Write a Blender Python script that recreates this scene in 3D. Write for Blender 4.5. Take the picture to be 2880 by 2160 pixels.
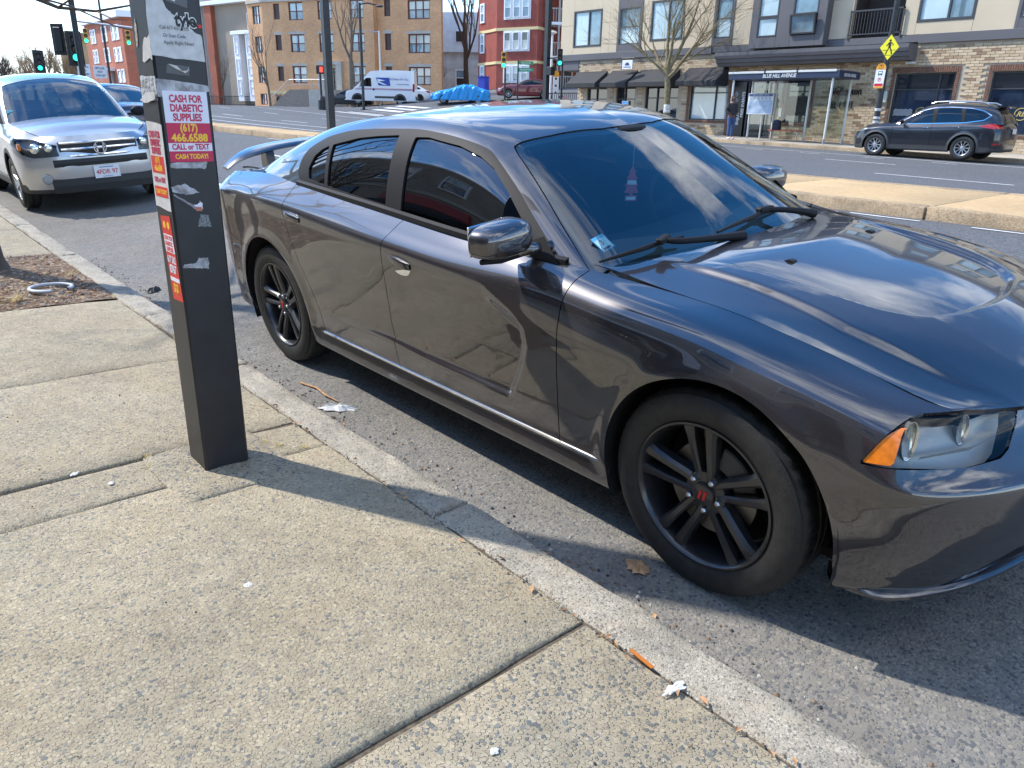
import bpy, bmesh, math, random
import numpy as np
from mathutils import Matrix, Vector
R = math.radians
for o in list(bpy.data.objects): bpy.data.objects.remove(o)
scene = bpy.context.scene
col = scene.collection
# ---------------------------------------------------------------- camera
CAM = Vector((1.192, -2.853, 1.431))
RIGHT = Vector((0.66449, 0.74695, 0.02263)); DOWN = Vector((0.26676, -0.20880, -0.94087)); FWD = Vector((-0.69806, 0.63124, -0.33800))
cam_data = bpy.data.cameras.new('camera'); cam_data.sensor_width = 36.0; cam_data.lens = 2090.8/2880*36; cam_data.clip_start = .05; cam_data.clip_end = 3000
cam = bpy.data.objects.new('camera', cam_data); col.objects.link(cam)
m = Matrix.Identity(4)
for i in range(3): m[i][0], m[i][1], m[i][2], m[i][3] = RIGHT[i], -DOWN[i], -FWD[i], CAM[i]
cam.matrix_world = m
scene.camera = cam
# ---------------------------------------------------------------- sky and sun
SUN_EL = R(47); SUN_DIR = Vector((-.885*math.cos(SUN_EL), -.466*math.cos(SUN_EL), math.sin(SUN_EL)))   # towards the sun
world = bpy.data.worlds.new('World'); scene.world = world; world.use_nodes = True
nt = world.node_tree; nt.nodes.clear()
def wn(t, **k):
    n = nt.nodes.new(t)
    for a, b in k.items(): setattr(n, a, b)
    return n
sky = wn('ShaderNodeTexSky', sky_type='NISHITA', sun_disc=False, sun_elevation=SUN_EL, altitude=50, air_density=1.0, dust_density=.15, ozone_density=4.0)
sky.sun_rotation = math.atan2(SUN_DIR.x, SUN_DIR.y)
geo = wn('ShaderNodeTexCoord'); sep = wn('ShaderNodeSeparateXYZ'); nt.links.new(geo.outputs['Generated'], sep.inputs[0])
# clouds lie on a flat layer: direction divided by its height
mx = wn('ShaderNodeMath', operation='MAXIMUM'); mx.inputs[1].default_value = .035; nt.links.new(sep.outputs[2], mx.inputs[0])
ad = wn('ShaderNodeMath', operation='ADD'); ad.inputs[1].default_value = .16; nt.links.new(mx.outputs[0], ad.inputs[0])
div = wn('ShaderNodeVectorMath', operation='DIVIDE'); cmb = wn('ShaderNodeCombineXYZ')
for i in range(3): nt.links.new(ad.outputs[0], cmb.inputs[i])
nt.links.new(geo.outputs['Generated'], div.inputs[0]); nt.links.new(cmb.outputs[0], div.inputs[1])
mp = wn('ShaderNodeMapping'); mp.inputs['Location'].default_value = (6.6, 6.1, 0); mp.inputs['Scale'].default_value = (.6, .9, 0); mp.inputs['Rotation'].default_value = (0, 0, R(25)); nt.links.new(div.outputs[0], mp.inputs[0])
n1 = wn('ShaderNodeTexNoise'); n1.inputs['Scale'].default_value = 2.1; n1.inputs['Detail'].default_value = 10; n1.inputs['Roughness'].default_value = .60; n1.inputs['Distortion'].default_value = .35; nt.links.new(mp.outputs[0], n1.inputs['Vector'])
ramp = wn('ShaderNodeValToRGB'); ramp.color_ramp.elements[0].position = .49; ramp.color_ramp.elements[1].position = .67; nt.links.new(n1.outputs['Fac'], ramp.inputs[0])
# hazy white towards the horizon
hz = wn('ShaderNodeMapRange'); hz.inputs['From Min'].default_value = .0; hz.inputs['From Max'].default_value = .16; hz.inputs['To Min'].default_value = .9; hz.inputs['To Max'].default_value = 0; nt.links.new(sep.outputs[2], hz.inputs['Value'])
mxx = wn('ShaderNodeMath', operation='MAXIMUM'); nt.links.new(ramp.outputs[0], mxx.inputs[0]); nt.links.new(hz.outputs[0], mxx.inputs[1])
mix = wn('ShaderNodeMix', data_type='RGBA'); nt.links.new(mxx.outputs[0], mix.inputs['Factor']); hsv = wn('ShaderNodeHueSaturation'); hsv.inputs['Saturation'].default_value = 1.3; hsv.inputs['Value'].default_value = 1.35; nt.links.new(sky.outputs[0], hsv.inputs['Color']); nt.links.new(hsv.outputs[0], mix.inputs['A']); mix.inputs['B'].default_value = (10.5, 10.9, 11.4, 1)
bg = wn('ShaderNodeBackground'); bg.inputs['Strength'].default_value = .15; nt.links.new(mix.outputs['Result'], bg.inputs['Color'])
out = wn('ShaderNodeOutputWorld'); nt.links.new(bg.outputs[0], out.inputs[0])
sun_l = bpy.data.lights.new('sun', 'SUN'); sun_l.energy = 3.5; sun_l.angle = R(1.1); sun_l.color = (1, .95, .87)
sun = bpy.data.objects.new('sun', sun_l); col.objects.link(sun); sun.rotation_euler = SUN_DIR.to_track_quat('Z', 'Y').to_euler(); sun.location = SUN_DIR*60
vs = scene.view_settings; vs.view_transform = 'Standard'; vs.look = 'None'; vs.gamma = 1; vs.use_curve_mapping = False; vs.exposure = 0.82
scene.render.engine = 'CYCLES'
# ---------------------------------------------------------------- small helpers
MATS = {}
def mat(name, color=(.5, .5, .5), rough=.6, metal=0., coat=0., spec=.5, noise=0., nscale=20., bump=0., bscale=None, emit=None, estr=1., ior=None, trans=0., col2=None, coat_rough=.03, detail=5.):
    if name in MATS: return MATS[name]
    m = bpy.data.materials.new(name); m.use_nodes = True; t = m.node_tree; b = t.nodes['Principled BSDF']
    b.inputs['Base Color'].default_value = (*color, 1); b.inputs['Roughness'].default_value = rough; b.inputs['Metallic'].default_value = metal
    b.inputs['Coat Weight'].default_value = coat; b.inputs['Coat Roughness'].default_value = coat_rough; b.inputs['Specular IOR Level'].default_value = spec
    if ior: b.inputs['IOR'].default_value = ior
    if trans: b.inputs['Transmission Weight'].default_value = trans
    if emit: b.inputs['Emission Color'].default_value = (*emit, 1); b.inputs['Emission Strength'].default_value = estr
    if noise or bump or col2:
        tc = t.nodes.new('ShaderNodeTexCoord'); n = t.nodes.new('ShaderNodeTexNoise'); n.inputs['Scale'].default_value = nscale; n.inputs['Detail'].default_value = detail
        t.links.new(tc.outputs['Object'], n.inputs['Vector'])
        if noise or col2:
            c2 = col2 or tuple(c*(1+noise) for c in color); c1 = color if col2 else tuple(c*(1-noise) for c in color)
            r = t.nodes.new('ShaderNodeValToRGB'); r.color_ramp.elements[0].position = .32; r.color_ramp.elements[1].position = .68
            r.color_ramp.elements[0].color = (*c1, 1); r.color_ramp.elements[1].color = (*c2, 1)
            t.links.new(n.outputs['Fac'], r.inputs[0]); t.links.new(r.outputs[0], b.inputs['Base Color'])
        if bump:
            n2 = n
            if bscale:
                n2 = t.nodes.new('ShaderNodeTexNoise'); n2.inputs['Scale'].default_value = bscale; n2.inputs['Detail'].default_value = 6; t.links.new(tc.outputs['Object'], n2.inputs['Vector'])
            bp = t.nodes.new('ShaderNodeBump'); bp.inputs['Strength'].default_value = bump; bp.inputs['Distance'].default_value = .02
            t.links.new(n2.outputs['Fac'], bp.inputs['Height']); t.links.new(bp.outputs[0], b.inputs['Normal'])
    MATS[name] = m; return m
def glass(name, tint, ior=1.55, rough=0.):
    """thin pane: tinted see-through plus mirror reflection by Fresnel"""
    if name in MATS: return MATS[name]
    m = bpy.data.materials.new(name); m.use_nodes = True; t = m.node_tree; t.nodes.clear()
    tr = t.nodes.new('ShaderNodeBsdfTransparent'); tr.inputs[0].default_value = (*tint, 1)
    gl = t.nodes.new('ShaderNodeBsdfGlossy'); gl.inputs['Roughness'].default_value = rough; gl.inputs[0].default_value = (1, 1, 1, 1)
    fr = t.nodes.new('ShaderNodeFresnel'); ge = t.nodes.new('ShaderNodeNewGeometry'); im = t.nodes.new('ShaderNodeMapRange'); im.inputs['To Min'].default_value = ior; im.inputs['To Max'].default_value = 1/ior
    t.links.new(ge.outputs['Backfacing'], im.inputs['Value']); t.links.new(im.outputs[0], fr.inputs[0])
    mx = t.nodes.new('ShaderNodeMixShader'); o = t.nodes.new('ShaderNodeOutputMaterial')
    t.links.new(fr.outputs[0], mx.inputs[0]); t.links.new(tr.outputs[0], mx.inputs[1]); t.links.new(gl.outputs[0], mx.inputs[2]); t.links.new(mx.outputs[0], o.inputs[0])
    MATS[name] = m; return m
def tag(o, label=None, cat=None, group=None, kind=None):
    if label: o['label'] = label
    if cat: o['category'] = cat
    if group: o['group'] = group
    if kind: o['kind'] = kind
    return o
def empty(name, loc=(0, 0, 0), rz=0., label=None, cat=None, group=None, kind=None):
    o = bpy.data.objects.new(name, None); o.empty_display_size = .2; o.location = loc; o.rotation_euler = (0, 0, rz); col.objects.link(o)
    return tag(o, label, cat, group, kind)
def copy_tree(o, parent=None):
    c = o.copy(); col.objects.link(c)
    if parent is not None: c.parent = parent
    for ch in o.children: copy_tree(ch, c)
    return c
def link(name, me, parent=None, loc=None, rot=None):
    o = bpy.data.objects.new(name, me); col.objects.link(o)
    if parent is not None: o.parent = parent
    if loc is not None: o.location = loc
    if rot is not None: o.rotation_euler = rot
    return o
class MB:
    """collects shapes for ONE mesh object"""
    def __init__(s): s.v = []; s.f = []; s.mi = []; s.cur = 0
    def add(s, V, F):
        o = len(s.v); s.v += [tuple(map(float, p)) for p in V]; s.f += [tuple(i+o for i in f) for f in F]; s.mi += [s.cur]*len(F); return s
    def box(s, x0, x1, y0, y1, z0, z1, b=0.):
        if x1 < x0: x0, x1 = x1, x0
        if y1 < y0: y0, y1 = y1, y0
        if z1 < z0: z0, z1 = z1, z0
        if b <= 0:
            V = [(x, y, z) for z in (z0, z1) for y in (y0, y1) for x in (x0, x1)]
            return s.add(V, [(0, 2, 3, 1), (4, 5, 7, 6), (0, 1, 5, 4), (1, 3, 7, 5), (3, 2, 6, 7), (2, 0, 4, 6)])
        b = min(b, (x1-x0)*.45, (y1-y0)*.45, (z1-z0)*.45); V = []; c = ((x0+x1)/2, (y0+y1)/2, (z0+z1)/2); h = ((x1-x0)/2, (y1-y0)/2, (z1-z0)/2); idx = {}
        for sx in (-1, 1):
            for sy in (-1, 1):
                for sz in (-1, 1):
                    for ax in range(3):
                        p = [c[i]+(sx, sy, sz)[i]*(h[i]-(0 if i == ax else b)) for i in range(3)]; idx[(sx, sy, sz, ax)] = len(V); V.append(p)
        F = []
        q = [(-1, -1), (1, -1), (1, 1), (-1, 1)]
        for ax in range(3):
            for sg in (-1, 1):
                f = []
                for a, bb in q:
                    k = [0, 0, 0]; k[ax] = sg; k[(ax+1) % 3] = a; k[(ax+2) % 3] = bb; f.append(idx[(*k, ax)])
                F.append(tuple(f if sg > 0 else f[::-1]))
        for ax in range(3):                                   # edge chamfers
            u, w = (ax+1) % 3, (ax+2) % 3
            for su in (-1, 1):
                for sw in (-1, 1):
                    k0 = [0, 0, 0]; k0[u] = su; k0[w] = sw; k1 = list(k0); k0[ax] = -1; k1[ax] = 1
                    f = [idx[(*k0, u)], idx[(*k1, u)], idx[(*k1, w)], idx[(*k0, w)]]
                    F.append(tuple(f if su*sw < 0 else f[::-1]))
        for sx in (-1, 1):
            for sy in (-1, 1):
                for sz in (-1, 1):
                    f = [idx[(sx, sy, sz, i)] for i in range(3)]; F.append(tuple(f if sx*sy*sz > 0 else f[::-1]))
        return s.add(V, F)
    def prism(s, poly, y0, y1, axis='y', tf=None):
        """polygon in the plane across axis, extruded y0..y1"""
        n = len(poly)
        def P(a, b, t): return {'y': (a, t, b), 'x': (t, a, b), 'z': (a, b, t)}[axis]
        V = [P(a, b, y0) for a, b in poly]+[P(a, b, y1) for a, b in poly]
        if tf: V = [tf(p) for p in V]
        ar = sum(poly[i][0]*poly[(i+1) % n][1]-poly[(i+1) % n][0]*poly[i][1] for i in range(n))
        fl = (ar > 0) ^ (axis == 'y') ^ (y1 < y0)
        F = [tuple(range(n))[::-1], tuple(range(n, 2*n))]+[(i, (i+1) % n, (i+1) % n+n, i+n) for i in range(n)]
        if not fl: F = [f[::-1] for f in F]
        return s.add(V, F)
    def tube(s, pts, r, n=8, caps=True):
        """round bar along a polyline; r scalar or list"""
        P = [Vector(p) for p in pts]; rr = r if hasattr(r, '__len__') else [r]*len(P); V = []; F = []
        up = None
        for i, p in enumerate(P):
            d = (P[min(i+1, len(P)-1)]-P[max(i-1, 0)]).normalized()
            if up is None: up = Vector((0, 0, 1)) if abs(d.z) < .9 else Vector((1, 0, 0))
            a = d.cross(up)
            if a.length < 1e-4: a = d.cross(Vector((0, 1, 0)))
            a.normalize(); b = d.cross(a).normalized(); up = -b if False else up
            V += [p+a*(math.cos(2*math.pi*k/n)*rr[i])+b*(math.sin(2*math.pi*k/n)*rr[i]) for k in range(n)]
        for i in range(len(P)-1):
            for k in range(n): F.append((i*n+k, i*n+(k+1) % n, (i+1)*n+(k+1) % n, (i+1)*n+k))
        if caps: F += [tuple(range(n))[::-1], tuple((len(P)-1)*n+k for k in range(n))]
        return s.add(V, F)
    def lathe(s, prof, n=32, axis='z', c=(0, 0, 0), a0=0., a1=2*math.pi, wob=None):
        """profile [(r, h)] turned about axis"""
        full = abs(a1-a0-2*math.pi) < 1e-6; cols = n if full else n+1; V = []; F = []
        for k in range(cols):
            t = a0+(a1-a0)*k/n; ct, sn = math.cos(t), math.sin(t)
            for j, (r, h) in enumerate(prof):
                if wob: r, h = wob(k, j, r, h)
                V.append({'z': (c[0]+r*ct, c[1]+r*sn, c[2]+h), 'y': (c[0]+r*ct, c[1]+h, c[2]+r*sn), 'x': (c[0]+h, c[1]+r*ct, c[2]+r*sn)}[axis])
        m = len(prof)
        for k in range(n):
            k2 = (k+1) % cols
            for j in range(m-1):
                f = (k*m+j, k2*m+j, k2*m+j+1, k*m+j+1); F.append(f if axis != 'y' else f[::-1])
        return s.add(V, F)
    def quad(s, a, b, c, d): return s.add([a, b, c, d], [(0, 1, 2, 3)])
    def ball(s, c, r, n=12, m=8, sc=(1, 1, 1)):
        V = []; F = []
        for i in range(m+1):
            t = math.pi*i/m
            for k in range(n):
                p = 2*math.pi*k/n; V.append((c[0]+r*sc[0]*math.sin(t)*math.cos(p), c[1]+r*sc[1]*math.sin(t)*math.sin(p), c[2]+r*sc[2]*math.cos(t)))
        for i in range(m):
            for k in range(n): F.append((i*n+k, (i+1)*n+k, (i+1)*n+(k+1) % n, i*n+(k+1) % n))
        return s.add(V, F)
    def mesh(s, name, mats, smooth=False):
        me = bpy.data.meshes.new(name); me.from_pydata(s.v, [], s.f)
        for m_ in (mats if isinstance(mats, (list, tuple)) else [mats]): me.materials.append(m_)
        if any(s.mi): me.polygons.foreach_set('material_index', s.mi)
        if smooth is True: me.shade_smooth()
        elif smooth:
            bm = bmesh.new(); bm.from_mesh(me); bmesh.ops.remove_doubles(bm, verts=bm.verts, dist=1e-5)
            for f in bm.faces: f.smooth = True
            for e in bm.edges:
                if len(e.link_faces) == 2 and e.calc_face_angle(0) > smooth: e.smooth = False
            bm.to_mesh(me); bm.free()
        me.update(); return me
    def build(s, name, mats, parent=None, smooth=False, loc=None, rot=None):
        return link(name, s.mesh(name, mats, smooth), parent, loc, rot)
def box(name, m, x0, x1, y0, y1, z0, z1, parent=None, b=0.):
    return MB().box(x0, x1, y0, y1, z0, z1, b).build(name, m, parent)
SHAPES = {}
def text(name, body, size, m, parent=None, loc=(0, 0, 0), rot=(0, 0, 0), depth=.001, bold=0., sx=1., align='CENTER', shear=0., space=1.):
    """flat lettering as a thin mesh"""
    c = bpy.data.curves.new('t', 'FONT'); c.body = body; c.size = size; c.align_x = align; c.align_y = 'CENTER'; c.extrude = depth; c.offset = bold*size; c.shear = shear; c.space_character = space; c.resolution_u = 3
    t = bpy.data.objects.new('t', c); col.objects.link(t); dg = bpy.context.evaluated_depsgraph_get()
    me = bpy.data.meshes.new_from_object(t.evaluated_get(dg)); bpy.data.objects.remove(t); bpy.data.curves.remove(c)
    me.name = name; me.materials.clear(); me.materials.append(m)
    o = link(name, me, parent, loc, rot); o.scale = (sx, 1, 1); return o
def wmat(x_axis, z_axis, loc):
    x = Vector(x_axis).normalized(); z = Vector(z_axis).normalized(); y = z.cross(x); M = Matrix.Identity(4)
    for i in range(3): M[i][0], M[i][1], M[i][2], M[i][3] = x[i], y[i], z[i], loc[i]
    return M
# ---------------------------------------------------------------- surface tools (numpy)
def spline_c2(t, P, q):
    """natural cubic through P at knots t, evaluated at q"""
    t = np.asarray(t, float); P = np.asarray(P, float); n = len(t); h = np.diff(t)
    sh = P.shape; P2 = P.reshape(n, -1)
    A = np.zeros((n, n)); B = np.zeros_like(P2); A[0, 0] = A[-1, -1] = 1
    for i in range(1, n-1):
        A[i, i-1] = h[i-1]; A[i, i] = 2*(h[i-1]+h[i]); A[i, i+1] = h[i]
        B[i] = 6*((P2[i+1]-P2[i])/h[i]-(P2[i]-P2[i-1])/h[i-1])
    M = np.linalg.solve(A, B); q = np.asarray(q, float)
    k = np.clip(np.searchsorted(t, q, 'right')-1, 0, n-2); d = (q-t[k])[:, None]; H = h[k][:, None]
    a = P2[k]; b = (P2[k+1]-P2[k])/H-H*(2*M[k]+M[k+1])/6
    r = a+b*d+M[k]/2*d*d+(M[k+1]-M[k])/(6*H)*d**3
    return r.reshape((len(q),)+sh[1:])
def hermite(t, P, q, sharp=()):
    """C1 interpolation with parabola tangents; knots in sharp keep a corner"""
    t = np.asarray(t, float); P = np.asarray(P, float); n = len(t); h = np.diff(t)
    D = np.diff(P, axis=0)/h.reshape((-1,)+(1,)*(P.ndim-1))
    mo = np.zeros_like(P); mi = np.zeros_like(P)
    for i in range(n):
        if i == 0: m = D[0]; mo[i] = mi[i] = m
        elif i == n-1: mo[i] = mi[i] = D[-1]
        elif i in sharp: mi[i] = D[i-1]; mo[i] = D[i]
        else:
            m = (h[i]*D[i-1]+h[i-1]*D[i])/(h[i-1]+h[i]); mo[i] = mi[i] = m
    q = np.asarray(q, float); k = np.clip(np.searchsorted(t, q, 'right')-1, 0, n-2)
    s = (q-t[k])/h[k]; sh = (-1,)+(1,)*(P.ndim-1); s = s.reshape(sh); H = h[k].reshape(sh)
    return (2*s**3-3*s**2+1)*P[k]+(s**3-2*s**2+s)*H*mo[k]+(-2*s**3+3*s**2)*P[k+1]+(s**3-s**2)*H*mi[k+1]
def net_surface(net, du, nv, sharp=(), vt=None):
    """net[i][k] = 3D points (stations i, rows k) -> dense grid"""
    net = np.asarray(net, float)
    t = np.r_[0, np.cumsum(np.linalg.norm(np.diff(net, axis=0), axis=2).mean(1))]
    q = np.linspace(0, t[-1], max(8, int(t[-1]/du)))
    R = spline_c2(t, net, q)                                   # (nu, rows, 3)
    if vt is None:
        vt = np.r_[0, np.cumsum(np.linalg.norm(np.diff(R, axis=1), axis=2).mean(0))]
    qv = np.linspace(0, vt[-1], nv)
    return hermite(vt, R.transpose(1, 0, 2), qv, sharp).transpose(1, 0, 2)
def grid_normals(G, flip=False):
    gu = np.gradient(G, axis=0); gv = np.gradient(G, axis=1)
    N = np.cross(gu, gv); N /= np.linalg.norm(N, axis=2, keepdims=True)+1e-12
    return -N if flip else N
class TM:
    """triangle soup with shared vertices, normals and 2D chart coordinates"""
    def __init__(s, V, N, A, F): s.V, s.N, s.A, s.F = V, N, A, F
    def split(s, d):
        F = s.F; neg = d < 0; c = neg[F].sum(1)
        lo = F[c == 3]; hi = F[c == 0]; parts = {0: [lo], 1: [hi]}
        V, N, A = [s.V], [s.N], [s.A]; nv = len(s.V); cache_n = 0
        for cnt in (1, 2):
            T = F[c == cnt]
            if not len(T): continue
            lone = neg[T] if cnt == 1 else ~neg[T]
            r = lone.argmax(1); idx = (r[:, None]+np.arange(3)) % 3
            T = np.take_along_axis(T, idx, 1); a, b, e = T[:, 0], T[:, 1], T[:, 2]
            def cut(p, q):
                nonlocal nv
                key = np.sort(np.c_[p, q], axis=1); U, inv = np.unique(key, axis=0, return_inverse=True)
                inv = inv.ravel(); u, w = U[:, 0], U[:, 1]; k = (d[u]/(d[u]-d[w]))[:, None]
                V.append(s.V[u]*(1-k)+s.V[w]*k); n = s.N[u]*(1-k)+s.N[w]*k
                N.append(n/np.linalg.norm(n, axis=1, keepdims=True)); A.append(s.A[u]*(1-k)+s.A[w]*k)
                o = nv; nv += len(U); return o+inv
            pq = cut(np.r_[a, a], np.r_[b, e]); ab, ae = pq[:len(T)], pq[len(T):]
            one = np.c_[a, ab, ae]; two = np.r_[np.c_[ab, b, e], np.c_[ab, e, ae]]
            parts[0 if cnt == 1 else 1].append(one); parts[1 if cnt == 1 else 0].append(two)
        V = np.concatenate(V); N = np.concatenate(N); A = np.concatenate(A)
        out = []
        for k in (0, 1):
            f = np.concatenate(parts[k]).astype(int); u, inv = np.unique(f, return_inverse=True)
            out.append(TM(V[u], N[u], A[u], inv.reshape(-1, 3)))
        return out
    def keep(s, d): return s.split(d(s) if callable(d) else d)[0]
    def mirror(s):
        m = np.array([1, -1, 1.]); return TM(s.V*m, s.N*m, s.A, s.F[:, ::-1])
    @staticmethod
    def join(*ms):
        V, N, A, F, o = [], [], [], [], 0
        for m in ms: V.append(m.V); N.append(m.N); A.append(m.A); F.append(m.F+o); o += len(m.V)
        return TM(np.concatenate(V), np.concatenate(N), np.concatenate(A), np.concatenate(F))
def grid_tm(G, N, A, flip=False):
    nu, nv = G.shape[:2]; I = np.arange(nu*nv).reshape(nu, nv)
    a, b, c, d = I[:-1, :-1].ravel(), I[1:, :-1].ravel(), I[1:, 1:].ravel(), I[:-1, 1:].ravel()
    F = np.r_[np.c_[a, b, c], np.c_[a, c, d]]
    if flip: F = F[:, ::-1]
    return TM(G.reshape(-1, 3), N.reshape(-1, 3), A.reshape(nu*nv, -1), F)
def sdf_poly(P, pts):
    """signed distance to closed polygon, negative inside"""
    P = np.asarray(P); pts = np.asarray(pts, float); d = np.full(len(P), 1e9); ins = np.zeros(len(P), bool)
    for i in range(len(pts)):
        a, b = pts[i], pts[(i+1) % len(pts)]; e = b-a; w = P-a
        k = np.clip((w@e)/(e@e+1e-12), 0, 1); d = np.minimum(d, np.hypot(*(w-k[:, None]*e).T))
        c = (a[1] > P[:, 1]) != (b[1] > P[:, 1])
        with np.errstate(divide='ignore', invalid='ignore'):
            xi = (b[0]-a[0])*(P[:, 1]-a[1])/(b[1]-a[1])+a[0]
        ins ^= c & (P[:, 0] < xi)
    return np.where(ins, -d, d)
def smooth_loop(pts, n=6):
    """closed Catmull-Rom through pts"""
    P = np.asarray(pts, float); out = []
    for i in range(len(P)):
        a, b, c, d = P[i-1], P[i], P[(i+1) % len(P)], P[(i+2) % len(P)]
        for k in range(n):
            t = k/n; out.append(.5*(2*b+(c-a)*t+(2*a-5*b+4*c-d)*t*t+(3*b-a-3*c+d)*t**3))
    return np.array(out)
def interp(x, tab): tab = np.asarray(tab, float); return np.interp(x, tab[:, 0], tab[:, 1])
def sst(t): t = np.clip(t, 0, 1); return t*t*(3-2*t)
# ---------------------------------------------------------------- grey sedan: surface nets (half car, y > 0)
def sedan_side_net():
    S = []
    def st(rows, xs=None, x=None):
        S.append([((xs[i] if xs is not None else x), r[0], r[1]) for i, r in enumerate(rows)])
    # rows: 0 under lip, 1 bottom, 2 sill crease, 3 low, 4 mid, 5 upper, 6 below shoulder, 7 shoulder, 8 shoulder top, 9 top edge
    # rear wrap, centreline first
    for y, dx in ((0, 0), (.3, .012), (.55, .05), (.74, .12), (.85, .22)):
        k = [.93, .95, .97, .98, 1, 1, .99, .98, .92, .85]
        z = [.25, .26, .36, .46, .62, .80, .93, 1.00, 1.045, 1.07]
        xo = [.10, .06, .015, .0, .02, .02, .045, .06, .12, .20]
        st([(y*k[i], z[i]) for i in range(10)], xs=[-4.085+dx+xo[i] for i in range(10)])
    st([(.82, .25), (.87, .26), (.895, .36), (.905, .46), (.912, .62), (.915, .80), (.911, .982), (.900, 1.008), (.84, 1.052), (.77, 1.085)], x=-3.72)
    st([(.83, .23), (.89, .24), (.92, .35), (.93, .45), (.935, .62), (.936, .80), (.935, .995), (.924, 1.022), (.865, 1.072), (.79, 1.11)], x=-3.48)
    st([(.83, .21), (.90, .22), (.935, .34), (.942, .44), (.948, .62), (.95, .80), (.949, 1.000), (.938, 1.028), (.885, 1.078), (.81, 1.125)], x=-3.10)
    st([(.83, .20), (.90, .215), (.93, .34), (.936, .43), (.945, .62), (.95, .80), (.949, .982), (.939, 1.010), (.89, 1.060), (.84, 1.105)], x=-2.70)
    st([(.83, .20), (.90, .215), (.93, .34), (.934, .43), (.943, .62), (.947, .79), (.946, .952), (.936, .980), (.89, 1.034), (.842, 1.082)], x=-2.25)
    st([(.83, .20), (.90, .215), (.93, .34), (.933, .43), (.94, .60), (.944, .77), (.943, .920), (.933, .950), (.887, 1.003), (.842, 1.053)], x=-1.75)
    st([(.83, .20), (.90, .215), (.93, .34), (.933, .43), (.938, .59), (.942, .75), (.941, .875), (.929, .920), (.886, .974), (.840, 1.022)], x=-1.20)
    st([(.83, .20), (.90, .215), (.93, .34), (.934, .43), (.940, .58), (.944, .73), (.940, .83), (.922, .905), (.875, .965), (.80, 1.00)], x=-.68)
    st([(.83, .20), (.90, .215), (.93, .34), (.936, .43), (.942, .57), (.946, .71), (.940, .81), (.918, .885), (.86, .945), (.745, .968)], x=-.40)
    st([(.83, .20), (.90, .215), (.935, .34), (.942, .43), (.948, .56), (.950, .69), (.944, .785), (.915, .865), (.855, .92), (.735, .945)], x=-.08)
    st([(.83, .20), (.90, .215), (.93, .33), (.938, .42), (.944, .55), (.944, .67), (.936, .755), (.905, .83), (.845, .88), (.73, .906)], x=.18)
    st([(.80, .21), (.87, .225), (.90, .32), (.91, .41), (.922, .53), (.922, .64), (.912, .715), (.878, .785), (.815, .83), (.71, .850)], x=.40)
    # front wrap
    st([(.76, .225), (.82, .235), (.845, .32), (.865, .40), (.88, .51), (.892, .615), (.872, .672), (.83, .745), (.765, .79), (.69, .806)],
       xs=[.50, .52, .555, .568, .578, .570, .560, .555, .56, .575])
    st([(.68, .225), (.72, .235), (.735, .32), (.755, .39), (.78, .50), (.798, .622), (.775, .668), (.735, .73), (.67, .785), (.61, .800)],
       xs=[.595, .62, .665, .682, .695, .690, .652, .635, .63, .635])
    st([(.54, .225), (.56, .235), (.57, .32), (.59, .39), (.61, .49), (.632, .618), (.62, .664), (.58, .72), (.54, .78), (.50, .795)],
       xs=[.68, .705, .755, .775, .795, .790, .745, .712, .69, .69])
    st([(.36, .225), (.37, .235), (.38, .32), (.39, .39), (.40, .49), (.42, .612), (.41, .66), (.385, .72), (.36, .775), (.34, .79)],
       xs=[.745, .77, .825, .850, .870, .865, .825, .785, .745, .74])
    st([(.18, .225), (.18, .235), (.19, .32), (.195, .39), (.20, .49), (.21, .61), (.205, .66), (.19, .72), (.18, .77), (.17, .785)],
       xs=[.785, .81, .865, .892, .912, .910, .880, .825, .775, .77])
    st([(0, .225), (0, .235), (0, .32), (0, .39), (0, .49), (0, .61), (0, .66), (0, .72), (0, .77), (0, .785)],
       xs=[.80, .825, .88, .908, .93, .93, .90, .84, .785, .78])
    return np.array(S)
SC_LOW = [(-2.62, .415), (-2.48, .428), (-2.15, .452), (-1.8, .455), (-1.5, .441), (-1.2, .438), (-.9, .434), (-.5, .43)]
def scallop(x, z):
    """depth field of the pressed-in door panel"""
    zl = interp(x, SC_LOW); xf = interp(z, [(.40, -.905), (.44, -.895), (.52, -.85), (.60, -.812), (.69, -.785), (.76, -.80), (.83, -.87), (.90, -1.06), (.95, -1.35)])
    zu = interp(x, [(-2.7, .80), (-1.9, .93), (-1.6, .955), (-1.3, .925), (-1.05, .89), (-.8, .80)])
    dep = interp(x, [(-2.55, 0), (-2.2, .008), (-1.6, .014), (-1.1, .019), (-.78, .022)])
    return dep*sst((z-zl)/.035)*sst((xf-x)/.045)*sst((zu-z)/interp(x, [(-2.5, .4), (-1.6, .22), (-1.0, .08)]))
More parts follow.
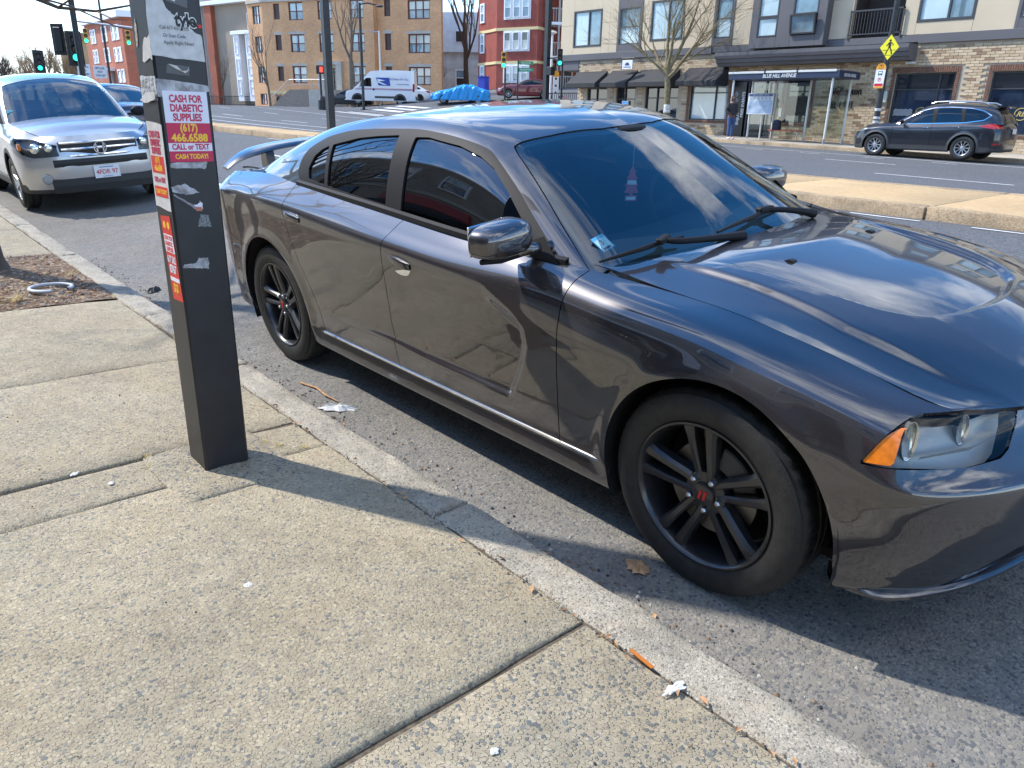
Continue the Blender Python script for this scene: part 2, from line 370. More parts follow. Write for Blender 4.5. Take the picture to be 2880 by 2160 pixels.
def sedan_side(du=.009, nv=110):
    G = net_surface(sedan_side_net(), du, nv, sharp=(2,))
    x, z = G[..., 0], G[..., 2]; side = sst((.62-x)/.2)*sst((x+3.9)/.25)
    sh = x.shape; d = scallop(x.ravel(), z.ravel()).reshape(sh)
    G = G.copy(); G[..., 1] -= d*side
    for xc, r in ((.03, .425), (-3.035, .425)):             # rolled arch lips
        rr = np.hypot(x-xc, z-.375); G[..., 1] += .010*np.exp(-((rr-r)/.045)**2)*side*sst((z-.25)/.1)*sst((1.0-z)/.3)
    # crease above the bumper corner: ledge under the lamps
    N = grid_normals(G, flip=True)
    if N[len(N)//2, nv//2, 1] < 0: N = -N
    a = np.r_[np.zeros((1, nv)), np.cumsum(np.hypot(*(np.diff(G[..., :2], axis=0)).transpose(2, 0, 1)), axis=0)]
    mid = a[:, nv//2]; a = np.repeat(mid[:, None], nv, 1)
    A = np.stack([G[..., 0], G[..., 2], a, G[..., 1]], -1)
    return G, N, A
def sedan_dome_net():
    """cabin: stations along x, rows from the belt over the rail to the centreline"""
    S = []
    zc = [(-.28, .90), (-.40, .985), (-.70, 1.185), (-1.0, 1.355), (-1.16, 1.427), (-1.35, 1.463), (-1.6, 1.482), (-1.9, 1.487), (-2.2, 1.475), (-2.5, 1.442), (-2.8, 1.385), (-3.1, 1.295), (-3.35, 1.195), (-3.6, 1.08)]
    # rail crest (roof gutter line) y and z
    rail = [(-.28, .80, .82), (-.40, .795, .875), (-.70, .735, 1.03), (-1.0, .665, 1.215), (-1.16, .630, 1.305), (-1.35, .600, 1.382), (-1.6, .590, 1.430), (-1.9, .585, 1.445), (-2.2, .583, 1.440), (-2.5, .580, 1.412), (-2.8, .575, 1.362), (-3.1, .572, 1.285), (-3.35, .570, 1.20), (-3.6, .565, 1.095)]
    belt = [(-.28, .845, .74), (-.40, .845, .80), (-.70, .838, .93), (-1.0, .836, .985), (-1.16, .836, 1.0), (-1.35, .837, 1.015), (-1.6, .838, 1.03), (-1.9, .838, 1.045), (-2.2, .838, 1.06), (-2.5, .835, 1.075), (-2.8, .825, 1.09), (-3.1, .80, 1.10), (-3.35, .765, 1.09), (-3.6, .72, 1.06)]
    for (x, c), (_, yr, zr), (_, yb, zb) in zip(zc, rail, belt):
        w = sst((-x-.9)/.6)
        rows = [(yb+.02, zb-.10), (yb, zb)]
        for k, (fy, fz) in enumerate(((.20, .36), (.46, .68), (.76, .90))):    # bowed side glass
            rows.append((yb+(yr-yb)*fy, zb+(zr-zb)*fz))
        rows.append((yr, zr))
        h = c-zr
        for fy, fz in ((.90, .30), (.74, .58), (.5, .83), (.25, .96), (0, 1.)):
            rows.append((yr*fy, zr+h*fz))
        S.append([(x, y, z) for y, z in rows])
    return np.array(S)
def sedan_dome(du=.012, nv=110):
    G = net_surface(sedan_dome_net(), du, nv)
    N = grid_normals(G)
    if N[len(N)//2, -3, 2] < 0: N = -N
    A = np.stack([G[..., 0], G[..., 2], G[..., 1], G[..., 2]*0], -1)
    return G, N, A
HOOD_SHUT = [(-.70, .765), (-.58, .725), (-.48, .722), (-.18, .735), (.145, .738), (.40, .712), (.575, .690)]
def sedan_hood(nu=200, nv=110):
    """bonnet height field z(x,y) laid out between the shut line and the centreline"""
    t = np.linspace(0, 1, nu)[:, None]; s = np.linspace(0, 1, nv)[None, :]
    yo = np.interp
    # front edge follows the lamp tops, rear edge the cowl curve
    yedge = lambda x: interp(x, HOOD_SHUT+[(.60, .66), (.64, .605), (.69, .50), (.74, .34), (.77, .17), (.785, 0)])
    xfront = lambda y: interp(y, [(0, .81), (.17, .80), (.34, .77), (.50, .715), (.605, .655), (.66, .612), (.69, .585), (.80, .58)])
    xrear = lambda y: interp(y, [(0, -.395), (.2, -.405), (.4, -.445), (.6, -.53), (.72, -.62), (.80, -.70)])
    E9 = sedan_side_net()[:, 9]; t9 = np.r_[0, np.cumsum(np.linalg.norm(np.diff(E9, axis=0), axis=1))]; C9 = spline_c2(t9, E9, np.linspace(0, t9[-1], 1500)); C9 = C9[(C9[:, 0] > -.75) & (C9[:, 1] > .15)]
    ym = s*.745; y = np.repeat(ym, nu, 0); xr = xrear(y); xf = xfront(y); x = xr+(xf-xr)*t
    ye = interp(x, [(-.9, .78)]+HOOD_SHUT+[(.60, .69), (.9, .69)]); k = np.clip(y/ye, 0, 1)
    tt = [0, .15, .35, .55, .72, .85, .94, 1.]
    zc = spline_c2(tt, np.array([1.022, 1.018, 1.000, .962, .912, .862, .820, .783])[:, None], np.repeat(t, nv, 1).ravel())[:, 0].reshape(x.shape)
    o_ = np.argsort(C9[:, 0]); zx = np.interp(x, C9[o_, 0], C9[o_, 2])
    z = zc+(zx-zc)*k**2.6
    # power bulge with a soft outer crease
    yc = interp(x, [(-.6, .60), (-.45, .565), (-.1, .575), (.25, .60), (.55, .57), (.8, .50)]); fade = sst(t/.22)*sst((1-t)/.30)
    z = z+.017*sst((yc-y)/.032)*fade
    # pressed scoop on top of the bulge: sharp outer and front edge, open to the rear
    sc_ = np.r_[[(-.6, -1.), (-.6, .485)], smooth_loop([(-.5, .485), (-.1, .475), (.2, .445), (.34, .39), (.43, .28), (.47, .14), (.485, 0), (.47, -.14)], 4)[:25], [(.47, -1.)]]
    d_ = -sdf_poly(np.c_[x.ravel(), y.ravel()], sc_).reshape(x.shape); z = z-.020*sst(d_/.030)*sst((x+.35)/.45)
    G = np.stack([x, y, z], -1); N = grid_normals(G)
    if N[nu//2, nv//2, 2] < 0: N = -N
    A = np.stack([x, y, z, 0*z], -1)
    return G, N, A
# ---------------------------------------------------------------- ground shape
def spl1(tab):
    tab = sorted(tab); t = np.array([a for a, b in tab]); v = np.array([[b] for a, b in tab]); return lambda q: hermite(t, v, np.clip(np.atleast_1d(np.asarray(q, float)), t[0], t[-1]))[:, 0]
_G = spl1([(-400, 2.4), (-150, 1.9), (-80, 1.56), (-60, 1.45), (-40, .78), (-28, .504), (-20, .36), (-10, .17), (-4, .054), (0, 0), (4, -.05), (20, -.26), (200, -2)])
_A = spl1([(-40, -.3), (-1.3, -.120), (0, 0), (.9, .083), (2.5, .19), (5, .25), (8, .27), (14, .31), (20, .315), (25.8, .30), (40, .42), (120, .6), (400, .6)])
def HILL(x, y): return .136*min(max(0., y-28.5), 45.)*float(sst((x+66)/16)*sst((-32.5-x)/3))
def lut(f, a, b, n=6001):
    q = np.linspace(a, b, n); v = f(q).tolist(); k = (n-1)/(b-a)
    def g(x):
        t = (x-a)*k; i = int(t)
        if i < 0: return v[0]
        if i >= n-1: return v[-1]
        return v[i]+(v[i+1]-v[i])*(t-i)
    return g
G1 = lut(_G, -420, 260); A1 = lut(_A, -60, 420)
def T(x, y): return G1(x)+A1(y)+(HILL(x, y) if y > 28.5 and -66 < x < -32 else 0.)
def kerb_y(x): return -1.395-.0045*x              # back edge of the near kerb
def SWZ(x, y): return G1(x)-.012+.012*max(0., kerb_y(x)-y)
KX0, KX1 = -60, 14
def noise_node(t, tc, scale, detail=4, rough=.55):
    n = t.nodes.new('ShaderNodeTexNoise'); n.inputs['Scale'].default_value = scale; n.inputs['Detail'].default_value = detail; n.inputs['Roughness'].default_value = rough; t.links.new(tc, n.inputs['Vector']); return n
def mixc(t, fac, a, b, mode='MIX'):
    m = t.nodes.new('ShaderNodeMix'); m.data_type = 'RGBA'; m.blend_type = mode
    for s, v in (('Factor', fac), ('A', a), ('B', b)):
        if hasattr(v, 'links'): t.links.new(v, m.inputs[s])
        elif s == 'Factor': m.inputs[s].default_value = v
        else: m.inputs[s].default_value = (*v, 1)
    return m.outputs['Result']
def ramp(t, src, stops, const=False):
    r = t.nodes.new('ShaderNodeValToRGB'); e = r.color_ramp.elements
    if const: r.color_ramp.interpolation = 'CONSTANT'
    while len(e) < len(stops): e.new(.5)
    for i, (p, c) in enumerate(stops): e[i].position = p; e[i].color = (*c, 1) if hasattr(c, '__len__') else (c, c, c, 1)
    t.links.new(src, r.inputs[0]); return r.outputs[0]
def aggregate(name, matrix, stones, scale, cover=.5, bump=.5, stain=.25, rough=.85, fine=400, stain_scale=.9, warp=.25):
    """stones of several colours set in a matrix: concrete, asphalt, granite"""
    m = bpy.data.materials.new(name); m.use_nodes = True; t = m.node_tree; b = t.nodes['Principled BSDF']; b.inputs['Roughness'].default_value = rough; b.inputs['Specular IOR Level'].default_value = .3
    g = t.nodes.new('ShaderNodeNewGeometry'); P = g.outputs['Position']
    wn_ = noise_node(t, P, scale*.7, 2); ad = t.nodes.new('ShaderNodeVectorMath'); ad.operation = 'MULTIPLY_ADD'; t.links.new(wn_.outputs['Color'], ad.inputs[0]); ad.inputs[1].default_value = (warp/scale*2,)*3; t.links.new(P, ad.inputs[2])
    v = t.nodes.new('ShaderNodeTexVoronoi'); v.inputs['Scale'].default_value = scale; v.inputs['Randomness'].default_value = 1; t.links.new(ad.outputs[0], v.inputs['Vector'])
    sc = t.nodes.new('ShaderNodeSeparateColor'); t.links.new(v.outputs['Color'], sc.inputs[0])
    n = len(stones); cols = ramp(t, sc.outputs[0], [(i/n, c) for i, c in enumerate(stones)], const=True)
    # stone sizes differ: threshold by a second random channel
    th = t.nodes.new('ShaderNodeMath'); th.operation = 'MULTIPLY_ADD'; t.links.new(sc.outputs[1], th.inputs[0]); th.inputs[1].default_value = .55*cover; th.inputs[2].default_value = .25*cover
    df = t.nodes.new('ShaderNodeMath'); df.operation = 'SUBTRACT'; t.links.new(th.outputs[0], df.inputs[0]); t.links.new(v.outputs['Distance'], df.inputs[1])
    mr = t.nodes.new('ShaderNodeMapRange'); mr.inputs['From Min'].default_value = -.06; mr.inputs['From Max'].default_value = .08; t.links.new(df.outputs[0], mr.inputs['Value'])
    fn = noise_node(t, P, fine, 3, .7); mcol = mixc(t, .55, matrix, ramp(t, fn.outputs['Fac'], [(.3, tuple(c*.45 for c in matrix)), (.7, tuple(min(1, c*1.5) for c in matrix))]))
    c = mixc(t, mr.outputs[0], mcol, cols)
    st = noise_node(t, P, stain_scale, 6, .62); c = mixc(t, 1.0, c, ramp(t, st.outputs['Fac'], [(.30, 1-stain), (.55, 1.), (.75, 1+stain*.35)]), 'MULTIPLY')
    tn = noise_node(t, P, stain_scale*2.3, 3); c = mixc(t, 1., c, ramp(t, tn.outputs['Fac'], [(.30, (1.02, .99, .95)), (.52, (1., 1., 1.)), (.72, (.98, 1.0, 1.02))]), 'MULTIPLY')
    st2 = noise_node(t, P, 14, 4); c = mixc(t, .5, c, ramp(t, st2.outputs['Fac'], [(.3, .72), (.6, 1.08)]), 'MULTIPLY')
    t.links.new(c, b.inputs['Base Color'])
    hs = t.nodes.new('ShaderNodeMath'); hs.operation = 'MULTIPLY_ADD'; t.links.new(fn.outputs['Fac'], hs.inputs[0]); hs.inputs[1].default_value = .5; t.links.new(mr.outputs[0], hs.inputs[2])
    bp = t.nodes.new('ShaderNodeBump'); bp.inputs['Strength'].default_value = bump; bp.inputs['Distance'].default_value = .35/scale; t.links.new(hs.outputs[0], bp.inputs['Height']); t.links.new(bp.outputs[0], b.inputs['Normal'])
    MATS[name] = m; return m
CONC = aggregate('pebbled_concrete', (0.378, 0.320, 0.218), [(0.430, 0.361, 0.246), (0.258, 0.242, 0.200), (0.378, 0.311, 0.214), (0.447, 0.385, 0.271), (0.181, 0.179, 0.161), (0.361, 0.299, 0.214), (0.473, 0.402, 0.271), (0.404, 0.328, 0.222), (0.318, 0.271, 0.200), (0.430, 0.369, 0.258)], 105, cover=1., bump=.9, stain=.22)
CONC2 = aggregate('coarse_patch_concrete', (0.368, 0.315, 0.222), [(0.412, 0.349, 0.244), (0.149, 0.158, 0.152), (0.210, 0.207, 0.185), (0.368, 0.315, 0.229), (0.439, 0.382, 0.274), (0.404, 0.340, 0.244), (0.377, 0.324, 0.229), (0.334, 0.290, 0.214)], 88, cover=1.05, bump=1., stain=.25)
ASPH = aggregate('weathered_asphalt', (.210, .197, .174), [(.151, .149, .148), (.244, .226, .197), (.105, .110, .115), (.269, .245, .209), (.210, .197, .176), (.168, .164, .156)], 85, cover=.95, bump=.7, stain=.22, rough=.9, stain_scale=.6)
ASPH2 = aggregate('road_asphalt', (.117, .122, .131), [(.086, .090, .100), (.148, .152, .158), (.062, .068, .079), (.156, .156, .158)], 40, cover=.9, bump=.4, stain=.14, rough=.9, stain_scale=.25)
GRAN = aggregate('granite_kerb', (0.394, 0.353, 0.281), [(0.459, 0.416, 0.332), (0.197, 0.184, 0.162), (0.377, 0.337, 0.275), (0.492, 0.447, 0.369), (0.312, 0.282, 0.231), (0.410, 0.361, 0.289)], 130, cover=.95, bump=.9, stain=.34, rough=.8, stain_scale=4.)
GRAN2 = aggregate('tan_kerb', (.414, .311, .198), [(.450, .344, .220), (.306, .227, .144), (.468, .370, .243), (.360, .277, .182)], 60, cover=.9, bump=.9, stain=.3, rough=.85, stain_scale=2.)
CONCP = aggregate('pale_median_concrete', (0.501, 0.352, 0.192), [(0.537, 0.382, 0.209), (0.447, 0.314, 0.174), (0.519, 0.374, 0.209)], 60, cover=.7, bump=.2, stain=.16, rough=.85, stain_scale=.5)
CONCF = aggregate('far_pavement_concrete', (.405, .365, .304), [(.440, .399, .328), (.352, .323, .272), (.422, .374, .312)], 50, cover=.7, bump=.2, stain=.15, rough=.85, stain_scale=.5)
SOIL = aggregate('litter_soil', (.21, .135, .085), [(.20, .13, .08), (.10, .065, .04), (.32, .22, .14), (.24, .15, .09), (.14, .09, .06), (.42, .34, .25)], 32, cover=1.1, bump=1., stain=.4, stain_scale=3.)
def sheet(name, m, xs, ys, zf, kind='structure', parent=None):
    V = [(x, (y(x) if callable(y) else y), 0) for x in xs for y in ys]; V = [(x, y, zf(x, y)) for x, y, _ in V]; n = len(ys)
    b = MB(); b.add(V, [(i*n+k, (i+1)*n+k, (i+1)*n+k+1, i*n+k+1) for i in range(len(xs)-1) for k in range(n-1)])
    o = b.build(name, m, parent, smooth=True)
    if parent is None: tag(o, kind=kind)
    return o
XS = list(np.r_[np.arange(-400, -60, 12), np.arange(-60, -14, 2), np.arange(-14, 6, .4), np.arange(6, 60, 6), [60, 120, 250]])
sheet('ground', mat('far_ground', (.20, .19, .17), rough=.95, noise=.2, nscale=.2), list(np.r_[np.linspace(-420, -80, 30), np.linspace(-76, -30, 24), np.linspace(-25, 250, 40)]), list(np.r_[np.linspace(-120, -2.2, 16), np.linspace(-2, 27, 30), np.linspace(29, 420, 24)]), lambda x, y: T(x, y)-.10-(.25 if y < -1.3 else 0))
YR = list(np.r_[np.linspace(-1.36, 3, 30), np.linspace(3.5, 26, 30)])
sheet('road', ASPH2, XS, [lambda x, y=y: max(y, kerb_y(x)+.14) if y < 0 else y for y in YR], T)
# the side road crossing far left and the ground round the far houses
sheet('side_road', ASPH2, list(np.linspace(-110, -33, 60)), list(np.linspace(25.7, 60, 30)), lambda x, y: T(x, y)+.004)
# worn parking lane along the near kerb: coarser surface
sheet('parking_lane', ASPH, list(np.r_[np.linspace(-30, -14, 9), np.arange(-13.5, 8, .35)]), [lambda x: kerb_y(x)+.15, -1.0, -.6, -.2, .3, .8, 1.1, 1.35, 1.6], lambda x, y: T(x, y)+.004)
# ---------------------------------------------------------------- near kerb and pavement
def stone_top(rnd, x0, x1, y0, y1, zf, h, b=.012, nx=8, ny=3, wob=.004):
    """dressed stone: top sheet with worn edges, then sides"""
    V = []; xs = [x0, x0+b]+list(np.linspace(x0+b, x1-b, nx)[1:-1])+[x1-b, x1]; ys = [0, b*.8]+list(np.linspace(b*.8, 1-b*.8, ny)[1:-1])+[1-b*.8, 1]
    ys = [0, .10]+list(np.linspace(.10, .90, ny)[1:-1])+[.90, 1]
    for i, x in enumerate(xs):
        for j, t in enumerate(ys):
            a, c = (y0(x) if callable(y0) else y0), (y1(x) if callable(y1) else y1); y = a+(c-a)*t; e = (i in (0, len(xs)-1)) or (j in (0, len(ys)-1))
            V.append((x+(rnd.uniform(-wob, wob) if e else 0), y+(rnd.uniform(-wob, wob) if e else 0), zf(x, y)-(b*.8 if e else 0)+rnd.uniform(-1, 1)*wob*.4))
    n, mm = len(xs), len(ys); F = [(i*mm+j, (i+1)*mm+j, (i+1)*mm+j+1, i*mm+j+1) for i in range(n-1) for j in range(mm-1)]
    ring = [i*mm for i in range(n)]+[(n-1)*mm+j for j in range(1, mm)]+[i*mm+mm-1 for i in range(n-2, -1, -1)]+[j for j in range(mm-2, 0, -1)]
    o = len(V); V += [(V[i][0], V[i][1], V[i][2]-h) for i in ring]; L = len(ring)
    F += [(ring[(k+1) % L], ring[k], o+k, o+(k+1) % L) for k in range(L)]
    return V, F
rnd = random.Random(4)
KERB = empty('kerb', kind='structure')
jx = [-60, -52, -44, -37, -31, -25.5, -21, -17.2, -14.0, -11.2, -9.0, -6.9, -4.35, -2.955, -.85, 1.35, 3.4, 5.6, 8.0, 14]
for a, c in zip(jx[:-1], jx[1:]):
    sh = rnd.uniform(-.006, .006); dy = .012 if abs(a+2.955) < .01 else 0
    V, F = stone_top(rnd, a+.005, c-.005, lambda x: kerb_y(x)-sh, lambda x: kerb_y(x)+.172+sh-dy, lambda x, y: G1(x)-.012+.005*rnd.uniform(-1, 1), .26, b=.014, nx=22, ny=6, wob=.007)
    MB().add(V, F).build('kerb_stone', GRAN, KERB, smooth=.9)
PAVE = empty('sidewalk', kind='structure')
def slab(x0, x1, y0, y1, m=CONC, dz=0., tilt=0.):
    V, F = stone_top(rnd, x0+.008, x1-.008, y0, y1, lambda x, y: SWZ(x, y)+dz+tilt*(x-x0), .12, b=.013, nx=12, ny=12, wob=.0035)
    return MB().add(V, F).build('paving_slab', m, PAVE, smooth=.9)
yk = lambda x: kerb_y(x)-.012
jy = [-3.62, -5.9]
jxs = [-1.675-1.6*k for k in range(-5, 2)]+[-1.675-1.59]
cuts = [6.3, 4.7, 3.1, 1.52, -.055]
for a, c in zip(cuts[1:], cuts[:-1]):
    slab(a, c, -3.62, yk, m=CONC2, dz=.002*rnd.uniform(-1, 1)); slab(a, c, -5.9, -3.63)
slab(-1.675, -.055, -3.62, yk, dz=.002); slab(-3.265, -2.0, -3.62, yk); slab(-1.995, -1.68, -3.62, yk, dz=-.004)
for x0, x1 in ((-1.675, -.055), (-3.265, -1.675), (-4.97, -3.265)): slab(x0, x1, -5.9, -3.63)
slab(-4.97, -3.265, -3.62, yk, dz=-.003)
V, F = stone_top(rnd, -1.99, -1.47, lambda x: -2.10+.03*(x+1.99), lambda x: -1.60+.03*(x+1.47), lambda x, y: SWZ(x, y)+.013, .06, b=.016, nx=7, ny=7, wob=.012); MB().add(V, F).build('rough_patch', CONC2, PAVE, smooth=.9)
slab(-7.05, -4.98, -5.9, -2.68)
for k in range(14): slab(-7.06-1.65*(k+1), -7.06-1.65*k, -5.9, yk, m=CONCF if k > 2 else CONC)
sheet('joint_dirt', mat('joint_grit', (.10, .08, .055), rough=1., noise=.5, nscale=60), [x for x in np.arange(-31, 7, .5)], [-6.0, lambda x: kerb_y(x)+.02], lambda x, y: SWZ(x, y)-.016)
sheet('tree_pit_soil', SOIL, list(np.linspace(-7.05, -4.97, 40)), list(np.linspace(-2.68, -1.37, 26)), lambda x, y: SWZ(x, y)-.004+.03*math.exp(-((x+6.4)/.5)**2-((y+1.95)/.4)**2)+.007*math.sin(x*9+y*7)*math.sin(y*11-x*5))
# forecourt behind the viewer
sheet('shop_forecourt', CONCF, list(np.linspace(-31, 14, 40)), [-9.6, -8, -6.5, -5.9], lambda x, y: SWZ(x, y))
# ---------------------------------------------------------------- median
MED = empty('median', kind='structure')
MY0 = lambda x: 7.72; MY1 = lambda x: interp(x, [(-40, 8.75), (-28, 8.95), (-20, 9.3), (-8, 10.6), (2, 11.2), (60, 11.4)])
def MZ(x, y): return T(x, y)+.165
jm = [-36.5, -33, -29.5, -26.2, -23, -20, -17, -14, -11, -8, -5.2, -2.55, .2, 3, 6, 10, 16, 24, 40]
for a, c in zip(jm[:-1], jm[1:]):
    V, F = stone_top(rnd, a+.006, c-.006, 7.62, 7.80, lambda x, y: MZ(x, y)+.006*rnd.uniform(-1, 1), .3, b=.02, nx=10, ny=4, wob=.012); MB().add(V, F).build('kerb_stone', GRAN2, MED, smooth=1.2)
    V, F = stone_top(rnd, a+.006, c-.006, lambda x: MY1(x)-.18, MY1, lambda x, y: MZ(x, y), .3, b=.02, nx=4, ny=3, wob=.008); MB().add(V, F).build('kerb_stone', GRAN2, MED, smooth=1.2)
    V, F = stone_top(rnd, a+.008, c-.008, 7.805, lambda x: MY1(x)-.185, lambda x, y: MZ(x, y)-.004, .2, b=.01, nx=4, ny=4, wob=.003); MB().add(V, F).build('paving_slab', CONCP, MED, smooth=.9)
# ---------------------------------------------------------------- far pavement and kerb
FAR = empty('far_sidewalk', kind='structure'); FK = 25.75
def FZ(x, y): return T(x, FK)+.13+.014*(y-FK)
jf = [-33, -30, -27, -24, -21, -18.2, -15.6, -13, -10.4, -7.8, -5.2, -2.6, 0, 3, 6, 10]
for a, c in zip(jf[:-1], jf[1:]):
    V, F = stone_top(rnd, a+.006, c-.006, FK, FK+.17, lambda x, y: FZ(x, y)+.008*rnd.uniform(-1, 1), .3, b=.02, nx=9, ny=4, wob=.014); MB().add(V, F).build('kerb_stone', GRAN2, FAR, smooth=1.2)
    V, F = stone_top(rnd, a+.01, c-.01, FK+.175, FK+1.9, lambda x, y: FZ(x, y)-.003, .2, b=.01, nx=3, ny=3, wob=.002); MB().add(V, F).build('paving_slab', CONCF, FAR, smooth=.9)
    V, F = stone_top(rnd, a+.01, c-.01, FK+1.91, 29.25, lambda x, y: FZ(x, y)-.003, .2, b=.01, nx=3, ny=3, wob=.002); MB().add(V, F).build('paving_slab', CONCF, FAR, smooth=.9)
# ---------------------------------------------------------------- road markings
WHITE = mat('road_paint', (.62, .62, .60), rough=.7, noise=.22, nscale=6)
def mark(x0, x1, y0, y1, n=None):
    n = n or max(2, int(abs(x1-x0)/1.5)+1); xs = np.linspace(x0, x1, n+1)
    V = []
    for x in xs:
        for y in (y0, y1): yy = y(x) if callable(y) else y; V.append((x, yy, T(x, yy)+.008))
    tag(MB().add(V, [(i*2, i*2+2, i*2+3, i*2+1) for i in range(n)]).build('road_marking', WHITE, smooth=True), kind='structure')
for k in range(12): mark(-6.5-9*k, -3.5-9*k, 4.55, 4.67)                   # near side lanes
mark(-90, 30, 1.65, 1.76)
for k in range(10): mark(-12.4-7.5*k+6, -9.6-7.5*k+6, 14.9, 15.02)
for k in range(10): mark(-12.6-7.5*k+3, -10.6-7.5*k+3, 18.9, 19.02)
mark(-60, 20, 22.75, 22.87)
mark(-60, -24, 11.4, 11.52); mark(-60, -20, 13.2, 13.32)
for k in range(4): mark(-14+2.1*k, -13.3+2.1*k, 21.75, 21.85)
for k in range(6): mark(-52-.0*k, -40, 26.5+1.1*k, 27.0+1.1*k)             # crossing bars by the side road
for k in range(14): mark(-1.9-1.5*k, -1.0-1.5*k, 7.35, 7.42)
# ---------------------------------------------------------------- grey sedan: objects
def tm_obj(name, tm, m, parent, flange=.012, inset=0.):
    V, N, F = tm.V-tm.N*inset, tm.N, tm.F
    if flange:
        e = np.r_[F[:, [0, 1]], F[:, [1, 2]], F[:, [2, 0]]]; key = np.sort(e, 1); u, inv, cnt = np.unique(key, axis=0, return_inverse=True, return_counts=True)
        b = e[cnt[inv.ravel()] == 1]; ids, bi = np.unique(b, return_inverse=True); bi = bi.reshape(-1, 2); n0 = len(V)
        V = np.r_[V, V[ids], V[ids]-N[ids]*flange]; n1 = n0+len(ids)
        F2 = np.r_[np.c_[bi[:, 1]+n0, bi[:, 0]+n0, bi[:, 0]+n1], np.c_[bi[:, 1]+n0, bi[:, 0]+n1, bi[:, 1]+n1]]
        F = np.r_[F, F2]; N = np.r_[N, np.zeros((2*len(ids), 3))]
    me = bpy.data.meshes.new(name); me.vertices.add(len(V)); me.vertices.foreach_set('co', V.ravel())
    me.loops.add(len(F)*3); me.loops.foreach_set('vertex_index', F.ravel().astype(np.int32)); me.polygons.add(len(F))
    me.polygons.foreach_set('loop_start', np.arange(0, len(F)*3, 3, dtype=np.int32)); me.polygons.foreach_set('loop_total', np.full(len(F), 3, np.int32))
    me.update(); me.shade_smooth(); me.materials.append(m)
    me.normals_split_custom_set_from_vertices(N.tolist())
    return link(name, me, parent)
def both(name, tm, m, parent, **k):
    """near side is y < 0"""
    a = tm_obj(name, tm.mirror(), m, parent, **k); b = tm_obj(name, tm, m, parent, **k); return a, b
def mirrored(tm): return TM.join(tm, tm.mirror())
PAINT = mat('graphite_paint', (.033, .0285, .030), rough=.36, metal=.45, coat=1., spec=.5, coat_rough=.015); PAINT.node_tree.nodes['Principled BSDF'].inputs['Coat IOR'].default_value = 1.88
def paint_flakes(m, scale=900, amt=.35):
    t = m.node_tree; b = t.nodes['Principled BSDF']; tc = t.nodes.new('ShaderNodeTexCoord'); v = t.nodes.new('ShaderNodeTexVoronoi'); v.inputs['Scale'].default_value = scale
    t.links.new(tc.outputs['Object'], v.inputs['Vector']); c = tuple(b.inputs['Base Color'].default_value)[:3]
    r = t.nodes.new('ShaderNodeMix'); r.data_type = 'RGBA'; r.inputs['A'].default_value = (*[x*(1-amt) for x in c], 1); r.inputs['B'].default_value = (*[x*(1+amt) for x in c], 1)
    s = t.nodes.new('ShaderNodeSeparateColor'); t.links.new(v.outputs['Color'], s.inputs[0]); t.links.new(s.outputs[0], r.inputs['Factor']); t.links.new(r.outputs['Result'], b.inputs['Base Color'])
    # orange peel and road film
    n = t.nodes.new('ShaderNodeTexNoise'); n.inputs['Scale'].default_value = 5; n.inputs['Detail'].default_value = 8; t.links.new(tc.outputs['Object'], n.inputs['Vector'])
    mr = t.nodes.new('ShaderNodeMapRange'); mr.inputs['From Min'].default_value = .35; mr.inputs['From Max'].default_value = .8; mr.inputs['To Min'].default_value = .012; mr.inputs['To Max'].default_value = .06
    t.links.new(n.outputs['Fac'], mr.inputs['Value']); t.links.new(mr.outputs[0], b.inputs['Coat Roughness'])
paint_flakes(PAINT)
BLACKTRIM = mat('satin_black_trim', (.014, .014, .0155), rough=.60, spec=.18)
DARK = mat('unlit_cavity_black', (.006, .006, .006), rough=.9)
RUBBER = mat('tyre_rubber', (.017, .017, .017), rough=.62, noise=.25, nscale=30, bump=.12, bscale=120)
RIMBLACK = mat('satin_black_wheel', (.020, .020, .022), rough=.30, coat=.35, coat_rough=.12, noise=.2, nscale=40)
CHROME = mat('chrome', (.82, .83, .85), rough=.07, metal=1.)
STEEL = mat('brushed_steel', (.45, .45, .46), rough=.35, metal=1.)
TINT = glass('dark_tinted_glass', (.020, .020, .022), ior=2.0)
WSGLASS = glass('windscreen_glass', (.46, .62, .66), ior=1.95)
LENS = glass('clear_lens', (.95, .95, .93), ior=1.36)
AMBER = mat('amber_lens', (.75, .20, .015), rough=.12, coat=1., noise=.15, nscale=60)
REDLENS = mat('red_lens', (.35, .008, .008), rough=.1, coat=1.)
SEATM = mat('black_cloth_seat', (.018, .018, .02), rough=.85, noise=.3, nscale=60)
DASHM = mat('dash_plastic', (.022, .024, .026), rough=.55, bump=.1, bscale=300)
def gap_line(tab): return lambda A: A[:, 0]-interp(A[:, 1], sorted(tab))
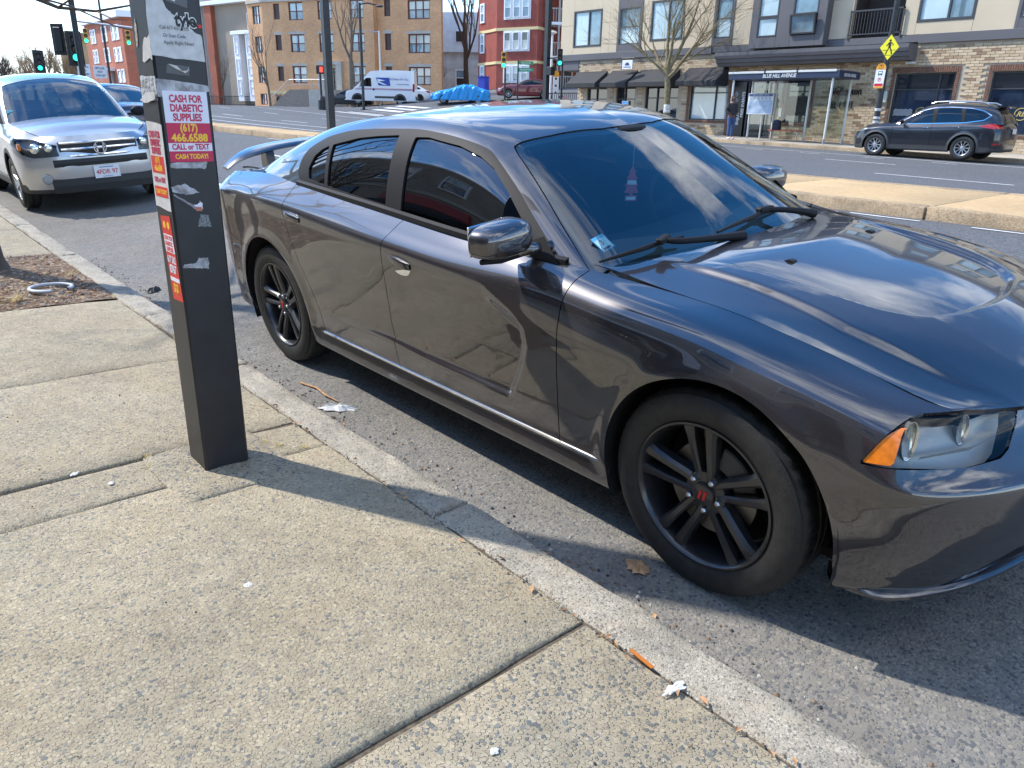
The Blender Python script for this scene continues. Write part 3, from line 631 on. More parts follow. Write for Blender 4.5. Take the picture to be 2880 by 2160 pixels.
def build_sedan(root):
    G, N, A = sedan_side(); S = grid_tm(G, N, A)
    # orientation check of triangles against the normals
    f = S.F[len(S.F)//2]; n = np.cross(S.V[f[1]]-S.V[f[0]], S.V[f[2]]-S.V[f[0]])
    if n@S.N[f[0]] < 0: S.F = S.F[:, ::-1]
    flat = S.V; flatA = S.A
    def chart(p): return flatA[np.argmin(((flat-np.array(p))**2).sum(1)), 2]
    def arch(M, xc, r, zc=.372):
        x, z, y = M.A[:, 0], M.A[:, 1], M.A[:, 3]
        d = r-np.where(z > zc, np.hypot(x-xc, z-zc), np.abs(x-xc)); d = np.where(y > .6, d, -1); return M.keep(d)
    inner = arch(arch(S, .03, .43), -3.035, .43)
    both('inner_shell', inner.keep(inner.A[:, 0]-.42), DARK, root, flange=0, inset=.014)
    S = arch(arch(S, .03, .418), -3.035, .418)
    g = .0022
    # lamps first
    hl3 = [(.476, .907, .681), (.500, .873, .738), (.515, .839, .766), (.541, .783, .793), (.557, .759, .799), (.633, .662, .797), (.715, .501, .784), (.718, .53, .745), (.722, .589, .696), (.715, .624, .682), (.671, .71, .676), (.591, .836, .680), (.518, .89, .679)]
    hl = np.array([(chart(p), p[2]) for p in hl3]); d = sdf_poly(S.A[:, [2, 1]], hl)
    lamp, S = S.split(d); lens_tm = lamp
    d = sdf_poly(lamp.A[:, [2, 1]], hl)+.004; lens_in = lamp.keep(d)
    am3 = [(.470, .91, .684), (.500, .873, .735), (.515, .839, .763), (.541, .803, .784), (.546, .849, .734), (.548, .874, .684)]
    am = np.array([(chart(p), p[2]) for p in am3])
    amber, rest = lens_in.split(sdf_poly(lens_in.A[:, [2, 1]], am)+.002)
    sides = ((-1, 'near'), (1, 'far'))
    for sgn, _ in sides:
        mm = (lambda t: t.mirror()) if sgn < 0 else (lambda t: t)
        H = tm_obj('headlight', mm(rest), LENS, root, flange=0, inset=.003)
        tm_obj('amber_marker', mm(amber), AMBER, H, flange=.006, inset=.004)
        tm_obj('housing', mm(lamp), mat('lamp_housing', (.34, .34, .325), rough=.4, metal=.4), H, flange=.05, inset=.055)
        tm_obj('housing_rim', mm(lamp).split(mm(lamp).A[:, 1]*0-1)[0], BLACKTRIM, H, flange=.08, inset=.02) if False else None
        # two projector wells and the park-light blade
        for cx, cy, cz, r in ((.548, .775, .735, .046), (.622, .625, .740, .036)):
            b = MB(); b.lathe([(r*.1, .0), (r*.55, .004), (r*.9, .022), (r, .05), (r*1.06, .05)], 28, 'x'); b.v = [(p[0], p[1]*.45, p[2]*1.2) for p in b.v]
            o = b.build('reflector_bowl', mat('lamp_chrome', (.85, .84, .78), rough=.15, metal=.85), H, smooth=True, loc=(cx-.035, sgn*cy, cz)); o.rotation_euler = (0, 0, sgn*R(34))
            b = MB(); b.ball((.018, 0, 0), r*.22, 16, 10); o = b.build('bulb', LENS, H, smooth=True, loc=(cx-.035, sgn*cy, cz)); o.rotation_euler = (0, 0, sgn*R(34))
        b = MB(); b.add([(.585, sgn*.80, .700), (.665, sgn*.655, .708), (.700, sgn*.56, .728), (.690, sgn*.56, .716), (.655, sgn*.66, .692), (.580, sgn*.80, .690)], [(0, 1, 4, 5), (1, 2, 3, 4)])
        b.build('park_light_blade', mat('lamp_grey', (.32, .33, .33), rough=.3), H)
    # sill and doors
    up, low = S.split(S.A[:, 1]*-1+.338+np.where((S.A[:, 0] > -2.6) & (S.A[:, 0] < -.28), 0, 9e3)*0+np.where((S.A[:, 0] > .2) | (S.A[:, 0] < -2.9), -1e3*0-9, 0))
    # up: z > .338 or bumper zones
    sill = low
    both('sill_panel', sill, PAINT, root, flange=.02)
    fgap = [(.30, -.626), (.36, -.626), (.638, -.626), (.907, -.614), (1.04, -.598), (1.2, -.56)]
    dgap = [(.30, -1.715), (.368, -1.727), (.55, -1.762), (.777, -1.77), (.953, -1.759), (1.023, -1.711), (1.093, -1.641), (1.2, -1.60)]
    rgap = [(.30, -2.455), (.45, -2.48), (.60, -2.55), (.70, -2.62), (.85, -2.69), (1.0, -2.735), (1.12, -2.735), (1.3, -2.70)]
    F = gap_line(fgap); D = gap_line(dgap); Q = gap_line(rgap)
    rear, front = up.split(F(up.A))
    fdr, rest = rear.split(-(D(rear.A)))            # x > dgap
    rdr, quarter = rest.split(-(Q(rest.A)))
    fdr = fdr.keep(F(fdr.A)+g).keep(lambda t: -D(t.A)+g); rdr = rdr.keep(D(rdr.A)+g).keep(lambda t: -Q(t.A)+g)
    fdr = fdr.keep(.343-fdr.A[:, 1]); rdr = rdr.keep(.343-rdr.A[:, 1])
    fd = both('front_door', fdr, PAINT, root); rd = both('rear_door', rdr, PAINT, root)
    # quarter panel, tail lamps, rear bumper
    quarter = quarter.keep(Q(quarter.A)+g)
    tail = np.array([(-4.2, .83), (-3.80, .86), (-3.83, .98), (-4.2, .985)])
    yy = quarter.A[:, 0]
    tl, quarter = quarter.split(np.maximum(np.maximum(quarter.A[:, 1]-.985, .845-quarter.A[:, 1]), quarter.A[:, 0]+3.83))
    for o in both('tail_lamp', tl, REDLENS, root): pass
    mk3 = [(-3.745, .70), (-3.66, .715), (-3.65, .745), (-3.74, .735)]
    mk, quarter = quarter.split(sdf_poly(quarter.A[:, [0, 1]], mk3)+np.where(quarter.A[:, 3] > .7, 0, 9))
    both('side_marker', mk, REDLENS, root, flange=.004)
    jl = gap_line([(0, 0)])
    bz = interp(quarter.A[:, 0], [(-4.2, .80), (-3.8, .80), (-3.6, .755), (-3.42, .70), (-3.0, .70)])
    rb, quarter = quarter.split(np.maximum(quarter.A[:, 1]-bz, quarter.A[:, 0]+3.2))
    rb = rb.keep(rb.A[:, 1]-interp(rb.A[:, 0], [(-4.2, .80), (-3.8, .80), (-3.6, .755), (-3.42, .70), (-3.0, .70)])+.003)
    tm_obj('rear_bumper', mirrored(rb), PAINT, root); both('quarter_panel', quarter, PAINT, root)
    # fender and front bumper
    front = front.keep(-F(front.A)+g)
    jz = interp(front.A[:, 0], [(.30, .652), (.328, .655), (.40, .668), (.476, .680), (.6, .681)])
    isb = np.where(front.A[:, 0] > .52, front.A[:, 3]*0-1, front.A[:, 1]-jz)     # below joint, or in front of the lamp
    isb = np.where(front.A[:, 0] < .2, 1, isb)
    hi = (front.A[:, 0] > .5) & (front.A[:, 1] > .68)
    isb = np.where(hi, front.A[:, 1]-.70+(front.A[:, 2] > chart((.70, .52, .765)))*-9., isb)
    bump, fend = front.split(isb)
    both('front_fender', fend, PAINT, root)
    gr, bump = bump.split(np.maximum(np.maximum(bump.A[:, 3]-.485, .632-bump.A[:, 1]), bump.A[:, 1]-.755)+np.where(bump.A[:, 0] < .5, 9, 0))
    ach = chart((.70, .66, .25))
    ip = np.array([(chart((.70, .70, .30)), .262), (chart((.76, .60, .30)), .335), (chart((.80, .53, .30)), .385), (chart((.87, .36, .30)), .405), (chart((.92, .1, .30)), .41), (chart((.93, 0, .3))+.2, .41), (chart((.93, 0, .3))+.2, .255), (chart((.80, .53, .30)), .255)])
    it, bump = bump.split(sdf_poly(bump.A[:, [2, 1]], ip)+np.where(bump.A[:, 0] < .4, 9, 0))
    tm_obj('front_bumper', mirrored(bump), PAINT, root, flange=0)
    GR = tm_obj('grille', mirrored(gr), mat('grille_black', (.012, .012, .013), rough=.5), root, flange=0, inset=.05)
    b = MB(); b.box(.83, .885, -.40, .40, .672, .70, .008); b.box(.83, .885, -.022, .022, .63, .75, .008); b.build('crosshair_bar', PAINT, GR)
    tm_obj('lower_intake', mirrored(it), mat('intake_black', (.010, .010, .011), rough=.6), root, flange=0, inset=.07)
    # chin splitter
    pl = [(.44, .872, .262), (.50, .835, .246), (.56, .785, .238), (.62, .70, .235), (.69, .56, .235), (.745, .38, .235), (.785, .18, .235), (.80, 0, .235)]
    for sg in (-1, 1):
        V = []; Fc = []
        for i, (x, y, z) in enumerate(spline_c2(np.arange(8), np.array(pl), np.linspace(0, 7, 36))):
            w = .035*sst(i/9); nx, ny = .62+.38*sst((i-6)/22), .78*(1-sst((i-4)/28))
            L = math.hypot(nx, ny); nx, ny = nx/L, ny/L
            for (o, dz) in ((-.05, .030), (w*.55, .016), (w, .004), (w, -.006), (w*.6, -.016), (-.05, -.016)): V.append((x+nx*o, sg*(y+ny*o), z+dz))
        for i in range(35):
            for k in range(6): Fc.append((i*6+k, i*6+(k+1) % 6, (i+1)*6+(k+1) % 6, (i+1)*6+k) if sg < 0 else ((i+1)*6+k, (i+1)*6+(k+1) % 6, i*6+(k+1) % 6, i*6+k))
        b = MB(); b.add(V, Fc); b.build('chin_splitter', PAINT, root, smooth=.7)
    # bright sill strip
    for sg in (-1, 1):
        xs = np.linspace(-2.47, -.40, 40); b = MB(); V = []
        for x in xs: V += [(x, sg*.9275, .3335), (x, sg*.9365, .3355), (x, sg*.9365, .3445), (x, sg*.9275, .3465)]
        b.add(V, [(i*4+k, i*4+(k+1) % 4, i*4+4+(k+1) % 4, i*4+4+k) for i in range(39) for k in range(4)]); b.build('bright_sill_strip', CHROME, root)
    # cabin
    G, N, A = sedan_dome(); Dm = grid_tm(G, N, A)
    f = Dm.F[len(Dm.F)//2]; n = np.cross(Dm.V[f[1]]-Dm.V[f[0]], Dm.V[f[2]]-Dm.V[f[0]])
    if n@Dm.N[f[0]] < 0: Dm.F = Dm.F[:, ::-1]
    Dm = Dm.keep(interp(Dm.A[:, 0], [(-3.6, 1.06), (-3.35, 1.06), (-3.1, 1.075), (-2.8, 1.075), (-2.2, 1.05), (-1.6, 1.02), (-1.0, .99), (-.68, .985), (-.45, .95), (-.2, .85)])-Dm.A[:, 1])
    ws = np.array([(-.10, -1), (-.10, .86), (-.42, .835), (-.652, .760), (-.936, .672), (-1.18, .600), (-1.232, .578), (-1.225, .54), (-1.175, .42), (-1.108, .17), (-1.098, 0), (-1.098, -1)])
    W, Dm = Dm.split(sdf_poly(Dm.A[:, [0, 2]], ws)+np.where(Dm.A[:, 0] < -1.6, 9, 0))
    bl = np.array([(-3.50, -1), (-3.44, .2), (-3.36, .42), (-3.26, .505), (-3.05, .53), (-2.75, .53), (-2.66, .50), (-2.60, .30), (-2.585, 0), (-2.585, -1)])
    Bk, Dm = Dm.split(sdf_poly(Dm.A[:, [0, 2]], bl)+np.where(Dm.A[:, 0] > -1.6, 9, 0))
    dlo = np.array([(-2.722, 1.108), (-2.785, 1.16), (-2.800, 1.22), (-2.77, 1.275), (-2.68, 1.318), (-2.579, 1.350), (-2.315, 1.389), (-1.893, 1.408), (-1.70, 1.404), (-1.508, 1.386), (-1.329, 1.353), (-1.224, 1.308), (-1.088, 1.232), (-.968, 1.153), (-.85, 1.075), (-.735, 1.000), (-.74, .94), (-2.6, .98)])
    rowok = np.where(Dm.A[:, 2] < .60, 9, 0)
    T, Dm = Dm.split(sdf_poly(Dm.A[:, [0, 1]], smooth_loop(dlo, 3))+rowok)
    roof = tm_obj('roof', mirrored(Dm), PAINT, root, flange=.012)
    fg = np.array([(-1.795, 1.378), (-1.70, 1.381), (-1.472, 1.357), (-1.329, 1.324), (-1.224, 1.283), (-1.099, 1.206), (-.979, 1.120), (-.90, 1.062), (-.88, 1.038), (-1.247, 1.043), (-1.688, 1.066), (-1.74, 1.068)])
    rg = np.array([(-2.500, 1.312), (-2.267, 1.354), (-2.1, 1.370), (-1.925, 1.381), (-1.869, 1.085), (-2.15, 1.102), (-2.423, 1.120)])
    qg = np.array([(-2.535, 1.306), (-2.60, 1.284), (-2.655, 1.249), (-2.675, 1.19), (-2.640, 1.140), (-2.455, 1.122)])
    for side, mm in enumerate((lambda t: t.mirror(), lambda t: t)):
        rem = T; pieces = []
        for nm, poly in (('front_window', fg), ('rear_window', rg), ('quarter_window', qg)):
            piece, rem = rem.split(sdf_poly(rem.A[:, [0, 1]], poly)); pieces.append((nm, piece))
        fr = tm_obj('window_frame', mm(rem.keep(interp(rem.A[:, 0], [(-2.8, 1.085), (-.74, .985)])-rem.A[:, 1])), BLACKTRIM, root, flange=.014, inset=-.002)
        for nm, piece in pieces: tm_obj(nm, mm(piece), TINT, root, flange=0, inset=.007)
        b = MB(); sg = -1 if side == 0 else 1                     # belt moulding
        pts = [(-2.73, .838, 1.108), (-2.25, .8445, 1.085), (-1.75, .846, 1.057), (-1.2, .845, 1.026), (-.80, .825, 1.008), (-.70, .810, 1.002)]
        P = spline_c2(np.arange(6), np.array(pts), np.linspace(0, 5, 40)); V = []
        for x, y, z in P: V += [(x, sg*(y-.012), z-.010), (x, sg*(y+.006), z-.008), (x, sg*(y+.004), z+.012), (x, sg*(y-.014), z+.020)]
        fc = [(i*4+k, i*4+(k+1) % 4, i*4+4+(k+1) % 4, i*4+4+k) for i in range(39) for k in range(4)]
        b.add(V, fc); b.build('belt_moulding', BLACKTRIM, root, smooth=.6)
    ed, wi = W.split(sdf_poly(W.A[:, [0, 2]], ws)*-1-.022)        # black ceramic band round the edge
    bb = np.where(W.A[:, 0] > -.55, 0, 0)
    Wn = tm_obj('windscreen', mirrored(wi), WSGLASS, root, flange=0, inset=.004) if False else None
    d = sdf_poly(W.A[:, [0, 2]], ws); inn, edge = W.split(d+.030)
    inn2, edge2 = inn.split(-(interp(inn.A[:, 0]*0, [(0, 0)])+.0)+np.where(False, 0, (inn.A[:, 1]-0)*-1+1.035+.0)+(-.05)*sst(1-inn.A[:, 2]/.5)*0)
    WS = tm_obj('windscreen', mirrored(W.keep(d+.006)), WSGLASS, root, flange=0, inset=.004)
    tm_obj('black_border', mirrored(edge.keep(sdf_poly(edge.A[:, [0, 2]], ws)+.006)), mat('ceramic_band', (.008, .008, .009), rough=.3), WS, flange=0, inset=.012)
    tm_obj('rear_screen', mirrored(Bk.keep(sdf_poly(Bk.A[:, [0, 2]], bl)+.005)), TINT, root, flange=0, inset=.004)
    # bonnet
    G, N, A = sedan_hood(); Hd = grid_tm(G, N, A)
    f = Hd.F[len(Hd.F)//2]; n = np.cross(Hd.V[f[1]]-Hd.V[f[0]], Hd.V[f[2]]-Hd.V[f[0]])
    if n@Hd.N[f[0]] < 0: Hd.F = Hd.F[:, ::-1]
    ye = interp(Hd.A[:, 0], [(-.9, .80)]+HOOD_SHUT+[(.60, .68), (.9, .68)])
    Hd = Hd.keep(Hd.A[:, 1]-ye+.004)
    hood = tm_obj('bonnet', mirrored(Hd), PAINT, root, flange=.018)
    for y in (-.30, .30):
        b = MB(); b.prism([(-.028, 0), (-.020, .012), (.0, .018), (.016, .015), (.024, 0)], -.014, .014); b.build('washer_nozzle', BLACKTRIM, hood, loc=(-.105, y, .998), smooth=.5)
    # cowl
    b = MB(); P = []
    for k in range(41):
        y = -.80+1.6*k/40; xr = interp(abs(y), [(0, -.40), (.2, -.41), (.4, -.45), (.6, -.535), (.72, -.62), (.80, -.70)]); P += [(xr+.03, y, .955), (xr-.01, y, .990-.03*abs(y)), (xr-.10, y, 1.0-.03*abs(y)), (xr-.16, y, .93)]
    b.add(P, [(i*4+k, i*4+4+k, i*4+5+k, i*4+1+k) for i in range(40) for k in range(3)]); b.build('cowl_panel', BLACKTRIM, root, smooth=.8)
    # wipers (rest along the foot of the screen): arm from the cowl, joint, blade lying on the glass
    for blade, arm, yaw in (([(-.590, -.755, 1.015), (-.545, -.65, 1.035), (-.522, -.57, 1.045), (-.512, -.50, 1.052), (-.490, -.40, 1.058)], [(-.505, -.50, 1.062), (-.455, -.45, 1.056), (-.42, -.30, 1.045), (-.395, -.14, 1.03)], 20), ([(-.435, -.26, 1.058), (-.450, -.10, 1.064), (-.468, .03, 1.064), (-.488, .15, 1.062), (-.505, .28, 1.050)], [(-.482, .15, 1.075), (-.450, .21, 1.070), (-.415, .30, 1.055), (-.395, .40, 1.03)], -8)):
        b = MB(); P = spline_c2(np.arange(5), np.array(blade), np.linspace(0, 4, 14)); b.tube(P, [.005+.005*math.sin(math.pi*i/13) for i in range(14)], 8); W_ = b.build('wiper', BLACKTRIM, root, smooth=.8)
        b = MB(); Q_ = spline_c2(np.arange(4), np.array(arm), np.linspace(0, 3, 10)); b.tube(Q_, [.009, .011, .012, .012, .012, .013, .014, .015, .017, .02], 8); b.build('wiper_arm', BLACKTRIM, W_, smooth=.8)
        b = MB(); b.box(-.016, .016, -.045, .045, -.010, .014, .006); o = b.build('wiper_joint', BLACKTRIM, W_, loc=arm[0]); o.rotation_euler = (0, 0, R(yaw))
    # deck lid
    edge = sedan_side_net()[:, 9]; o = np.argsort(edge[:, 0]); nx, ny = 40, 40; V = np.zeros((nx, ny, 3))
    xs = np.linspace(-3.885, -3.30, nx); e = edge[:9]; e = e[np.argsort(e[:, 0])]
    ye = np.interp(xs, e[:, 0], np.maximum.accumulate(e[:, 1])); ze = np.interp(xs, e[:, 0], e[:, 2]); q = np.linspace(0, 1, ny)
    V[..., 0] = xs[:, None]; V[..., 1] = ye[:, None]*q; V[..., 2] = ze[:, None]+.030*(1-q**2)[None, :]*np.minimum(1, (xs[:, None]+3.885)/.12)
    Nn = grid_normals(V); Nn = np.where(Nn[..., 2:3] < 0, -Nn, Nn); Dk = grid_tm(V, Nn, V)
    f = Dk.F[800]; n = np.cross(Dk.V[f[1]]-Dk.V[f[0]], Dk.V[f[2]]-Dk.V[f[0]])
    if n[2] < 0: Dk.F = Dk.F[:, ::-1]
    tm_obj('boot_lid', mirrored(Dk.keep(Dk.A[:, 1]-interp(Dk.A[:, 0], [(-3.9, .60), (-3.6, .70), (-3.3, .72)]))), PAINT, root, flange=.015)
    both('deck_shoulder', Dk.keep(interp(Dk.A[:, 0], [(-3.9, .60), (-3.6, .70), (-3.3, .72)])+.005-Dk.A[:, 1]), PAINT, root, flange=.015)
    # wing
    pts = np.array([(-3.90, -.765, 1.085), (-3.90, -.715, 1.118), (-3.92, -.58, 1.160), (-3.94, -.35, 1.188), (-3.95, 0, 1.195)]); pts = np.r_[pts, pts[-2::-1]*[1, -1, 1]]
    P = spline_c2(np.r_[0, np.cumsum(np.linalg.norm(np.diff(pts, axis=0), axis=1))], pts, np.linspace(0, np.linalg.norm(np.diff(pts, axis=0), axis=1).sum(), 60))
    sec = [(.09, .0), (.075, .014), (.02, .026), (-.05, .030), (-.085, .028), (-.088, .016), (-.04, .004), (.03, -.006), (.08, -.008)]; V = []
    for i, p in enumerate(P):
        k = .55+.45*sst(min(i, 59-i)/10)
        for a, c in sec: V.append((p[0]+a*k, p[1], p[2]+c*k))
    ns = len(sec); b = MB(); b.add(V, [(i*ns+k, i*ns+ns+k, i*ns+ns+(k+1) % ns, i*ns+(k+1) % ns) for i in range(59) for k in range(ns)]+[tuple(range(ns)), tuple(59*ns+k for k in range(ns))[::-1]])
    wg = b.build('rear_wing', PAINT, root, smooth=.9)
    for y in (-.46, .46):
        b = MB(); b.prism([(-3.95, 1.06), (-3.85, 1.06), (-3.865, 1.185), (-3.945, 1.185)], y-.03, y+.03); b.build('wing_pedestal', PAINT, wg)
    for y in (-.66, .66):
        b = MB(); b.tube([(-3.86, y, 1.092), (-3.75, y+.0, 1.102), (-3.60, y*1.05, 1.112), (-3.45, y*1.06, 1.112)], .006, 6); b.build('deck_seam_dark_line', BLACKTRIM, root)  # black strip stands in for the dark gap and reflection along the lid
    # mirrors
    for sg in (-1, 1):
        b = MB(); prof = []
        V = []; nu_, nv_ = 40, 24
        for i in range(nv_+1):
            t = math.pi*i/nv_
            for k in range(nu_):
                p = 2*math.pi*k/nu_; pw = lambda c, e: math.copysign(abs(c)**e, c)
                xx = pw(math.sin(t), .55)*pw(math.cos(p), .7); zz = pw(math.sin(t), .55)*pw(math.sin(p), .62); y_ = pw(math.cos(t), .75)
                taper = 1-.16*(y_*.5+.5)
                x = (-.045 if xx < 0 else .105)*abs(xx)*taper; V.append((x+.01*y_*-1, sg*y_*.125, zz*.072*taper-.004*y_))
        Fc = [(i*nu_+k, (i+1)*nu_+k, (i+1)*nu_+(k+1) % nu_, i*nu_+(k+1) % nu_) for i in range(nv_) for k in range(nu_)]
        if sg < 0: Fc = [f[::-1] for f in Fc]
        b.add(V, Fc); mr = b.build('door_mirror', PAINT, root, smooth=True, loc=(-.885 if sg < 0 else -.95, sg*(.985 if sg < 0 else .915), 1.098 if sg < 0 else 1.07), rot=(0, 0, sg*R(-10)))
        b = MB(); b.box(-.050, -.042, -.10, .10, -.055, .055, .003); b.build('mirror_glass', CHROME, mr)
        b = MB(); b.tube([(.03, -sg*.08, -.055), (.055, -sg*.13, -.058), (.10, -sg*.20, -.062)], [.028, .024, .030], 10); b.build('mirror_arm', PAINT, mr, smooth=True)
        b = MB(); b.tube([(.0, sg*.09, -.068), (.02, 0, -.074), (.04, -sg*.10, -.070)], [.010, .016, .014], 8); b.build('mirror_base_trim', BLACKTRIM, mr, smooth=True)
        b = MB(); b.add([(-.72, sg*.828, .995), (-.90, sg*.846, 1.015), (-.89, sg*.836, 1.055), (-.82, sg*.806, 1.085)], [(0, 1, 2, 3) if sg < 0 else (3, 2, 1, 0)]); b.build('mirror_sail', BLACKTRIM, root)
    # door handles: chrome cup, body-colour pull
    for sg, doors in ((-1, (fd[0], rd[0])), (1, (fd[1], rd[1]))):
        for dr, (hx, hz, hy) in zip(doors, ((-1.622, .868, .934), (-2.625, .948, .944))):
            b = MB(); pts_ = smooth_loop([(-.080, .020), (-.060, .036), (.055, .030), (.084, .012), (.080, -.018), (.050, -.044), (-.020, -.046), (-.066, -.018)], 4)
            b.prism([(p[0], p[1]) for p in pts_], sg*(hy-.02), sg*(hy+.004)); H = b.build('door_handle', CHROME, dr, loc=(hx, 0, hz), smooth=.6)
            V = []; 
            for i in range(13):
                t = i/12; x = -.080+.164*t; yo = .012+.020*math.sin(math.pi*t)**.6; hh = .020*(.7+.3*math.sin(math.pi*t)); zc = .012-.020*t+.01
                for a, c in ((0, hh), (yo*.8, hh*.9), (yo, 0), (yo*.8, -hh*.9), (0, -hh)): V.append((x, sg*(hy+a), zc+c))
            fc = [(i*5+k, i*5+5+k, i*5+6+k, i*5+1+k) for i in range(12) for k in range(4)]
            if sg < 0: fc = [f[::-1] for f in fc]
            b = MB(); b.add(V, fc); b.build('handle_pull', PAINT, H, smooth=.9)
    # cavity: floor pan and wheel houses
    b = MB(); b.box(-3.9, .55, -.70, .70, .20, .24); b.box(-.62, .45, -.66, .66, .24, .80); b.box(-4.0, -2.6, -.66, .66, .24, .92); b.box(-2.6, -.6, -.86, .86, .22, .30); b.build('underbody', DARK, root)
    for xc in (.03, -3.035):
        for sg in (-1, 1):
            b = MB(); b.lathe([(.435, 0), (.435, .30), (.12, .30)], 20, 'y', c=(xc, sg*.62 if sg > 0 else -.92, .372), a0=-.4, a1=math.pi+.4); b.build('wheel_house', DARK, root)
    # interior
    b = MB(); V = []
    for k in range(25):
        y = -.74+1.48*k/24; hump = .02*math.exp(-((y-.37)/.2)**2)
        V += [(-.46-.25*abs(y)**2*.4, y, .93), (-.60, y, .965), (-.85, y, .985+hump), (-1.0, y, .965+hump), (-1.05, y, .90), (-1.0, y, .6)]
    b.add(V, [(i*6+k, i*6+6+k, i*6+7+k, i*6+1+k) for i in range(24) for k in range(5)]); b.build('dashboard', DASHM, root, smooth=.6)
    def seat(x, y, w, head=True):
        b = MB(); b.box(x-.02, x+.50, y-w/2, y+w/2, .42, .56, .05)
        b.prism([(x-.02, .52), (x+.12, .54), (x-.06, 1.10), (x-.16, 1.10), (x-.20, 1.02)], y-w/2, y+w/2); s_ = b.build('seat', SEATM, root, smooth=.5)
        if head:
            b = MB(); b.ball((x-.15, y, 1.20), .12, 14, 10, (.55, 1.05, .78)); b.tube([(x-.13, y-.05, 1.08), (x-.14, y-.05, 1.16)], .008, 6); b.tube([(x-.13, y+.05, 1.08), (x-.14, y+.05, 1.16)], .008, 6); b.build('headrest', SEATM, s_, smooth=.8)
    seat(-1.85, .38, .52); seat(-1.85, -.38, .52); seat(-2.75, 0, 1.3, False)
    b = MB()
    b.lathe([(.165+.016*math.cos(t), .016*math.sin(t)) for t in np.linspace(0, 2*math.pi, 11)], 36, 'x'); b.box(-.008, .008, -.155, .155, -.02, .02); b.box(-.008, .008, -.02, .02, -.155, 0); b.ball((0, 0, 0), .055, 12, 8, (.5, 1, 1))
    sw = b.build('steering_wheel', BLACKTRIM, root, smooth=.7, loc=(-1.12, .37, 1.00), rot=(0, R(-22), 0))
    b = MB(); b.tube([(0, 0, 0), (.25, 0, -.02)], .03, 10); b.build('steering_column', BLACKTRIM, sw)
    b = MB(); b.ball((0, 0, 0), .12, 20, 10, (.22, 1.05, .33)); rm = b.build('rear_view_mirror', BLACKTRIM, root, smooth=True, loc=(-1.165, 0, 1.300)); MB().tube([(.01, 0, 0), (.03, 0, .06), (.05, 0, .085)], .010, 8).build('mirror_stalk', BLACKTRIM, rm)
    b = MB(); b.ball((-1.14, 0, 1.385), .12, 20, 8, (.7, 1.2, .16)); b.build('sensor_pod', BLACKTRIM, root, smooth=True)
    Gd = G; b = MB()
    V = [(x, y, z) for x, z in ((-1.33, 1.36), (-1.6, 1.395), (-2.0, 1.40), (-2.5, 1.36)) for y in (-.50, -.3, 0, .3, .50)]
    b.add(V, [(i*5+k, i*5+k+1, i*5+6+k, i*5+5+k) for i in range(3) for k in range(4)]); b.build('headliner', mat('grey_headliner', (.16, .16, .165), rough=.9), root)
    return dict(fd=fd, hood=hood, ws=WS)
def tyre_mesh(rim_r, out_r, w, tread=True, n=160):
    """turned about y, outer face at y = 0, inner at y = w"""
    h = out_r-rim_r; b = MB()
    prof = [(rim_r-.012, .030), (rim_r, .010), (rim_r+h*.10, .004), (rim_r+h*.14, .001), (rim_r+h*.45, -.010), (rim_r+h*.72, -.004), (rim_r+h*.86, .006), (out_r-.022, .014), (out_r-.010, .021), (out_r-.002, .032), (out_r, .05), (out_r, .078), (out_r-.009, .081), (out_r-.009, .089), (out_r, .092), (out_r+.001, w*.5-.005), (out_r-.009, w*.5-.002), (out_r-.009, w*.5+.006), (out_r, w*.5+.009), (out_r, w-.04), (out_r-.02, w-.014), (rim_r+h*.6, w+.006), (rim_r, w-.02)]
    def wob(k, j, r, hh):
        if tread and j in (8, 9, 10, 11) and k % 4 == 0: return r-.0045*(1 if j > 8 else .5), hh
        return r, hh
    b.lathe(prof, n, 'y', wob=wob); return b
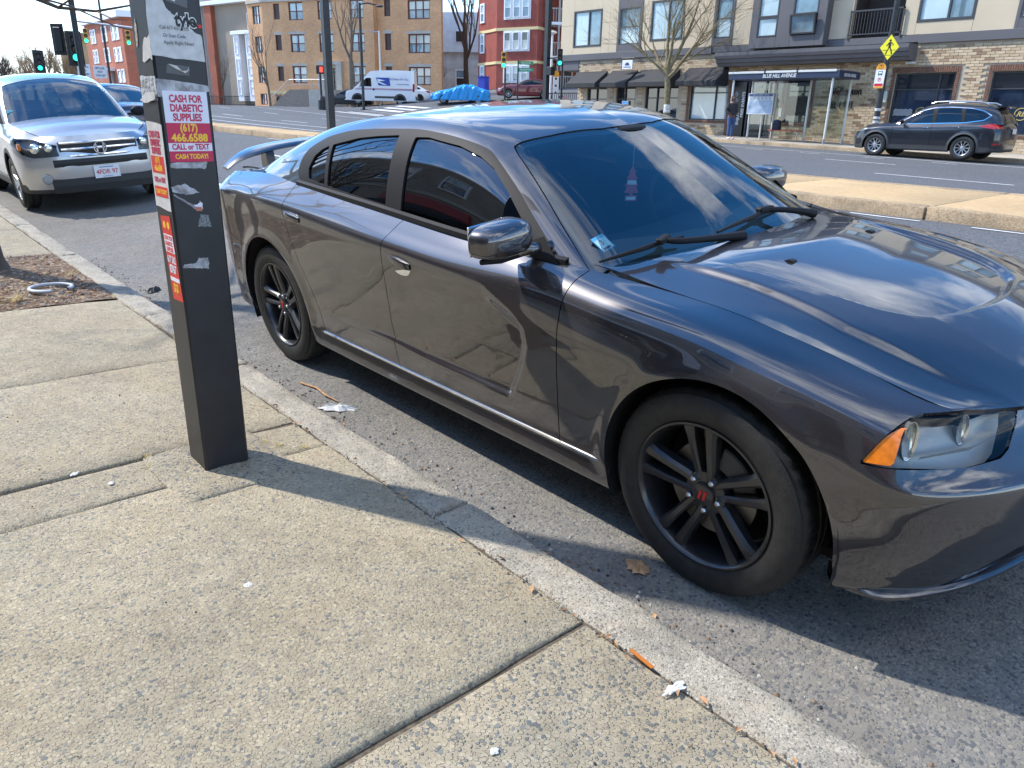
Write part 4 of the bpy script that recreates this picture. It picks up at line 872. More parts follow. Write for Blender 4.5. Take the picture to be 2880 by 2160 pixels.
def sedan_wheel(root, loc, sg, rot=0.):
    W_ = empty('wheel'); W_.parent = root; W_.location = loc
    if sg > 0: W_.rotation_euler = (0, 0, math.pi)
    tyre_mesh(.250, .368, .235).build('tyre', RUBBER, W_, smooth=.5)
    b = MB(); b.lathe([(.250, .014), (.258, .004), (.2575, -.001), (.251, -.002), (.246, .004), (.240, .016), (.236, .045), (.228, .12), (.222, .20), (.225, .22)], 72, 'y'); rim = b.build('rim', RIMBLACK, W_, smooth=.7)
    # five twin spokes
    b = MB()
    for k in range(5):
        for s2 in (-1, 1):
            a0 = R(97+72*k)+rot
            def P(r, ang, y): return (r*math.cos(a0+ang), y, r*math.sin(a0+ang))
            V = []
            for r, off, hw, y, dp in ((.045, .020, .016, .030, .05), (.085, .026, .016, .026, .05), (.14, .031, .0165, .018, .045), (.20, .037, .019, .012, .04), (.226, .041, .024, .010, .035), (.245, .044, .027, .010, .03)):
                c = s2*off
                for t, yy in ((c-s2*hw*.95, y+.006), (c-s2*hw*.55, y), (c+s2*hw*.45, y+.002), (c+s2*hw, y+.014), (c+s2*hw*1.15, y+dp), (c-s2*hw*.9, y+dp)): V.append((r*math.cos(a0)-t*math.sin(a0), yy, r*math.sin(a0)+t*math.cos(a0)))
            fc = [(i*6+q, i*6+6+q, i*6+6+(q+1) % 6, i*6+(q+1) % 6) for i in range(5) for q in range(6)]
            if s2 > 0: fc = [f[::-1] for f in fc]
            b.add(V, fc)
    b.build('spokes', RIMBLACK, W_, smooth=.35)
    b = MB(); b.lathe([(0, .016), (.034, .016), (.040, .020), (.042, .030), (.075, .034), (.082, .05), (.082, .10)], 36, 'y'); hub = b.build('hub', RIMBLACK, W_, smooth=.6)
    em = mat('red_emblem', (.55, .01, .015), rough=.4)
    b = MB()
    for dx in (-.010, .008): b.prism([(dx-.006, -.017), (dx+.003, -.017), (dx+.011, .017), (dx+.002, .017)], .013, .017)
    b.build('hub_emblem', em, hub)
    for k in range(5):
        a = R(97+36+72*k)+rot; b = MB(); b.lathe([(0, .012), (.007, .013), (.0105, .018), (.0115, .03), (.0115, .045)], 6, 'y', c=(.0585*math.cos(a), 0, .0585*math.sin(a))); b.build('lug_nut', STEEL, hub)
    b = MB(); b.lathe([(.06, .075), (.165, .075), (.168, .08), (.168, .10), (.06, .10)], 48, 'y'); b.build('brake_disc', mat('worn_disc', (.20, .19, .18), rough=.45, metal=1., noise=.3, nscale=8), W_, smooth=.5)
    b = MB(); b.lathe([(.10, .055), (.172, .055), (.178, .06), (.178, .12), (.10, .12)], 10, 'y', a0=R(20), a1=R(75)); b.build('brake_caliper', mat('caliper_grey', (.05, .05, .052), rough=.5), W_, smooth=.4)
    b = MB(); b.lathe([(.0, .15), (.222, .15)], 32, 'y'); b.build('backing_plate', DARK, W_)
    return W_
CAR = empty('parked_sedan', label='dark grey four-door sedan with black wheels and rear wing, parked at the near kerb', cat='car')
RWC = Matrix(((0.9999161, 0.0011976, 0.0128970), (0, 0.9957165, -0.0924590), (-0.0129525, 0.0924512, 0.9956330)))
CAR.matrix_world = RWC.to_4x4()
parts = build_sedan(CAR)
for x in (0, -3.052):
    for sg in (-1, 1): sedan_wheel(CAR, (x, sg*.915, .366), sg, rot=0 if x == 0 else R(6))
# ---------------------------------------------------------------- other vehicles: lofted bodies (x forward, front axle at 0)
def paint(name, c, metal=.3, rough=.35): return mat(name, c, rough=rough, metal=metal, coat=1., coat_rough=.03)
CARGLASS = glass('car_window_glass', (.06, .07, .075), ior=1.7)
CARGLASS2 = glass('car_windscreen_glass', (.30, .38, .40), ior=2.1)
CLAD = mat('grey_cladding', (.045, .046, .048), rough=.6)
ALLOY = mat('silver_alloy', (.55, .56, .57), rough=.28, metal=.9)
CLEAR = mat('headlamp_face', (.25, .26, .25), rough=.10, noise=.35, nscale=4, coat=1., detail=1.)
def fix(tm):
    f = tm.F; n = np.cross(tm.V[f[:, 1]]-tm.V[f[:, 0]], tm.V[f[:, 2]]-tm.V[f[:, 0]]); w = (n*tm.N[f[:, 0]]).sum()
    if w < 0: tm.F = tm.F[:, ::-1]
    return tm
def plain_wheel(root, loc, sg, r, rim, w, spokes=10, m=None, tread=False, n=48, twin=False):
    W_ = empty('wheel'); W_.parent = root; W_.location = loc
    if sg > 0: W_.rotation_euler = (0, 0, math.pi)
    key = ('w', r, rim, spokes, (m or ALLOY).name, twin)
    if key not in SHAPES:
        t = tyre_mesh(rim, r, w, tread, n).mesh('tyre', RUBBER, .5)
        b = MB(); b.lathe([(rim, .012), (rim+.004, .0), (rim-.008, .006), (rim-.02, .05), (rim-.025, .15)], n, 'y'); rm = b.mesh('rim', m or ALLOY, .6)
        b = MB()
        for k in range(spokes):
            a0 = 2*math.pi*k/spokes; V = []
            for rr, hw, y in ((.05, .020, .022), (rim*.55, .017, .012), (rim-.012, .026, .006)):
                for t_, yy in ((-hw, y+.02), (-hw*.6, y), (hw*.6, y), (hw, y+.02)): V.append((rr*math.cos(a0)-t_*math.sin(a0), yy, rr*math.sin(a0)+t_*math.cos(a0)))
            b.add(V, [(i*4+q+1, i*4+q, i*4+4+q, i*4+5+q) for i in range(2) for q in range(3)])
        b.lathe([(0, .012), (.03, .013), (.055, .02), (.065, .05)], 20, 'y'); sp = b.mesh('spokes', m or ALLOY, .5)
        b = MB(); b.lathe([(0, .07), (rim-.02, .07)], 24, 'y'); bp = b.mesh('brake_shadow', DARK)  # flat black disc stands in for the shade behind the spokes
        SHAPES[key] = (t, rm, sp, bp)
    for nm, me in zip(('tyre', 'rim', 'spokes', 'brake_shade_disc'), SHAPES[key]): link(nm, me, W_)
    return W_
def loft_car(name, sp, label, loc, rz, up=None, group=None):
    root = empty(name, loc, rz, label, 'car', group); P = sp['paint']; du = sp.get('du', .03); nv = sp.get('nv', 50)
    hw, xf, xr, wb = sp['hw'], sp['xf'], sp['xr'], sp['wb']; E = np.array(sp['edge'], float); E = E[np.argsort(E[:, 0])]      # (x, y, z) of bonnet side / belt / deck side
    zb = sp.get('zb', .22); net = []
    def rows(hwx, ye, ze, zbx):
        zs = max(ze-sp.get('shoulder', .14), .55); return [(.86*hwx, zbx), (.955*hwx, zbx+.01), (.985*hwx, zbx+.12), (.998*hwx, zbx+.24), (hwx, .5*(zbx+.24+zs)), (.995*hwx, zs-.06), (.978*hwx, zs+.04), (ye, ze)]
    fs = sp.get('fset', [.10, .06, .02, .0, .0, .02, .06, .14]); rs = sp.get('rset', [.10, .05, .02, .0, .0, .02, .05, .12]); cdf, cdr = sp.get('cdf', .35), sp.get('cdr', .25)
    for yf in (0, .35, .62, .82, .93):
        r = rows(hw, E[0, 1], E[0, 2], zb+.04); net.append([(xr+cdr*yf**4+rs[i], (r[i][0]*yf if i < 7 else E[0, 1]*yf), r[i][1]) for i in range(8)])
    for x in sp['st']:
        ye = interp(x, E[:, [0, 1]]); ze = interp(x, E[:, [0, 2]]); t = max(0, (x-(xf-cdf-.35))/.5); t2 = max(0, ((xr+cdr+.3)-x)/.5)
        net.append([(x, y, z) for y, z in rows(hw*(1-.035*t-.025*t2), ye, ze, zb)])
    for yf in (.93, .82, .62, .35, 0):
        r = rows(hw*.97, E[-1, 1], E[-1, 2], zb+.0); net.append([(xf-cdf*yf**4-fs[i], (r[i][0]*yf if i < 7 else E[-1, 1]*yf), r[i][1]) for i in range(8)])
    G = net_surface(np.array(net), du, nv)
    for xc in (0, -wb):
        rr = np.hypot(G[..., 0]-xc, G[..., 2]-sp['wr']); G[..., 1] += sp.get('flare', .012)*np.exp(-((rr-sp['ar'])/.05)**2)*(G[..., 1] > hw*.8)
    N = grid_normals(G); N = np.where((N*(G-np.array([(xf+xr)/2, 0, .5]))).sum(2, keepdims=True) < 0, -N, N)
    a = np.r_[[0], np.cumsum(np.hypot(*np.diff(G[:, nv//2, :2], axis=0).T))]; A = np.stack([G[..., 0], G[..., 2], np.repeat(a[:, None], nv, 1), G[..., 1]], -1)
    S = fix(grid_tm(G, N, A)); fV, fA = S.V, S.A
    def chart(p): return fA[np.argmin(((fV-np.array(p))**2).sum(1)), 2]
    def arch(M, xc, r):
        d = r-np.where(M.A[:, 1] > sp['wr'], np.hypot(M.A[:, 0]-xc, M.A[:, 1]-sp['wr']), np.abs(M.A[:, 0]-xc)); return M.keep(np.where(M.A[:, 3] > hw*.6, d, -1))
    both('inner_shell', S.keep(lambda M: M.A[:, 1]*0-1), DARK, root, flange=0, inset=.03) if False else None
    S = arch(arch(S, 0, sp['ar']), -wb, sp['ar'])
    for nm, m_, pts, at in sp.get('lamps', []):
        poly = np.array([(chart(p), p[2]) for p in pts]); piece, S = S.split(sdf_poly(S.A[:, [2, 1]], poly)+np.where(np.abs(S.A[:, 0]-pts[0][0]) > 1.0, 9, 0)); both(nm, piece, m_, root, flange=.01)
        if nm == 'headlight' and sp.get('clearlamp'):
            for o_ in root.children:
                if o_.name.startswith('headlight'): o_.data.materials[0] = LENS
            both('lamp_housing', piece, mat('lamp_housing_dark', (.10, .105, .11), rough=.3, metal=.4), root, flange=.04, inset=.05)
    if sp.get('clad'):
        c, S = S.split(np.minimum(np.minimum(np.hypot(S.A[:, 0], S.A[:, 1]-sp['wr']), np.hypot(S.A[:, 0]+wb, S.A[:, 1]-sp['wr']))-sp['ar']-.055+np.where(S.A[:, 3] > hw*.6, 0, 9), np.where((S.A[:, 0] < xf-cdf-.05) & (S.A[:, 0] > xr+cdr+.05), S.A[:, 1]-sp['clad'], S.A[:, 1]-sp.get('cladf', sp['clad']))))
        tm_obj('lower_cladding', mirrored(c), CLAD, root, flange=.02)
    for k, tab in enumerate(sp['gaps']):
        pass
    Gs = [gap_line(t) for t in sp['gaps']]           # front to back
    body = S; rest = S
    names = ['front_wing', 'front_door', 'rear_door', 'quarter_panel']
    for k in range(len(Gs)+1):
        M = S
        if k > 0: M = M.keep(lambda t: Gs[k-1](t.A)+.004)
        if k < len(Gs): M = M.keep(lambda t: -Gs[k](t.A)+.004)
        if len(M.F): both(names[k] if len(Gs) == 3 else 'body_panel', M, P, root, flange=.02)
    # cabin
    Dn = []
    for (x, c), (yr_, zr_) in zip(sp['roof'], sp['rail']):
        yb = interp(x, E[:, [0, 1]]); zb_ = interp(x, E[:, [0, 2]])-.02
        if zr_ < zb_+.02: zb_ = zr_-.03
        r = [(yb+.01, zb_-.08), (yb-.003, zb_)]+[(yb-.003+(yr_-yb)*fy, zb_+(zr_-zb_)*fz) for fy, fz in ((.22, .36), (.48, .68), (.78, .91))]+[(yr_, zr_)]+[(yr_*fy, zr_+(c-zr_)*fz) for fy, fz in ((.90, .32), (.72, .62), (.45, .88), (0, 1.))]
        Dn.append([(x, y, z) for y, z in r])
    G = net_surface(np.array(Dn), du, nv); N = grid_normals(G); N = np.where((N*(G-np.array([np.mean([q[0] for q in sp['roof']]), 0, .8]))).sum(2, keepdims=True) < 0, -N, N)
    D = fix(grid_tm(G, N, np.stack([G[..., 0], G[..., 2], G[..., 1]], -1)))
    D = D.keep(interp(D.A[:, 0], E[:, [0, 2]])-.04-D.A[:, 1])
    def poly2(t): return np.array([(x, -.9) if i == -1 else (x, y) for i, (x, y) in enumerate(t)])
    W, D = D.split(sdf_poly(D.A[:, [0, 2]], np.array(sp['ws'])))
    WS = tm_obj('windscreen', mirrored(W), CARGLASS2, root, flange=0, inset=.006)
    if sp.get('bl'):
        B, D = D.split(sdf_poly(D.A[:, [0, 2]], np.array(sp['bl']))); tm_obj('rear_screen', mirrored(B), CARGLASS, root, flange=0, inset=.006)
    trim, D = D.split(sdf_poly(D.A[:, [0, 1]], np.array(sp['dlo']))+np.where(D.A[:, 2] < sp['rail'][len(sp['rail'])//2][0]*.97, 9, 0))
    tm_obj('roof', mirrored(D), P, root, flange=.015)
    ring = None
    if sp.get('ring'): trim, ring = trim.split(sdf_poly(trim.A[:, [0, 1]], np.array(sp['dlo']))+sp['ring'])
    for mm in (lambda t: t.mirror(), lambda t: t):
        rem = trim
        if ring is not None and len(ring.F): tm_obj('bright_window_trim', mm(ring), CHROME, root, flange=.01, inset=-.006)
        for nm, poly in sp['glass']:
            pc, rem = rem.split(sdf_poly(rem.A[:, [0, 1]], np.array(poly)))
            if len(pc.F): tm_obj(nm, mm(pc), CARGLASS, root, flange=0, inset=.006)
        if len(rem.F): tm_obj('window_frame', mm(rem), sp.get('trim', BLACKTRIM), root, flange=.012, inset=-.003)
    # bonnet and deck
    def deck(nm, x0, x1, crown, xs=24, ys=24):
        q = np.linspace(x0, x1, xs); full = np.array([p[7] for p in net]); sel = full[(full[:, 0] >= x0-.4) & (full[:, 0] <= x1+.4)]; sel = sel[np.argsort(sel[:, 0])]
        ye = np.interp(q, sel[:, 0], sel[:, 1]); ze = np.interp(q, sel[:, 0], sel[:, 2]); s = np.linspace(0, 1, ys); V = np.zeros((xs, ys, 3))
        V[..., 0] = q[:, None]; V[..., 1] = ye[:, None]*s*.985; V[..., 2] = ze[:, None]+crown*(1-s**2.2)[None, :]*(sst((x1-q)/.45) if nm == 'bonnet' else sst((q-x0)/.3))[:, None]
        Nn = grid_normals(V); Nn = np.where(Nn[..., 2:3] < 0, -Nn, Nn); return tm_obj(nm, mirrored(fix(grid_tm(V, Nn, V))), P, root, flange=.015)
    deck('bonnet', sp['cowl'], xf-fs[7]-.002, sp.get('crown', .05))
    if sp.get('deck'): deck('boot_lid', xr+rs[7]+.002, sp['deck'], .03)
    # hidden floor and wheels
    b = MB(); b.box(xr+.3, xf-.3, -hw*.72, hw*.72, zb+.02, zb+.07); b.box(-wb+.45, -.45, -hw*.9, hw*.9, zb+.03, .5); b.box(.0, xf-cdf-.2, -hw*.6, hw*.6, .3, .62); b.box(xr+cdr+.1, -wb, -hw*.6, hw*.6, .3, .75); b.build('underbody', DARK, root)
    b = MB(); b.box(-.9, -.62, -hw*.8, hw*.8, .6, interp(-.6, E[:, [0, 2]])-.03, .03); b.build('dashboard', SEATM, root)
    for y in (-.38, .38): b = MB(); b.prism([(-1.85, .5), (-1.3, .5), (-1.3, .6), (-1.68, .62), (-1.80, 1.12), (-1.92, 1.12)], y-.24, y+.24); b.build('seat', SEATM, root)
    b = MB(); b.box(-2.75, -2.55, -.62, .62, .5, 1.05, .04); b.build('rear_seat', SEATM, root)
    for x in (0, -wb):
        for sg in (-1, 1): plain_wheel(root, (x, sg*(hw-.02), sp['wr']), sg, sp['wr'], sp['rim'], .2, sp.get('spokes', 10), sp.get('wheelmat'))
    for sg in (-1, 1):
        mx_, my_, mz_ = sp['mirror']; b = MB(); b.ball((0, sg*.09, 0), .1, 12, 8, (.55, 1.05, .72)); o = b.build('door_mirror', sp.get('mirmat', P), root, smooth=True, loc=(mx_, sg*my_, mz_)); b = MB(); b.box(-.03, .03, -sg*.06, sg*.02, -.05, -.02, .005); b.build('mirror_arm', BLACKTRIM, o)
        for hx, hz in sp.get('handles', []):
            b = MB(); b.box(hx-.09, hx+.09, sg*(hw-.01), sg*(hw+.022), hz-.014, hz+.014, .006); b.build('door_handle', sp.get('handlemat', P), root)
    return root
def plate(root, txt, loc, rot, ink=(.55, .05, .05), w=.305, h=.152):
    b = MB(); b.box(-w/2, w/2, -h/2, h/2, -.004, .0, .001); p = b.build('number_plate', mat('plate_white', (.72, .74, .76), rough=.35), root, loc=loc, rot=rot)
    if txt: text('plate_number', txt, h*.52, mat('plate_ink_%02d' % int(ink[0]*99), ink, rough=.5), p, (0, -.004, .001), sx=.92, bold=.012); 
    b = MB(); b.box(-.085, .085, .052, .062, 0, .001); b.box(-.06, .06, -.062, -.056, 0, .001); b.build('plate_caption', mat('plate_blue', (.08, .12, .4), rough=.5), p)
    return p
# ---------------------------------------------------------------- building kit
def cells(x0, x1, z0, z1, holes, xcuts=(), zcuts=()):
    """rectangles of a wall left over round its openings"""
    xs = sorted(set([x0, x1]+[v for h in holes for v in h[:2] if x0 < v < x1]+[v for v in xcuts if x0 < v < x1])); out = []
    for a, b in zip(xs[:-1], xs[1:]):
        hs = sorted((h[2], h[3]) for h in holes if h[0] < (a+b)/2 < h[1]); z = z0; spans = []
        for p, q in hs:
            if p > z: spans.append((z, min(p, z1)))
            z = max(z, q)
        if z < z1: spans.append((z, z1))
        for p, q in spans:
            zz = sorted(set([p, q]+[v for v in zcuts if p+.05 < v < q-.05]))
            out += [(a, b, c, d) for c, d in zip(zz[:-1], zz[1:])]
    return out
WIN_L = mat('blind_and_sky_glass', (.42, .52, .54), rough=.04, coat=1., noise=.12, nscale=.8, coat_rough=.0)  # opaque pane: colour holds the blinds plus a painted-in sky reflection
WIN_B = mat('sky_lit_glass', (.16, .24, .28), rough=.03, coat=1., noise=.35, nscale=1.2, coat_rough=.0)
WIN_D = mat('dark_shop_glass', (.02, .024, .03), rough=.03, coat=1., coat_rough=.0)
WIN_N = mat('navy_shop_glass', (.022, .034, .06), rough=.03, coat=1., noise=.5, nscale=1.5, coat_rough=.0)
WIN_C = mat('curtained_glass', (.50, .50, .44), rough=.05, coat=1., noise=.1, nscale=2)
CHAR = mat('charcoal_panel', (.105, .10, .105), rough=.6, noise=.08, nscale=.6)
CHARD = mat('charcoal_frame', (.045, .046, .05), rough=.5)
STUC = mat('beige_stucco', (.56, .46, .325), rough=.85, noise=.06, nscale=.7, bump=.15, bscale=60)
SOFF = mat('brown_recess', (.06, .045, .038), rough=.8)
def window(parent, x0, x1, z0, z1, y, m=WIN_L, frame=CHARD, mull=(), trans=(), fw=.06, dep=.10, sill=None, to=None, sub='pane'):
    """window in a wall that faces -y: frame bars round each pane; returns the frame object"""
    b = MB(); b.box(x0, x1, y-.02, y+dep, z0, z0+fw); b.box(x0, x1, y-.02, y+dep, z1-fw, z1); b.box(x0, x0+fw, y-.018, y+dep, z0+fw, z1-fw); b.box(x1-fw, x1, y-.018, y+dep, z0+fw, z1-fw)
    xs = [x0+fw]+sorted(mull)+[x1-fw]
    for v in mull: b.box(v-fw*.4, v+fw*.4, y-.014, y+dep, z0+fw, z1-fw)
    for v in trans: b.box(x0+fw, x1-fw, y-.010, y+dep-.01, v-fw*.35, v+fw*.35)
    w = b.build('window', frame, parent); zs = [z0+fw]+sorted(trans)+[z1-fw]; k = 0
    for a, c in zip(xs[:-1], xs[1:]):
        for p, q in zip(zs[:-1], zs[1:]):
            mm = m[k % len(m)] if isinstance(m, (list, tuple)) else m; k += 1
            MB().box(a, c, y+dep*.45+.002*k, y+dep*.45+.02+.002*k, p, q).build(sub, mm, w)
    if sill: MB().box(x0-.08, x1+.08, y-.08, y+.05, z0-.12, z0-.003).build('sill', sill, w)
    return w
# ---------------------------------------------------------------- the mixed-use block across the street (facade on y = 29.2)
BLK = empty('apartment_block', (0, 0, 0), label='beige stucco and charcoal apartment block over a tan brick shop floor across the street', cat='building')
FY = 29.2; BX0, BX1 = -30.88, 9.0
BRK = [mat('tan_brick_%d' % i, c, rough=.85, noise=.10, nscale=9) for i, c in enumerate([(.50, .385, .25), (.46, .345, .22), (.54, .42, .285), (.33, .225, .14), (.26, .165, .105)])]
BRN = mat('brown_soldier_brick', (.17, .085, .055), rough=.85, noise=.2, nscale=9)
MORT = mat('pale_mortar', (.40, .34, .26), rough=.9, noise=.1, nscale=5)
shop = [(-28.74, -27.29, .6, 3.0), (-26.65, -25.34, .6, 3.05), (-24.71, -22.66, .6, 3.08), (-21.95, -19.75, 1.50, 3.12), (-19.69, -17.48, .6, 3.28), (-16.94, -15.74, 1.46, 3.24), (-12.35, -10.15, 1.22, 3.37), (-8.95, -6.6, 1.22, 3.36), (-5.3, -3.0, 1.22, 3.36), (-1.6, .8, 1.22, 3.36), (2.2, 4.5, 1.22, 3.36)]
b = MB()
for c in cells(-29.42, BX1, .2, 4.40, shop): b.box(c[0], c[1], FY+.03, FY+.34, c[2], c[3])
b.build('mortar_wall', MORT, BLK)
b = MB()
for h in shop: b.box(h[0]-.02, h[1]+.02, FY+.36, FY+.40, h[2], h[3]+.02)
b.box(-29.42, BX1, FY+.5, FY+14, .2, 4.3); b.build('shop_interior', mat('dim_interior', (.03, .032, .035), rough=.8), BLK)
rb = random.Random(11); bw, bh, jt = .305, .098, .012; bricks = []
zrow = .60; r_i = 0
while zrow+bh < 4.40:
    x = -29.42+(bw/2 if r_i % 2 else 0)
    while x < 4.5:
        x1 = min(x+bw-jt, BX1); p, q = zrow, zrow+bh-jt
        clear = True
        for h in shop:
            m_ = .13
            if x < h[1]+m_ and x1 > h[0]-m_ and q > h[2]-(.13 if h[2] > 1 else 0) and p < h[3]+.22: clear = False; break
        if clear: bricks.append((x, x1, p, q, rb.choices(range(5), (30, 26, 26, 11, 7))[0]))
        x += bw
    zrow += bh; r_i += 1
# soldier courses and jamb bricks
sold = []
for h in shop[3:]:
    n = int((h[1]-h[0]+.26)/.075); 
    if h[0] > -18.8 or h[0] < -20: 
        for k in range(n): a = h[0]-.13+(h[1]-h[0]+.26)*k/n; sold.append((a, a+.062, h[3]+.012, h[3]+.215))
    for sx in (h[0]-.125, h[1]+.008):
        z = max(h[2], .8)
        while z < h[3]: sold.append((sx, sx+.117, z, min(z+.062, h[3]))); z += .075
    if h[2] > 1:
        for k in range(n): a = h[0]-.13+(h[1]-h[0]+.26)*k/n; sold.append((a, a+.062, h[2]-.125, h[2]-.012))
bm_ = [MB().box(0, bw-jt, 0, .035, 0, bh-jt, .004).mesh('brick', m_) for m_ in BRK]
def near(c): return (c[0]-CAM.x)**2+(FY-CAM.y)**2+c[2]**2
vis = sorted([c for c in bricks if abs(c[1]-c[0]-(bw-jt)) < 1e-3 and c[0] > -16 and c[1] < -5.8 and c[2] > 1.1], key=near)
ind = set(id(c) for c in vis[:300])
for c in vis[:300]: link('brick', bm_[c[4]], BLK, (c[0], FY-.004+.003*rb.random(), c[2]))
rest = MB()
for c in bricks:
    if id(c) in ind: continue
    rest.cur = c[4]; rest.box(c[0], c[1], FY+.003*rb.random(), FY+.031, c[2], c[3])
rest.cur = 5
for c in sold: rest.box(c[0], c[1], FY-.012+.004*rb.random(), FY+.031, c[2], c[3])
tag(rest.build('brickwork', BRK+[BRN], BLK), kind='stuff')
# shop windows
for h, mu, tr, mm in ((shop[0], (-28.1,), (2.45,), WIN_D), (shop[1], (-26.1,), (2.45,), WIN_D), (shop[2], (-24.0, -23.3), (2.5,), WIN_D), (shop[3], (-20.55,), (2.72,), WIN_L), (shop[5], (), (2.75,), WIN_D)):
    window(BLK, h[0], h[1], max(h[2], FZ((h[0]+h[1])/2, FY)), h[3], FY+.14, mm, CHARD, mu, tr)
shopwin = []
for h in shop[6:]: shopwin.append(window(BLK, h[0], h[1], h[2], h[3], FY+.14, [WIN_N, WIN_D], CHARD, (h[0]+(h[1]-h[0])*.74,), (2.78,)))
WP = mat('white_vinyl', (.75, .75, .73), rough=.6); GOLD = mat('gold_vinyl', (.55, .42, .12), rough=.4)
for k, h in enumerate(shop[6:9]):                # zigzag and monogram decals on the glass
    b = MB(); x0 = h[0]+.10
    for row in range(3):
        for i in range(8):
            xa, za, zb = x0+.09*i, 1.98-.085*row+(.075 if i % 2 else 0), 1.98-.085*row+(0 if i % 2 else .075)
            b.add([(xa, FY+.165, za), (xa+.09, FY+.165, zb), (xa+.09, FY+.165, zb+.032), (xa, FY+.165, za+.032)], [(0, 1, 2, 3)])
    b.build('zigzag_decal', WP, shopwin[k])
    b = MB(); b.lathe([(.19, 0), (.215, 0), (.215, .004), (.19, .004)], 32, 'y', c=(h[0]+1.15, FY+.155, 1.93)); d = b.build('monogram_decal', GOLD, shopwin[k]); text('monogram', 'RB', .24, GOLD, d, (h[0]+1.15, FY+.155, 1.93), (R(90), 0, 0), bold=.01, shear=.3)
# entry doors
z0 = FZ(-19, FY)-.02
PO = mat('black_poster', (.012, .012, .013), rough=.3)
d = MB().box(-19.69, -18.93, FY+.10, FY+.16, z0, 3.16).build('poster_door', PO, BLK)
for i, s_ in enumerate(('FREE EVENTS', 'ENJOY')): text('poster_lettering', s_, .19, WP, d, (-19.02-.2*i, FY+.097, 2.2 if i == 0 else 1.6), (R(90), R(-90), 0), bold=.02)
b = MB(); b.ball((-19.4, FY+.09, 2.65), .1, 12, 8, (1, .1, 1.2)); b.ball((-19.42, FY+.09, 2.4), .16, 12, 8, (1, .08, .6)); b.build('poster_portrait', mat('poster_grey', (.2, .2, .2), rough=.5), d)
d = window(BLK, -18.83, -17.48, z0, 3.27, FY+.14, WIN_D, CHARD, (-17.95,), (2.62,), sub='pane'); text('door_number', '1301', .17, WP, d, (-18.35, FY+.125, 2.95), (R(90), 0, 0), bold=.02)
MB().tube([(-17.88, FY+.08, 1.35), (-17.88, FY+.08, 2.1)], .014, 8).build('door_pull', STEEL, d)
INK = mat('black_sign_metal', (.012, .012, .012), rough=.5)
text('wall_lettering', 'Wellington', .40, INK, BLK, (-14.25, FY-.03, 2.72), (R(90), 0, 0), depth=.015, sx=.78, bold=.008); text('wall_lettering', 'at 1301', .40, INK, BLK, (-14.30, FY-.03, 2.20), (R(90), 0, 0), depth=.015, sx=.82, bold=.008)
# bands, canopy, awnings
MB().box(BX0-.05, -20.9, FY-.10, FY+.1, 4.40, 4.72, .01).build('charcoal_band', CHAR, BLK); MB().box(-11.7, BX1, FY-.10, FY+.1, 4.40, 4.72, .01).build('charcoal_band', CHAR, BLK); MB().box(-20.9, -11.7, FY-.06, FY+.1, 4.45, 4.70, .01).build('charcoal_band', CHAR, BLK)
MB().box(BX0, -29.42, FY-.02, FY+6, 3.92, 4.40, .01).build('corner_soffit', CHAR, BLK)
b = MB(); b.prism([(28.30, 4.22), (28.30, 4.36), (29.15, 4.38), (29.15, 3.80), (28.62, 3.80), (28.55, 3.92), (28.45, 3.94), (28.42, 4.08), (28.34, 4.10)], -20.14, -11.68, 'x'); b.build('entry_canopy', CHAR, BLK)
AWN = mat('black_awning_cloth', (.028, .028, .031), rough=.8, noise=.12, nscale=3)
for a, c in ((-29.38, -27.28), (-26.93, -25.22), (-25.02, -22.60), (-22.10, -19.88)):
    b = MB(); b.prism([(29.17, 3.82), (28.20, 3.20), (28.20, 3.0), (29.17, 3.0)], a, c, 'x'); w = b.build('awning', AWN, BLK)
